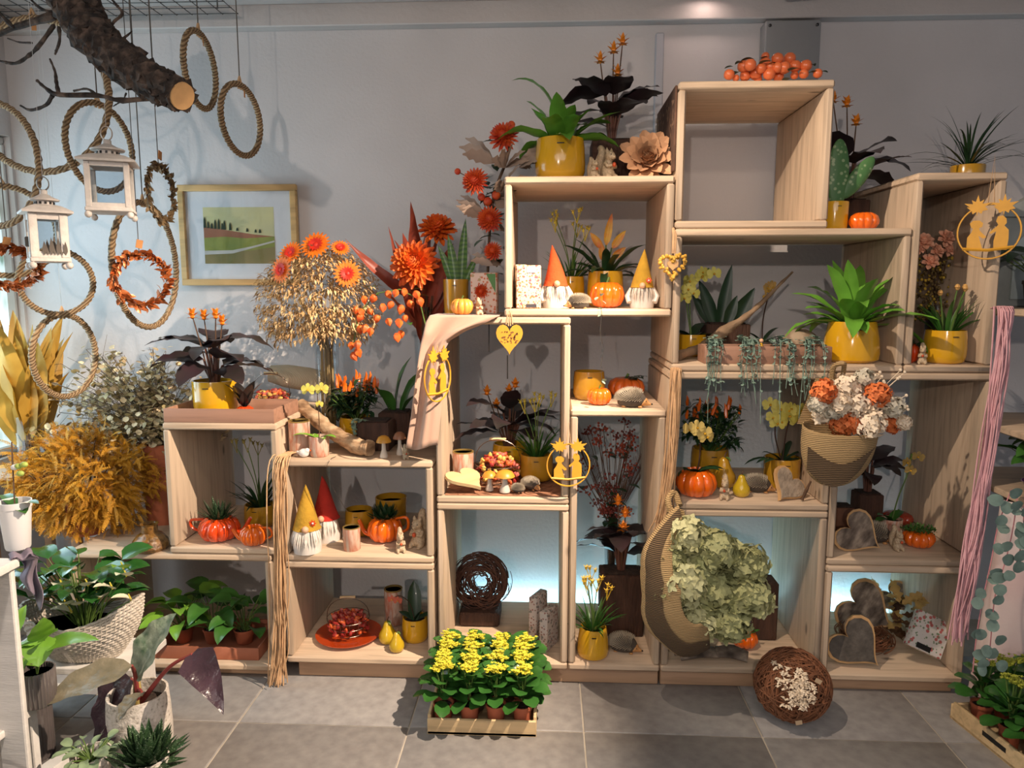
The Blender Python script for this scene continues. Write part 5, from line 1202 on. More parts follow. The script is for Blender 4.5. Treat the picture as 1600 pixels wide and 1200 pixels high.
# ---- inside the narrow crate
ZR = .0925
c = T('red_dried_bouquet', 'dried bouquet with red berries and feathery grass in the narrow crate', 'bouquet', (at(955, 980, 3.06).x, 3.09, ZR)); bl = c.location
MB().lathe([(.0001, 0), (.05, 0), (.05, .02), (.03, .2), (.038, .42), (.035, .42), (.027, .2), (.045, .02), (.0001, .018)], 22).build('vase', GLS, c)
g_ = random.Random(17); st = MB(); fl_ = [MB(), MB()]; gr = MB(); fe = MB()
for k in range(44):
    tx, ty = g_.uniform(903, 992), g_.uniform(655, 800); p = at(tx, ty, 3.0+g_.uniform(-.08, .08))-bl; p.x *= min(1, (p.z)/.75+.1)
    st.tube([(g_.gauss(0, .008), g_.gauss(0, .008), .04), (g_.gauss(0, .012), g_.gauss(0, .01), .4), p], .0017, 4)
    for j in range(14): q_ = p+Vector((g_.gauss(0, .016), g_.gauss(0, .012), g_.gauss(0, .010))); fl_[k % 2].ball(q_, g_.uniform(.0035, .006), 5, 4)
    if k % 2: gr.leaf(p*.9+Vector((0, 0, -.02)), g_.uniform(0, 6), .4, .07, .03, .8, 'ovate', 4, .2)
for k in range(5):
    b = Vector((0, 0, .4)); a = .15+.22*k if k < 3 else 2.6+.2*k; e = Vector((math.cos(a)*.16, .03, .66+.03*k))-b
    for j in range(60):
        t = .25+.75*j/60; q_ = b+e*t
        for s in (-1, 1): fe.tube([q_, q_+Vector((s*.03*(1.2-t), g_.gauss(0, .01), .05))], .0007, 3)
st.build('stems', BRN, c)
for i, m_ in enumerate(fl_): m_.build('berries', M('berry_%d' % i, ((146, 60, 34), (112, 44, 34))[i], .6, .25, 60), c, kind='stuff')
gr.build('foliage', DGR, c, kind='stuff'); fe.build('feather_grass', M('feather_brown', (116, 88, 78), .9), c, kind='stuff')
c = TP('potted_calathea', 'dark leaved plant in dark wooden block in the narrow crate', 'potted plant', 968, 1005, ZR, 2.92, 2.925)
z_ = block(c, px(68, 2.94), px(100, 2.94), .13); calathea(c, z_, .34, .175, 15, 14, ((-.02, -.03, .30), (.0, -.06, .2), (.01, -.03, .25)))
pawpot('yellow kangaroo paw in yellow pot at the front of narrow crate', 926, 1033, ZR, 26, 50, 62, 84, 21, 2.70, 2.75, 5, GRN, YEL, 36, .013, M('yellow_paw', (214, 176, 50), .6), .06, 'bell')
hedgehog('dark hedgehog figurine beside the lowest yellow kangaroo paw', sit(973, 1028, ZR, 2.74, 2.8), px(50, 2.75), -.35)
# ---- crate behind the flower tray
p = at(750, 912, 2.96); c = T('twig_wreath', 'dark wild twig wreath standing in the crate behind yellow flowers', 'wreath', (p.x, 2.99, .0925)); g_ = random.Random(2)
def twigs(mb, n, Rm, rm, g_, zc=0, rr=.0016, flat=1.0):
    for k in range(n):
        a0 = g_.uniform(0, 6.28); ph = g_.uniform(0, 6.28); L = g_.uniform(.8, 2.4); q = g_.uniform(.3, 1.05); tw_ = g_.uniform(-2, 2); pts = []
        for i in range(9):
            a = a0+L*i/8; b = ph+tw_*i/8; pts.append((( Rm+rm*q*math.cos(b))*math.cos(a), rm*q*math.sin(b)*flat, zc+(Rm+rm*q*math.cos(b))*math.sin(a)))
        mb.tube(pts, rr*g_.uniform(.7, 1.3), 4)
mb = MB(); Rm = px(30, 2.96); rm = px(19, 2.96); twigs(mb, 230, Rm, rm, g_, px(52, 2.96)+.035, .0024); twigs(mb, 30, Rm*1.1, rm*1.25, g_, px(52, 2.96)+.035, .0012); mb.build('twigs', M('dark_twig', (88, 58, 46), .8, .3, 40), c, kind='stuff')
st = MB().box((0, 0, .03), (.17, .16, .06), .01).build('bark_block', DBRN, c)
for i, (x, a, h_) in enumerate(((840, .3, 76), (857, .25, 66))):
    c = TP('wrapped_packet', ('taller' if i == 0 else 'shorter')+' clear wrapped packet beside the yellow flower tray', 'packet', x, 1025+8*i, .0925, 2.72+.0*i, 2.8); c.rotation_euler = (0, 0, 1.1); c.location.y = 2.84-.08*i
    MB().box((0, 0, px(h_, 2.8)/2), (.10, .035, px(h_, 2.8)), .004).build('packet', floral('grey_print', (196, 186, 180), (((150, 110, 100), 40, .2), ((120, 120, 116), 26, .2))), c)
# ================================================================ right crates
c = T('apple_garland', 'garland of small red apples with green leaves on the topmost crate', 'garland', (0, 0, 0)); AY = 2.69; ZH = 2.1955
APL = M('apple_skin', (236, 140, 78), .3, .3, 30, rgb2=(214, 78, 50), coat=.3)
apm = MB().lathe([(.0001, .1), (.4, .0), (.85, .3), (1, .8), (.9, 1.35), (.5, 1.72), (.2, 1.7), (.0001, 1.58)], 14).mesh('apple', APL)
g_ = random.Random(1)
for x, y, r_ in ((1138, 117, 8), (1150, 122, 5), (1163, 104, 9), (1172, 102, 9), (1165, 118, 8), (1179, 114, 10), (1186, 123, 6), (1195, 98, 8), (1191, 107, 8), (1202, 116, 9), (1205, 104, 7), (1217, 92, 9), (1233, 92, 9), (1213, 106, 8), (1225, 106, 9), (1242, 104, 9), (1217, 120, 8), (1240, 118, 6), (1261, 103, 9), (1256, 116, 7), (1277, 115, 7), (1196, 88, 6)):
    yy = AY+g_.uniform(-.02, .03); p = at(x, y, yy); s_ = px(r_, yy); o = obj('apple', apm, c, (p.x, p.y, max(ZH+.001, p.z-s_*.85)), (g_.uniform(-.25, .25), g_.uniform(-.25, .25), 0)); o.scale = (s_,)*3
for x, y, az, L in ((1146, 104, 2.4, .035), (1155, 112, 1.8, .05), (1160, 96, 2, .04), (1178, 92, 2.5, .05), (1188, 90, .8, .05), (1185, 100, -.6, .05), (1200, 100, .3, .04), (1230, 112, -.9, .05), (1224, 128, -1.4, .05), (1262, 114, .2, .05), (1283, 112, .4, .03), (1270, 100, 1, .03)): MB().leaf(at(x, y, AY-.02), az, .25, L, L*.5, .5, 'ovate', 5, .25).build('leaf', DGR, c)
MB().tube([(at(1140, 120, AY).x, AY+.02, ZH+.008), (at(1210, 120, AY).x, AY+.03, ZH+.012), (at(1280, 120, AY).x, AY+.02, ZH+.008)], .003, 5).build('wire_stem', BRN, c)
# on the wide crate
ZW = 1.7045
c = T('potted_cactus', 'two padded prickly pear cactus in a yellow pot beside topmost crate', 'potted plant', (at(1304, 358, 2.74).x, 2.75, ZW)); z_ = pot(c, px(20, 2.74), px(42, 2.74), YEL, 'cyl')
CAC = speckle('prickly_pear_skin', [(.25, (140, 160, 120)), (.4, (70, 112, 64))], 60, .5, .1, kind='voronoi')
for x, z, rx_, rz_, a in ((.006, .118, .038, .122, 0), (.075, .105, .030, .088, .62)):
    MB().ball((x, 0, z_+z), (rx_, .012, rz_), 18, 14, (0, a, 0)).build('pad', CAC, c)
c = T('potted_calathea', 'dark leaved plant with orange flowers behind the prickly pear', 'potted plant', (at(1326, 340, 2.98).x, 2.99, ZW)); z_ = block(c, px(46, 2.98), px(50, 2.98)); calathea(c, z_, .3, .2, 12, 23, ((-.035, -.02, .36), (.0, -.03, .29), (-.08, 0, .38)))
c = T('pumpkin_cup', 'small glossy orange pumpkin cup beside the prickly pear pot', 'pot', (at(1349, 358, 2.72).x, 2.72, ZW)); pumpkin(c, px(20, 2.72), px(25, 2.72), ORG, 10, True)
ZJ = 1.8885
c = T('potted_grass', 'spidery thin leaved plant on the tall narrow right crate', 'potted plant', (at(1510, 290, 2.95).x, 2.95, ZJ)); z_ = pot(c, .06, .07, OCH, 'cyl', True, False)
g_ = random.Random(6); mb = MB()
for k in range(46): az = g_.uniform(0, 6.28); mb.leaf((0, 0, z_), az, g_.uniform(.3, 1.4), g_.uniform(.16, .30), .009, g_.uniform(.2, 1.3), 'blade', 8, .3)
mb.build('blades', DGR, c)
# inside the narrow right crate
ZK = 1.2325
c = T('potted_narcissus', 'faded narcissus in yellow pot before the dried roses', 'potted plant', (at(1475, 572, 2.71).x, 2.715, ZK)); z_ = pot(c, px(30, 2.72), px(50, 2.72)); bladeplant(c, z_, .17, 34, 4, .015, GRN, 1, .9)
for x, y, q in ((.045, -.02, .165), (.018, -.02, .17), (-.03, .0, .15), (.06, .01, .17)): stemto(c, (x*.3, 0, z_), (x, y, z_+q), .003, STEM, 'flower_stalk', .1); star(MB(), (x, y, z_+q), .02, 6, .5, W=.6).ball((x, y, z_+q+.006), (.009, .009, .012), 7, 5).build('flower', M('faded_bloom', (206, 160, 92), .7, .25, 60), c)
c = T('herb_pot', 'little orange pumpkin pot with herbs beside a squirrel, right narrow crate', 'potted plant', (at(1421, 573, 2.72).x, 2.725, ZK)); z_ = pumpkin(c, px(13, 2.7), px(28, 2.7), RED, 8, True)
mb = MB(); 
for k in range(60): mb.leaf((g_.gauss(0, .012), g_.gauss(0, .012), z_+.01*g_.random()), g_.uniform(0, 6), g_.uniform(.2, 1.3), .026, .011, .5, 'ovate', 3, .2)
mb.build('foliage', DGR, c, kind='stuff')
squirrel('grey squirrel figurine between herb pot and narcissus pot', (at(1440, 574, 2.66).x, 2.66, ZK), px(31, 2.68), -.4)
c = T('dried_rose_bouquet', 'bouquet of dried salmon roses and yellow seed heads in narrow crate', 'bouquet', (at(1465, 540, 2.98).x, 3.0, ZK)); bl = c.location
MB().lathe([(.0001, 0), (.04, 0), (.042, .12), (.038, .2), (.034, .2), (.037, .02), (.0001, .015)], 18).build('vase', M('dark_vase', (40, 34, 30), .3), c)
ROS = M('dried_rose', (228, 172, 142), .75, .25, 30)
for x, y, r_ in ((1443, 378, 15), (1478, 372, 14), (1462, 392, 13), (1453, 408, 13), (1482, 390, 11), (1436, 388, 10)): p = at(x, y, 2.9)-bl; mum(c, p, px(r_, 2.9), (g_.uniform(-.4, .4), -.8, .5), ROS, 30, .62); stemto(c, (0, 0, .15), p, .0025, BRN)
mb = MB(); m2 = MB()
for k in range(420):
    p = at(g_.uniform(1425, 1500), g_.uniform(400, 500), 2.95+g_.uniform(-.06, .06))-bl; (mb if k % 3 else m2).ball(p, g_.uniform(.004, .008), 5, 4)
mb.build('seed_heads', M('olive_seed', (96, 78, 40), .8, .3, 60), c, kind='stuff'); m2.build('yellow_seed_heads', M('mustard_seed', (176, 146, 50), .8, .3, 60), c, kind='stuff')
ornament('yellow hoop ornament with two figures hanging on the tall right crate', 1545, 362, 40, 2.585, -.5, .16)
# inside the wide crate
c = T('potted_orchid', 'yellow green orchid in yellow pot at left of the wide crate', 'potted plant', (at(1080, 553, 2.95).x, 2.96, ZK)); z_ = pot(c, px(24, 2.9), px(34, 2.9))
orchid(c, z_, .3, 4, 6, .12, .045, (([(-.01, 0, .15), (.0, -.02, .23), (.05, -.04, .265)], 5), ([(-.02, 0, .12), (-.03, -.02, .2)], 3)), fs=.028)
c = T('snake_plant_planter', 'dark snake plant in brown wooden planter behind driftwood', 'planter', (at(1133, 545, 3.0).x, 3.02, ZK)); z_ = block(c, px(66, 3.0), px(48, 3.0), .13)
DSN = M('dark_sansevieria', (38, 62, 40), .4, .3, 14)
snake(c, z_, ((-.02, 0, .24, .055, 0, .12), (.02, .01, .17, .05, 0, .5), (.04, -.02, .16, .06, 0, .35), (-.04, 0, .19, .055, pi, .3), (.0, -.03, .12, .05, 0, .25), (-.05, .02, .14, .05, pi, .5)), DSN)
driftwood('long forked driftwood branch across the wide crate', [(at(1062, 562, 2.7).x, 2.74, ZK+.02), (at(1100, 545, 2.8).x, 2.83, ZK+.045), (at(1138, 515, 2.8).x, 2.86, ZK+.105), (at(1180, 478, 2.85).x, 2.88, ZK+.18), (at(1240, 422, 2.95).x, 2.96, ZK+.33)], [.017, .017, .02, .010, .004], mat=M('grey_driftwood', (146, 120, 94), .85, .3, 14, .5, 40))
c = T('potted_orchid', 'dark slender orchid with reddish yellow blooms in the middle of wide crate', 'potted plant', (at(1196, 545, 2.95).x, 3.0, ZK)); z_ = pot(c, .04, .055, M('plain_dark_pot', (60, 52, 46), .6), 'taper', True, False)
orchid(c, z_, .3, 7, 6, .14, .022, (([(.0, 0, .1), (.015, -.01, .2), (.02, -.02, .24)], 7),), fs=.017, fm=M('rusty_orchid', (180, 140, 60), .6, .3, 60))
c = T('mottled_stone_ball', 'mottled beige stone beside the large fern pot', 'stone', (at(1248, 545, 2.95).x, 2.94, ZK)); MB().ball((0, 0, .055), (.07, .06, .055), 16, 10).build('stone', speckle('mottled_stone', [(.35, (120, 92, 72)), (.55, (176, 156, 132))], 22, .8, .4), c)
tr = tray('mauve brown wooden tray with trailing heart vines in wide crate', at(1098, 575, 2.66).x, at(1296, 575, 2.66).x, 2.642, 2.76, ZK, px(27, 2.65), TRAY)
SH = M('silver_green_vine', (126, 152, 138), .5, .3, 60); g_ = random.Random(12)
for i, (x, lb) in enumerate(((1115, 'first trailing heart vine from the left in mauve tray'), (1165, 'second trailing heart vine from the left in mauve tray'), (1215, 'third trailing heart vine from the left in mauve tray'), (1262, 'rightmost trailing heart vine in the mauve tray'))):
    X = at(x, 560, 2.7).x; c = T('trailing_heart_vine', lb, 'potted plant', (X, 2.70, ZK+.0105)); pot(c, .028, .05, M('black_nursery_pot', (36, 34, 34), .6), 'taper', True, False)
    for k in range(9):
        a = g_.uniform(-.034, .034); dn = g_.uniform(.02, .11) if k < 6 else .05+.07*((i+k) % 3)
        vine(c, [(0, 0, .045), (a*.6, -.03, .075), (a, -.066, .065), (a*1.1, -.078, .03), (a*1.2+g_.gauss(0, .006), -.08, -.005), (a*1.3+g_.gauss(0, .01), -.082, -.03-dn)], 8 if dn < .11 else 6, .0155 if k < 6 else .012, SH, None, k+i*20)
    mb = MB()
    for k in range(34): q = g_.uniform(0, 6.28); r_ = .034*math.sqrt(g_.random()); mb.leaf((math.cos(q)*r_, math.sin(q)*r_*.8, .055+.03*g_.random()), g_.uniform(0, 6), g_.uniform(-.2, .7), .018, .018, .4, 'round', 4, .1)
    mb.build('leaf_cushion', SH, c, kind='stuff')
c = T('tiny_figurine', 'tiny yellow figure standing in the mauve tray', 'figurine', (at(1189, 545, 2.67).x, 2.669, ZK+.0105)); MB().lathe([(.0001, 0), (.012, 0), (.013, .01), (.008, .05), (.004, .062), (.0001, .063)], 12).build('body', YEL, c); MB().ball((0, 0, .07), .008, 8, 6).build('head', M('gnome_nose', (1, 1, 1)), c)
c = T('potted_nest_fern', 'large light green bird nest fern in the widest yellow pot', 'potted plant', (at(1328, 573, 2.74).x, 2.74, ZK)); z_ = pot(c, px(41, 2.74), px(62, 2.74), YEL, 'bell')
nestfern(c, z_, .28, 30, 8, .056, M('fresh_fern', (104, 160, 56), .35, .22, 9, coat=.2), (.3, 1.5), (.5, 1.5), (.6, 1.05))
# heart shaped bead wreath
p = at(1052, 414, 2.58); c = T('heart_wreath', 'small heart wreath of golden beads hanging from raffia', 'ornament', (p.x, 2.59, p.z)); ho = heart_outline(px(38, 2.58), 26); mb = MB(); g_ = random.Random(3)
for x, z in ho:
    for k in range(4): mb.ball((x+g_.gauss(0, .003), g_.gauss(0, .004), z+g_.gauss(0, .003)), .006, 6, 5)
mb.build('bead_rim', M('golden_bead', (206, 158, 60), .5, .2, 60), c); MB().prism([(x*.45, z*.45) for x, z in ho], .008).build('wooden_heart', CUT, c, angle=30); MB().tube([(0, 0, .04), (0, -.004, .10), (0, .01, .125)], .005, 6).tube([(.006, 0, .04), (.008, -.003, .1), (.0, .01, .125)], .004, 6).build('raffia_loop', TAN, c)
hank('beige raffia hank hanging at the left edge of the orchid crate', [(at(1056, 566, 2.64).x, 2.66, 1.208), (at(1054, 572, 2.62).x, 2.615, 1.205), (at(1052, 640, 2.6).x, 2.61, 1.02), (at(1046, 720, 2.6).x, 2.61, .86), (at(1036, 790, 2.6).x, 2.61, .70), (at(1026, 830, 2.6).x, 2.61, .62)], .008, .012, 34, TAN, 9)
# inside the orchid crate
ZM = .7255
c = TP('potted_chili', 'dark chili plant with red orange peppers in the orchid crate', 'potted plant', 1108, 752, ZM, 2.96, 2.98); z_ = pot(c, px(30, 2.97), px(52, 2.97), OCH); chili(c, z_, .26, .24, 15, 18)
c = TP('pumpkin_orchid', 'large glossy orange pumpkin planted with a pale yellow orchid', 'planter', 1087, 774, ZM, 2.72, 2.76); z_ = pumpkin(c, px(30, 2.75), px(42, 2.75), ORG, 10, True)
orchid(c, z_, .2, 3, 4, .11, .045, (([(.01, 0, .07), (.005, -.01, .15), (-.02, -.03, .175)], 4),), fs=.030, fm=M('pale_orchid', (220, 192, 110), .5, .15, 30))
squirrel('grey squirrel figurine beside the large pumpkin', sit(1132, 778, ZM, 2.67, 2.68), px(36, 2.7), -.3)
pear('yellow pear figure in front of the hedgehog in orchid crate', sit(1158, 773, ZM, 2.70, 2.72), px(38, 2.73), .4); pear('tall ochre pear behind the grey squirrel', sit(1130, 762, ZM, 2.84, 2.85), px(54, 2.82), 0, OCH)
hedgehog('brown hedgehog figurine behind the yellow pear', sit(1182, 766, ZM, 2.78, 2.79), px(46, 2.82), -.3)
c = TP('potted_orchid', 'yellow orchid in ochre pot behind the bark heart', 'potted plant', 1220, 764, ZM, 2.88, 2.92); z_ = pot(c, px(28, 2.9), px(46, 2.9), OCH, 'cyl')
orchid(c, z_, .25, 5, 8, .15, .026, (([(-.03, 0, .1), (-.04, -.02, .17), (-.06, -.04, .225)], 5), ([(.01, 0, .12), (.02, -.02, .19), (.03, -.04, .21)], 7)), fs=.031)
barkheart('bark heart lying at the front of the orchid crate', sit(1230, 778, ZM, 2.69, 2.70)+Vector((0, 0, .05)), px(62, 2.7), (-.6, .75, 0), M('grey_bark_top', (158, 142, 124), .9, .3, 30, .6, 60)); 
driftwood('little dark twig standing beside the bark heart', [(at(1252, 784, 2.67).x, 2.665, ZM+.004), (at(1260, 766, 2.67).x, 2.67, ZM+.04), (at(1267, 748, 2.67).x, 2.67, ZM+.075)], [.005, .006, .003], 'twig', BRN)
# hanging burlap pouch with orange and white flowers
BUR = weave('burlap', (188, 158, 112), (146, 118, 80), 52, .95, (0, 0, 0), bands='Z')
HGY = 2.50
c = T('burlap_pouch', 'hanging burlap pouch filled with orange and white dried flowers', 'pouch', at(1312, 660, HGY)); bl = c.location; s = HGY/FPX
def pouch(u, v):
    a = 2*pi*u; t = v; w_ = (1-t**2.6)**.5 if t < 1 else .0; xx = 56*s*math.cos(a)*max(.02, w_); yy = .075*math.sin(a)*max(.02, w_)
    zr = -5*s-28*s*math.sin(a)*-1*.3; return (xx-8*s*t, yy-.01, zr*(1-t)+(-100*s)*t)
o = MB().grid(pouch, 32, 20, True).build('pouch', BUR, c, angle=None); o.modifiers.new('thick', 'SOLIDIFY').thickness = .003
MB().grid(lambda u, v: ((-52+86*u)*s*(1-.5*v), .085+.0*v, (-10+75*v)*s), 8, 8).build('back_flap', BUR, c, angle=None)
MB().grid(lambda u, v: ((-60+14*math.sin(v*3.1)*0+100*u*(1-v*.2))*s, -.082-.01*math.sin(u*pi), (-30-36*v-26*math.sin(u*pi)-12*u*0)*s), 14, 6).build('dark_mesh_band', weave('dark_burlap_net', (112, 90, 64), (62, 48, 34), 52, .95, bands='Z'), c, angle=None)
MB().tube(bez([(-.01, .06, 50*s), (-.02, .03, 84*s), (.0, .0, 92*s), (.015, .03, 80*s), (.02, .06, 50*s)], 5), .009, 6).build('loop', BUR, c)
def florets(c, p, r_, mat, n=70, s_=.011, seed=1, name='flower_head', sy=1.0, pw=1.0):
    g_ = random.Random(seed); mb = MB()
    for k in range(n):
        u = 1-2*(k+.5)/n; h_ = math.sqrt(1-u*u); a = k*2.39996; d = Vector((math.cos(a)*h_, math.sin(a)*h_*sy, u)); q = Vector(p)+d*r_*g_.uniform(.7, 1.06)
        nrm = (d+Vector((g_.gauss(0, .4), g_.gauss(0, .4), g_.gauss(0, .4)))).normalized().to_track_quat('Z', 'Y').to_matrix().to_4x4()
        for j in range(4): st_ = len(mb.v); mb.leaf((0, 0, 0), j*pi/2+k, .3, s_*g_.uniform(.8, 1.2), s_*pw, .4, 'petal', 2, .15); mb.xf(Matrix.Translation(q) @ nrm, st_)
    mb.ball(p, (r_*.6, r_*.6*sy, r_*.6), 10, 7)
    return mb.build(name, mat, c)
OCR = M('orange_carnation', (224, 122, 64), .7, .25, 40); WHF = M('white_dried_floret', (234, 216, 190), .8, .1, 40); GWF = M('grey_white_floret', (206, 198, 178), .8, .2, 40)
for i, (x, y, r_, m_) in enumerate(((1288, 612, 22, OCR), (1322, 602, 20, WHF), (1348, 592, 18, GWF), (1372, 616, 22, OCR), (1336, 628, 26, WHF), (1316, 661, 25, OCR), (1361, 662, 26, WHF), (1302, 640, 17, GWF), (1393, 662, 16, OCR), (1396, 634, 19, GWF), (1412, 660, 12, WHF), (1340, 680, 14, GWF), (1312, 630, 18, WHF), (1362, 640, 20, WHF), (1284, 648, 16, WHF), (1276, 632, 13, GWF), (1338, 662, 16, OCR))): florets(c, at(x, y, HGY-.085+.03*(i % 3))-bl, px(r_, HGY)*.86, m_, 80, .012, i)
mb = MB(); g_ = random.Random(4)
for k in range(26):
    p = at(g_.uniform(1330, 1425), g_.uniform(575, 650), HGY+.02)-bl; mb.tube([(.02, .02, -.02), p], .001, 3); mb.ball(p, .006, 5, 4)
mb.build('white_sprigs', WHF, c, kind='stuff')
# burlap cone with hydrangeas
CY = 2.46; c = T('hydrangea_cone', 'big burlap cone packed with pale green dried hydrangeas', 'bouquet', at(1090, 920, CY)); bl = c.location; s = CY/FPX
HYD = M('green_hydrangea', (178, 178, 126), .75, .2, 35, rgb2=(140, 144, 98)); HYD2 = M('pale_hydrangea', (196, 194, 146), .75, .15, 35)
for i, (x, y, r_) in enumerate(((1075, 838, 32), (1120, 862, 36), (1168, 882, 34), (1068, 912, 38), (1118, 922, 40), (1170, 930, 36), (1096, 968, 34), (1142, 972, 32), (1100, 890, 34), (1185, 940, 22), (1048, 872, 26), (1046, 925, 26), (1062, 970, 26))): florets(c, at(x, y, CY-.05*(1 if i % 2 else .5))-bl, px(r_, CY)*.95, HYD if i % 3 else HYD2, 170, .021, i+30, sy=.8)
CRT = [(104, 132), (130, 112), (165, 92), (196, 90), (230, 112), (258, 124), (282, 112)]; cc_ = at(1088, 912, CY)-bl
def conef(u, v):
    t = u*(len(CRT)-1); k = min(int(t), len(CRT)-2); f = t-k; th = R(CRT[k][0]*(1-f)+CRT[k+1][0]*f); r_ = (CRT[k][1]*(1-f)+CRT[k+1][1]*f)*s
    b_ = R(-60+128*v); rip = 1+.02*math.sin(u*20+v*5); taper = min(1, .25+2.2*min(u, 1-u+.25)); q = r_*(1-(1-math.cos(b_))*taper)*rip
    return (cc_.x+math.cos(th)*q, -math.sin(b_)*.12*taper, cc_.z+math.sin(th)*q)
for v0, v1, nm, mt in ((0, .62, 'burlap_shell', BUR), (.615, .85, 'net_band', MATS['dark_burlap_net']), (.845, 1, 'burlap_shell', BUR)):
    o = MB().grid(lambda u, v: conef(u, v0+(v1-v0)*v), 34, 9).build(nm, mt, c, angle=None); o.modifiers.new('thick', 'SOLIDIFY').thickness = .004
MB().tube(bez([at(1048, 800, CY+.04)-bl, at(1044, 780, CY+.06)-bl, at(1054, 770, CY+.1)-bl, at(1062, 790, CY+.06)-bl], 5), .011, 7).build('loop', BUR, c)
MB().prism([((at(x, y, CY).x-bl.x), (at(x, y, CY).z-bl.z)) for x, y in ((1046, 796), (1070, 800), (1078, 835), (1046, 840))], .01, (0, .02, 0)).build('collar', BUR, c)
# bottom crate behind it
ZB = .0925
c = TP('ceramic_pumpkin', 'small orange pumpkin with green sprig under the hydrangeas', 'pumpkin', 1163, 1014, ZB, 2.80, 2.84); pumpkin(c, px(20, 2.74), px(27, 2.74), ORG, 10, False)
mb = MB(); g_ = random.Random(2)
for k in range(16): mb.leaf((.01+g_.gauss(0, .012), g_.gauss(0, .01), .065), g_.uniform(0, 6), .5, .022, .016, .5, 'heart', 3, .2)
mb.build('sprig', GRN, c)
c = TP('dark_block', 'dark wooden block behind the hydrangeas', 'block', 1188, 1000, ZB, 2.9, 2.95); MB().box((0, 0, .12), (.1, .1, .24), .005).build('block', DBRN, c)
for i, (x, y, a) in enumerate(((1090, 1036, .2), (1142, 1034, -.3))):
    c = TP('bark_piece', ('larger' if i == 0 else 'smaller')+' curled bark piece below the burlap cone', 'bark', x, y, ZB, 2.67, 2.74, a)
    o = MB().grid(lambda u, v: ((u-.5)*.15*(1-.2*i), .05*math.cos(v*2.6-.4)*(1-.3*abs(u-.5)), .006+.045*math.sin(v*2.6)*(1-.4*abs(2*u-1))), 12, 10).build('bark', BARK, c, angle=None); o.modifiers.new('thick', 'SOLIDIFY').thickness = .006
# grapevine ball on the floor
b_ = onz(1238, 1118, 0); c = T('grapevine_ball', 'brown grapevine twig ball with white flowers on the tiled floor', 'twig ball', (at(1238, 1066, 2.46).x, 2.46, 0)); g_ = random.Random(7); VR_ = px(60, 2.46); mb = MB(); cz = VR_*.98
for k in range(420):
    n_ = Vector((g_.gauss(0, 1), g_.gauss(0, 1), g_.gauss(0, 1)*.7)).normalized(); u = n_.cross(Vector((.3, .2, .9))).normalized(); v_ = n_.cross(u); q = g_.uniform(.84, 1.0); off = g_.uniform(-.45, .45); a0 = g_.uniform(0, 6.28); L = g_.uniform(1.2, 3.6); rr = math.sqrt(1-off*off)
    pts = [(u*math.cos(a0+L*i/12)*rr+v_*math.sin(a0+L*i/12)*rr+n_*off)*VR_*q for i in range(13)]
    mb.tube([(p.x*1.02, p.y, max(-cz+.003, p.z*.97)+cz) for p in pts], g_.uniform(.0016, .0032), 4)
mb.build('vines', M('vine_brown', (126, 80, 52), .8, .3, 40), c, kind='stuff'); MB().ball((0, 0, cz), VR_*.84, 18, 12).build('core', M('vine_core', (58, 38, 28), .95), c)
mb = MB()
for k in range(150):
    p = Vector((max(-.08, min(.03, g_.gauss(-.025, .028))), 0, max(-.01, min(.1, g_.gauss(.05, .03))))); y = -math.sqrt(max(.0004, (VR_*1.03)**2-p.x**2-p.z**2)); q_ = Vector((p.x, y-.006*g_.random(), p.z+cz)); [mb.leaf(q_, j*1.57+k, -.6+j*.4, .011, .010, .3, 'petal', 2, .2) for j in range(4)]; mb.ball(q_, .0045, 5, 4)
mb.build('white_flowers', WHF, c, kind='stuff')
for x, z, a in ((.05, .07, .5), (-.01, -.075, -.2)): MB().box((x, -math.sqrt(VR_**2-x*x-z*z)-.006, z+cz), (.022, .002, .015), ry=a).build('price_tag', M('tag_beige', (206, 176, 140), .8), c)
# crate with hedgehog and moss pumpkin
ZO = .5235
barkheart('bark heart leaning at the left of the hedgehog crate', sit(1338, 858, ZO, 2.71, 2.72)+Vector((0, 0, .066)), px(74, 2.7), (-.5, -.95, .2))
c = TP('wooden_box_planter', 'small wooden box in the corner of hedgehog crate', 'planter', 1314, 830, ZO, 2.96, 2.98); block(c, .075, .10, .075, M('reddish_box_wood', (112, 74, 52), .8, .2, 14))
hedgehog('big dark hedgehog figurine before the dark plant', sit(1364, 848, ZO, 2.82, 2.83), px(54, 2.78), -.3)
squirrel('pale squirrel figurine beside the big dark hedgehog', sit(1402, 855, ZO, 2.72, 2.73), px(36, 2.75), .2)
c = TP('moss_pumpkin', 'orange pumpkin topped with green moss in the hedgehog crate', 'pumpkin', 1434, 853, ZO, 2.75, 2.78); r_ = px(23, 2.76); pumpkin(c, r_, px(27, 2.76), ORG, 10, False); mb = MB(); g_ = random.Random(8)
for k in range(260): a = g_.uniform(0, 6.28); q = .062*math.sqrt(g_.random()); mb.leaf((q*math.cos(a), q*math.sin(a)*.8, .058+.012*g_.random()), g_.uniform(0, 6), g_.uniform(.2, 1.4), .018, .008, .5, 'lance', 2, .2)
mb.build('moss', GRN, c, kind='stuff')
c = TP('ceramic_pumpkin', 'flat red pumpkin at the back of hedgehog crate', 'pumpkin', 1401, 816, ZO, 3.03, 3.04); pumpkin(c, px(22, 3.04), px(20, 3.04), M('dark_red_glaze', (150, 50, 30), .25, .1, 8, coat=.4), 10)
c = TP('potted_orchid', 'thin faded orchid in a mottled cup in the hedgehog crate', 'potted plant', 1392, 828, ZO, 2.90, 2.91); z_ = pot(c, px(16, 2.93), px(26, 2.93), MOT, 'cyl', True, False)
orchid(c, z_, .3, 2, 4, .09, .04, (([(.02, 0, .1), (.045, -.01, .2), (.05, -.02, .27)], 3),), fs=.024, fm=M('faded_orchid', (160, 132, 66), .6, .25, 50), lm=GRN)
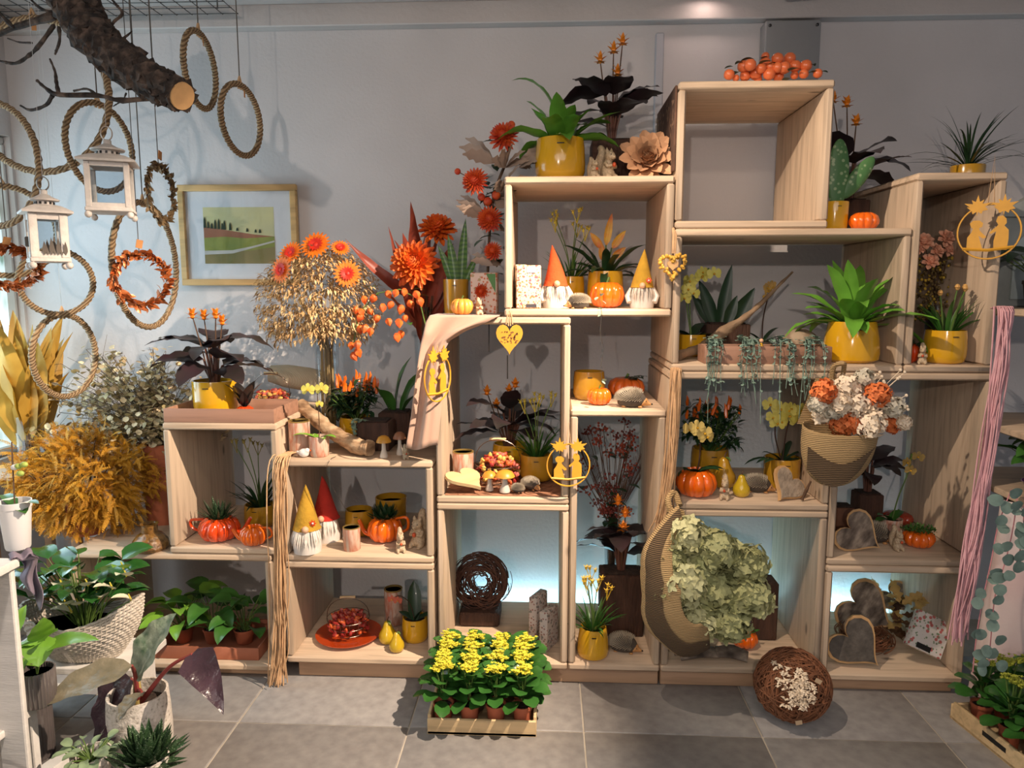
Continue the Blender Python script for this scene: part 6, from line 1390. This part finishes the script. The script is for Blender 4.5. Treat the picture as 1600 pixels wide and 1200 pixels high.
c = TP('potted_calathea', 'black silhouetted leafy plant in the hedgehog crate', 'potted plant', 1352, 822, ZO, 3.06, 3.07); z_ = block(c, .10, .13, .09); calathea(c, z_, .26, .15, 10, 33)
# bottom right crate
ZQ = .0765
barkheart('largest dark bark heart leaning against the light in bottom right crate', sit(1346, 1010, ZQ, 2.93, 2.94)+Vector((0, 0, .125)), px(92, 2.9), (-.45, -1.0, .1)); barkheart('small bark heart at the back of the bottom right crate', sit(1392, 1008, ZQ, 3.07, 3.08)+Vector((0, 0, .115)), px(56, 2.95), (-.4, -.8, -.1)); barkheart('front wooden heart with dark bark centre leaning on crate side', sit(1332, 1052, ZQ, 2.70, 2.71)+Vector((0, 0, .088)), px(88, 2.7), (-.4, -.8, .15), M('dark_bark_centre', (86, 80, 74), .95, .35, 30, .6, 60))
c = T('vine_ring', 'brown grapevine ring lying in the bottom right crate', 'wreath', (at(1352, 1022, 2.84).x, 2.86, ZQ+.04)); mb = MB(); g_ = random.Random(5); st_ = len(mb.v)
twigs(mb, 200, px(30, 2.84), px(15, 2.84), g_, 0, .002); mb.xf(Matrix.Rotation(pi/2, 4, 'X')); mb.v = [(x, y, max(-.038, z)) for x, y, z in mb.v]; mb.build('twigs', MATS['vine_brown'], c, kind='stuff')
c = T('oak_leaf_bunch', 'bunch of curled dry oak leaves in the bottom right crate', 'dried leaves', (at(1420, 1030, 2.92).x, 2.95, ZQ)); g_ = random.Random(15)
OAK = [M('oak_tan', (176, 142, 82), .7, .25, 20), M('oak_brown', (112, 72, 44), .75, .3, 20), M('oak_dark', (70, 48, 34), .8, .3, 20)]
for k in range(46):
    a = g_.uniform(0, 6.28); p = (g_.uniform(-.09, .12), g_.uniform(-.09, .06), .02+.20*g_.random()**1.3*(1-abs(g_.uniform(-.3, .3)))); mb = MB().leaf(p, a, g_.uniform(-.2, 1.2), g_.uniform(.07, .11), .05, g_.uniform(-.6, 1), 'oak', 10, .3, .08, 2, g_.uniform(-1, 1), 0, 4); mb.v = [(x, y, max(.002, z)) for x, y, z in mb.v]; mb.build('leaf', OAK[0 if p[2] > .14 else g_.randrange(3)], c)
c = TP('gift_box', 'tilted floral gift box with black ribbon label, bottom right crate', 'gift box', 1436, 1050, ZQ, 2.70, 2.72); c.rotation_euler = (-.35, .42, -.1); c.location.z += .046
MB().box((0, 0, .085), (px(56, 2.7), .04, px(60, 2.7)), .003).build('box', floral('rose_print', (212, 206, 200), (((184, 100, 96), 24, .2), ((120, 140, 110), 34, .17))), c); MB().box((-.01, -.021, .03), (.055, .002, .02)).build('black_label', BLK, c, False)
# ================================================================ neighbouring display at the right edge
rk = T('side_rack', 'pale plank rack with plants at the right photo edge', 'rack', (1.92, 2.72, 0))
for z in (1.415, 1.0, .78): MB().box((0, 0, z), (.62, .5, .024), .004).build('plank', wx, rk)
for sx, sy in ((-.26, .23), (.28, .23), (.28, -.23)): MB().box((sx, sy, .82), (.03, .03, 1.64), .003).build('post', m_white, rk)
c = T('potted_philodendron', 'dark leafy plant on the rack plank above pink packets', 'potted plant', (1.80, 2.80, 1.4275)); z_ = pot(c, .06, .10, M('plain_dark_pot', (1, 1, 1)), 'taper', True, False); pothos(c, z_, .12, .26, 16, 3, DGR, .09)
for i, (x, y) in enumerate(((1.70, 2.53), (1.80, 2.55))):
    c = T('pink_packet', ('left' if i == 0 else 'right')+' white packet with pink window on the rack plank', 'packet', (x, y, 1.4275), .1)
    MB().box((0, 0, .065), (.075, .05, .13), .003).build('packet', m_white, c); MB().box((0, -.0255, .07), (.045, .002, .085), .001).build('window', M('pink_fill', (196, 110, 140), .6, .3, 60), c)
c = T('garden_house', 'grey arched miniature greenhouse above the rack plank', 'ornament', (1.86, 2.95, 1.4275)); MB().box((0, 0, .17), (.30, .03, .34), .006).build('wall', M('greenhouse_grey', (150, 154, 150), .6), c)
MB().prism([(-.09, .03), (.09, .03), (.09, .2)]+[(.09*math.cos(R(a)), .2+.09*math.sin(R(a))) for a in range(15, 180, 15)]+[(-.09, .2)], .01, (0, -.02, 0)).build('arched_pane', M('misty_pane', (176, 186, 184), .2), c, angle=30)
MB().prism([(-.18, .34), (.18, .34), (0, .44)], .05).build('gable', MATS['greenhouse_grey'], c, angle=30)
c = T('potted_agave', 'spiky agave in magenta pot on the rack', 'potted plant', (1.86, 2.62, 1.0125)); z_ = pot(c, .07, .07, M('magenta_pot', (168, 40, 84), .3), 'taper', True, False); rosette(c, z_, .17, 22, 3, DGR, .03, (.1, 1.2), 'blade', .4, .2)
c = T('potted_pothos', 'bushy green pothos below the agave on the rack', 'potted plant', (1.80, 2.66, .7925)); z_ = pot(c, .06, .06, M('plain_dark_pot', (1, 1, 1)), 'taper', True, False); pothos(c, z_, .12, .27, 26, 6, GRN, .075)
c = T('purple_bowl', 'glossy purple glass bowl on the lowest rack plank', 'bowl', (1.70, 2.53, .7925)); MB().lathe([(.0001, 0), (.03, 0), (.05, .02), (.07, .05), (.066, .05), (.045, .022), (.0001, .006)], 24).build('bowl', M('purple_glaze', (76, 26, 84), .15, .3, 30, coat=.6), c)
c = T('pale_bag', 'tall pale pink fabric sack standing below the rack', 'sack', (1.66, 2.60, 0))
def sack(u, v):
    a = 2*pi*u; r_ = .082*(1+.06*math.sin(5*a+v*4)+.03*math.sin(9*a))*(1.05-.2*v); return (r_*math.cos(a)*1.2+.03*v, r_*math.sin(a)*.8, .02+.74*v)
o = MB().grid(sack, 30, 24, True).build('fabric', M('pink_white_cloth', (216, 186, 182), .9, .12, 3, .2, 30, rgb2=(222, 212, 206)), c, angle=None); o.modifiers.new('thick', 'SOLIDIFY').thickness = .003
c = T('eucalyptus_garland', 'grey green eucalyptus garland with round leaves at far right', 'garland', (0, 0, 0)); g_ = random.Random(5); EY = 2.26
EUC = M('eucalyptus_leaf', (112, 134, 124), .6, .25, 30)
for pts, n in (([(1580, 765), (1560, 820), (1548, 880), (1535, 940), (1525, 1000), (1520, 1050)], 17), ([(1590, 775), (1582, 830), (1570, 880), (1555, 930), (1548, 1000), (1545, 1040)], 15), ([(1600, 790), (1598, 840), (1588, 880)], 7)):
    p_ = bez([at(x, y, EY) for x, y in pts], 6); MB().tube(p_, .002, 4).build('stem', M('pinkish_stem', (186, 120, 124), .7), c)
    for k in range(n):
        p = p_[int((k+.5)/n*(len(p_)-1))]+Vector((g_.gauss(0, .012), -.008-.012*g_.random(), 0)); mb = MB().leaf((0, 0, 0), g_.uniform(0, 6.28), 0, .042*g_.uniform(.75, 1.15), .038, .3, 'round', 6, .12); mb.xf(Matrix.Translation(p) @ Matrix.Rotation(g_.uniform(.7, 1.9), 4, 'X')); mb.build('leaf', EUC, c)
PNK = M('pink_wool', (206, 158, 164), .95, .12, 30)
hank('pale pink wool hank hanging down beside the right crates', [(at(1566, 472, 2.52).x, 2.56, 1.432), (at(1563, 478, 2.48).x, 2.47, 1.425), (at(1555, 560, 2.46).x, 2.45, 1.24), (at(1543, 680, 2.44).x, 2.44, .98), (at(1522, 800, 2.42).x, 2.42, .72), (at(1505, 880, 2.4).x, 2.40, .56), (at(1492, 985, 2.38).x, 2.38, .36)], .010, .014, 52, PNK, 3, .0026, 'wool', 'wool_hank')
c = T('trailing_fern', 'spidery dark green plant hanging at the upper right rack', 'potted plant', (1.86, 2.9, 1.652)) if False else None

# ================================================================ kalanchoe trays on the floor
KPOT = M('terracotta_plastic', (170, 92, 62), .7, .1); KL = M('kalanchoe_leaf', (52, 98, 40), .32, .22, 14, coat=.25); KY = M('kalanchoe_yellow', (214, 202, 60), .6, .2, 80); KG = M('kalanchoe_green_bud', (170, 176, 60), .6, .2, 60)
PLY = wood('pale_plywood', (206, 178, 134), 0, knots=False)
def kal_proto(seed, fm, group, label, loc, h=.13):
    c = T('potted_kalanchoe', label, 'potted plant', loc, 0, group); g_ = random.Random(seed)
    MB().lathe([(.0001, 0), (.026, 0), (.032, .068), (.035, .069), (.035, .08), (.031, .08), (.03, .066)], 18).build('pot', KPOT, c); MB().lathe([(.0001, .07), (.0305, .069)], 14).build('soil', SOIL, c)
    for k in range(18):
        az = k*2.399; lv = k/18; b = (math.cos(az)*.014, math.sin(az)*.014, .09+.085*lv); MB().leaf(b, az, .4+.75*lv, .088*(1.1-.38*lv), .055, .85, 'petal', 6, .22, .02, 2, g_.uniform(-.3, .3), 0, 4).build('leaf', KL, c)
    for k in range(4):
        a = k*1.57+.4; q = .024 if k else 0; p = Vector((math.cos(a)*q, math.sin(a)*q, .085+h*.88+.012*g_.random())); MB().tube([(0, 0, .09), p], .0028, 5).build('flower_stalk', STEM, c); mb = MB()
        for j in range(24):
            d = Vector((g_.gauss(0, .0085), g_.gauss(0, .0085), abs(g_.gauss(0, .007)))); mb.leaf(p+d, j*1.9, .5, .0075, .006, .3, 'petal', 2, .1).leaf(p+d, j*1.9+1.57, .5, .0075, .006, .3, 'petal', 2, .1).leaf(p+d, j*1.9+3.14, .5, .0075, .006, .3, 'petal', 2, .1).leaf(p+d, j*1.9+4.71, .5, .0075, .006, .3, 'petal', 2, .1).ball(p+d, .0035, 5, 4)
        mb.build('flower_cluster', fm, c)
    return c
def ktray(label, loc, rz, w_, d_, h=.055, slot=False):
    c = T('flower_tray', label, 'tray', loc, rz); t = .011
    MB().box((0, 0, .005), (w_, d_, .009)).build('base', PLY, c, False)
    for s in (-1, 1):
        MB().box((0, s*(d_/2-t/2), h/2), (w_, t, h), .002).build('long_side', PLY, c); MB().box((s*(w_/2-t/2), 0, h*.6), (t, d_-2*t, h*1.2), .002).build('short_side', PLY, c)
    if slot: MB().box((-(w_/2+.0006), -.0, h*.72), (.001, .10, .016)).build('hand_slot', BLK, c, False)
    return c
fa, fb_ = onz(668, 1146, 0), onz(838, 1153, 0); tw_ = fb_.x-fa.x; ty = (fa.y+fb_.y)/2
txc = (fa.x+fb_.x)/2; tc = ktray('pale plywood tray of yellow kalanchoes on the tiled floor', (txc, ty+.158, 0), 0, tw_, .316)
first = None; rows = ('front', 'second', 'third', 'back'); cols_ = ('far left', 'left', 'right', 'far right'); g_ = random.Random(77); protos = []
sx = (tw_-.022-.076)/3
for j in range(4):
    for i in range(4):
        loc = (txc-tw_/2+.011+.038+sx*i, ty+.011+.038+.0725*j, .0098); lb = 'yellow kalanchoe, %s plant of the %s row in the plywood tray' % (cols_[i], rows[j])
        if len(protos) < 3: protos.append(kal_proto(len(protos)+1, KY, 'yellow kalanchoes in the front tray', lb, loc)); protos[-1].rotation_euler = (0, 0, g_.uniform(0, 6))
        else: copy_thing(protos[g_.randrange(3)], loc, g_.uniform(0, 6.28), lb)
ra, rb = onz(1484, 1121, 0), onz(1600, 1216, 0); dv = (rb-ra).normalized(); ang = math.atan2(dv.y, dv.x)
# tray whose left side runs from ra towards rb
lenY = .40; nrm = Vector((-dv.y, dv.x, 0)); ctr = ra+dv*(lenY/2)+nrm*.15
ktray('plywood tray with hand slot and budding kalanchoes at right photo edge', (ctr.x, ctr.y, 0), ang+pi/2, .30, lenY, .055, True)
k = 0; pr = None
for i in range(3):
    for j in range(3):
        p = ra+dv*(.065+.125*i)+nrm*(.062+.089*j); lb = 'budding kalanchoe, %s of the %s file from crates in right tray' % (('near the hand slot', 'middle', 'far side')[j], ('first', 'second', 'third')[i])
        if not pr: pr = kal_proto(9, KG, 'budding kalanchoes in the right tray', lb, (p.x, p.y, .0098), .15)
        else: copy_thing(pr, (p.x, p.y, .0098), g_.uniform(0, 6), lb)

# ================================================================ low left crate and foreground left
ZX = .0565
tray('terracotta brown tray of leafy plants inside the low left crate', at(248, 1050, 2.7).x, at(412, 1050, 2.7).x, 2.66, 2.92, ZX, .05, M('terracotta_tray', (160, 96, 70), .7, .1))
LABS = ('pothos with green heart leaves at left of the terracotta tray', 'pothos in the middle of the terracotta tray', 'pothos at right of the terracotta tray beside raffia')
for i, x in enumerate((288, 335, 383)):
    c = T('potted_pothos', LABS[i], 'potted plant', (at(x, 1040, 2.78).x, 2.79, ZX+.0105)); z_ = pot(c, .042, .06, KPOT, 'taper', True, False); pothos(c, z_, .15, .24, 17, 30+i, GRN if i else LGR, .085, d=1)
WW = M('whitewashed_board', (212, 208, 202), .7, .08, 6, .15, 40, stretch=(1, 8, 8))
stand = T('white_stand', 'whitewashed plank plant stand at the lower left photo edge', 'stand', (0, 0, 0))
a, b = onz(0, 889, .78), onz(31, 873, .78); dv2 = (b-a).normalized(); an2 = math.atan2(dv2.y, dv2.x); cc = b-dv2*.35+Vector((-dv2.y, dv2.x, 0))*.15
MB().box((cc.x, cc.y, .77), (.70, .30, .024), .003, an2).build('upper_plank', WW, stand)
e_ = b-Vector((-dv2.y, dv2.x, 0))*-.012-dv2*.012
for f_, wd in ((.02, .075), (.11, .05), (.19, .075)):
    q = b+Vector((-dv2.y, dv2.x, 0))*(f_+.03)-dv2*.014; MB().box((q.x, q.y, .38), (.02, wd, .755), .003, an2).build('upright', WW, stand)
a3, b3 = onz(0, 1146, .30), onz(80, 1083, .30); d3 = (b3-a3).normalized(); an3 = math.atan2(d3.y, d3.x); n3 = Vector((-d3.y, d3.x, 0)); cc = b3-d3*.3+n3*.13
MB().box((cc.x, cc.y, .288), (.72, .26, .022), .003, an3).build('lower_plank', WW, stand)
for f_ in (-.05, -.45): q = b3+d3*f_+n3*.13; MB().box((q.x, q.y, .139), (.03, .22, .275), .003, an3).build('foot', WW, stand)
a4, b4 = onz(82, 1199, .04), onz(148, 1152, .04); d4 = (b4-a4).normalized(); q = (a4+b4)/2; MB().box((q.x, q.y, .03), (.30, .05, .05), .003, math.atan2(d4.y, d4.x)).build('floor_bar', WW, stand)
lc = T('lilac_cloth', 'dusty lilac cloth hanging off the white stand', 'cloth', (0, 0, 0))
def lil(u, v):
    if v < .3: t = v/.3; p = onz(14+34*u+4*t, 866-8*u+10*t, .785); return (p.x, p.y, .7835+.006*math.sin(u*9))
    t = (v-.3)/.7; p = at(32+28*u+6*t+4*math.sin(t*7+u*3), 876-6*u+(40+46*u)*t, 2.02+.02*math.sin(u*8+t*3)); return (p.x, p.y, p.z)
o = MB().grid(lil, 18, 24).build('drape', M('lilac_fabric', (134, 122, 136), .9, .08, 4, .1, 200), lc, angle=None); o.modifiers.new('thick', 'SOLIDIFY').thickness = .002
p = onz(4, 868, .7825); c = T('potted_orchid', 'white budding orchid in white plastic pot at left photo edge', 'potted plant', (p.x, p.y+.06, .7825)); z_ = pot(c, .042, .135, m_white, 'taper', True, False)
for az, e, L in ((-.2, .6, .09), (-.5, .3, .06), (2.5, .6, .1)): MB().leaf((0, 0, z_), az, e, L, .035, .7, 'strap', 6, .3).build('leaf', GRN, c)
MB().tube([(0, 0, z_), (.008, 0, .3)], .002, 5).build('support_stick', BRN, c)
for x, z in ((.032, .215), (.028, .235), (.045, .24), (.018, .232)): MB().ball((x, -.01, z), (.011, .008, .008), 8, 6).build('bud', M('green_bud', (170, 190, 90), .5) if x > .02 else m_white, c)
# woven basket with white anthuriums
c = T('anthurium_basket', 'white woven boat basket of glossy anthuriums with white flowers', 'planter', (at(138, 1062, 2.28).x, 2.28, .27)); WIC = M('white_wicker', (206, 196, 182), .85, .12, 30)
def rimz(a): return .13+.05*math.cos(a)**2+.03*max(0, math.cos(a))
mb = MB()
for k in range(72):
    a = 2*pi*k/72; pts = []
    for i in range(7): t = i/6; r1 = .10+.075*t+.02*math.sin(pi*t); pts.append((r1*1.15*math.cos(a), r1*.6*math.sin(a), .004+t*rimz(a)))
    mb.tube(pts, .0038, 5)
for j in range(17):
    t = (j+.5)/17; mb.tube([((.10+.075*t+.02*math.sin(pi*t)+.0035*(-1)**(k+j))*1.15*math.cos(2*pi*k/72), (.10+.075*t+.02*math.sin(pi*t)+.0035*(-1)**(k+j))*.6*math.sin(2*pi*k/72), .006+t*rimz(2*pi*k/72)) for k in range(72)], .0046, 5, True)
mb.build('wicker', WIC, c); MB().lathe([(.0001, .11), (.15, .11)], 20, sx=1.1, sy=.58).build('soil', SOIL, c); MB().lathe([(.0001, 0), (.1, 0), (.15, .105)], 20, sx=1.1, sy=.56).build('liner', M('dark_liner', (60, 50, 42), .9), c)
pothos(c, .11, .24, .40, 58, 50, M('anthurium_leaf', (44, 92, 38), .25, .3, 10, coat=.4), .088, 'ovate', depth=.55)
SPA = M('white_spathe', (226, 224, 196), .35, .06, 20, coat=.2); g_ = random.Random(3); bl = c.location
for x, y in ((98, 915), (104, 945), (112, 957), (138, 915), (176, 920), (198, 900), (193, 888), (205, 938), (124, 945), (155, 935)):
    p = at(x, y, 2.17+g_.uniform(-.02, .05))-bl; stemto(c, (p.x*.3, p.y*.3, .11), p, .002, STEM, 'flower_stalk'); f_ = MB().leaf(p, g_.uniform(3.6, 6), .75, .066, .056, .7, 'heart', 6, .25, cross=4).build('spathe', SPA if y != 888 else LGR, c)
    MB().tube([p, p+Vector((0, -.012, .026))], [.0035, .002], 6).build('spadix', YFL, f_)
c = T('basket_bench', 'low white bench carrying the woven anthurium basket', 'bench', (c.location.x-.04, 2.30, 0)); MB().box((0, 0, .257), (.5, .22, .024), .003).build('top', WW, c)
for s in (-1, 1): MB().box((s*.2, 0, .122), (.03, .18, .243), .003).build('leg', WW, c)
# pothos in ribbed glass on the lower plank
RIB = M('smoky_ribbed_glass', (104, 96, 94), .15, .12, 10, coat=.5)
def ribbed(c, r, h): MB().lathe([(.0001, 0), (.92*r, 0), (r, .04*h), (r, h), (.92*r, h), (.9*r, .1*h)], 64, mod=lambda a, z: 1+.025*math.cos(32*a)).build('ribbed_glass', RIB, c)
p = onz(62, 1098, .2995); c = T('potted_pothos', 'bright green pothos in smoky ribbed glass on the white stand', 'potted plant', (p.x, p.y, .2995)); ribbed(c, .046, .105); MB().lathe([(.0001, .09), (.041, .09)], 16).build('soil', SOIL, c); bl = c.location
for x0, y0, x1, y1, W, dr, rl in ((62, 1000, 60, 1042, .09, .5, .1), (55, 1010, 10, 1020, .06, .7, .3), (75, 1010, 155, 998, .05, .5, .6), (65, 1000, 68, 965, .07, -.2, .1), (52, 1020, 32, 1075, .045, .8, .5), (70, 1000, 90, 985, .05, .3, .3)):
    a_, b_ = at(x0, y0, p.y-.02)-bl, at(x1, y1, p.y-.06)-bl; stemto(c, (0, 0, .09), a_, .0028, STEM); leafto(c, a_, b_, W, LGR, 'heart', dr, rl)
q = onz(106, 1150, 0); c = T('ribbed_vase', 'empty smoky ribbed vase under the big alocasia leaf', 'vase', (at(106, 1125, 2.25).x, 2.13, 0)); c.location.z = .0; ribbed(c, .055, .2); c.location.x -= .03
# alocasia in speckled pot
PX = at(218, 1125, 2.13).x; c = T('potted_alocasia', 'alocasia with large silver and dark purple leaves in speckled white pot', 'potted plant', (PX, 2.13, 0)); bl = c.location; SPK = speckle('speckled_white_glaze', [(.3, (150, 140, 128)), (.42, (206, 198, 186)), (.6, (222, 214, 204))], 90, .6, .4)
z_ = pot(c, px(52, 2.13), .23, SPK, 'round', True, False)
SIL = M('silver_alocasia', (176, 184, 160), .35, .2, 30, .8, 26, rgb2=(84, 110, 82)); PUR = M('purple_alocasia', (62, 44, 52), .3, .3, 12, .9, 24); OLV = M('bronze_alocasia', (140, 130, 108), .35, .25, 16, .8, 26, rgb2=(96, 92, 74)); RST = M('red_petiole', (146, 66, 62), .4, .15, 10)
def alo(x0, y0, Y0, x1, y1, Y1, W, mat, dr=.4, roll=0, via=None, prof='ovate'):
    a_, b_ = at(x0, y0, Y0)-bl, at(x1, y1, Y1)-bl
    m_ = at(*via)-bl if via else Vector((a_.x*.3, a_.y*.3, (z_+a_.z)*.55)); MB().tube(bez([(0, 0, z_), m_, a_], 6), [.009-.005*i/12 for i in range(13)], 7).build('petiole', RST, c)
    leafto(c, a_, b_, W, mat, prof, dr, roll, 14, .3, .045)
alo(212, 1062, 2.12, 275, 958, 2.16, px(78, 2.12), SIL, .25, .5); alo(300, 1022, 2.1, 350, 1116, 2.0, px(64, 2.05), PUR, .5, .5, (262, 1045, 2.11), 'arrow'); alo(206, 1040, 2.06, 62, 1102, 1.92, px(62, 2.0), OLV, .25, -.35)
alo(205, 1060, 2.16, 148, 1168, 2.08, px(100, 2.1), PUR, .6, -.2, None, 'arrow'); alo(222, 1082, 2.08, 186, 1126, 2.0, px(46, 2.05), OLV, .5, .3); alo(195, 1110, 2.1, 160, 1185, 2.02, px(36, 2.0), PUR, .5, 0)
MB().tube([(0, 0, z_), (0, 0, z_+.09)], [.016, .01], 8).build('trunk_base', M('pale_stem_base', (186, 162, 96), .5), c)
# foreground pots cut by the lower edge
c = T('potted_haworthia', 'spiky haworthia in front of the speckled pot', 'potted plant', (at(230, 1190, 1.93).x, 1.93, 0)); z_ = pot(c, .06, .15, SPK, 'taper', True, False); rosette(c, z_, .115, 46, 5, SUCC, .036, (.1, 1.45), 'lance')
c = T('potted_peperomia', 'small grey green peperomia in white pot at the lower edge', 'potted plant', (at(143, 1190, 1.93).x, 1.93, 0)); z_ = pot(c, .055, .155, SPK, 'taper', True, False); pothos(c, z_, .05, .14, 30, 8, M('peperomia_leaf', (126, 146, 112), .5, .25, 20), .035, 'round')
p = onz(22, 1205, .2); c = T('white_metal_basket', 'white metal basket with arched handle at the lower left corner', 'basket', (p.x-.06, p.y-.12, 0)); MB().lathe([(.0001, .0), (.09, 0), (.115, .19), (.12, .2), (.112, .2), (.085, .01)], 28).build('tub', m_white, c)
MB().grid(lambda u, v: (.116*math.cos(pi*u), (v-.5)*.022, .19+.08*math.sin(pi*u)), 24, 2).build('handle', m_white, c, angle=None).modifiers.new('thick', 'SOLIDIFY').thickness = .003
MB().lathe([(.0001, .165), (.108, .165)], 20).build('soil', SOIL, c)
for az, L in ((-.2, .13), (1, .1), (-2.2, .1)): MB().leaf((0, 0, .168), az, .5, L, .045, .8, 'ovate', 7, .25, cross=4).build('leaf', GRN, c)
p = onz(6, 1095, .2995); c = T('striped_plant_pot', 'light green striped plant in grey woven pot at left photo edge', 'potted plant', (p.x-.04, p.y+.04, .2995)); z_ = pot(c, .065, .12, speckle('grey_woven_pot', [(.35, (140, 134, 120)), (.6, (190, 184, 170))], 50, .8, .5), 'cyl', True, False); nestfern(c, z_, .17, 16, 4, .04, LGR, (.3, 1.3), (.4, 1.1))
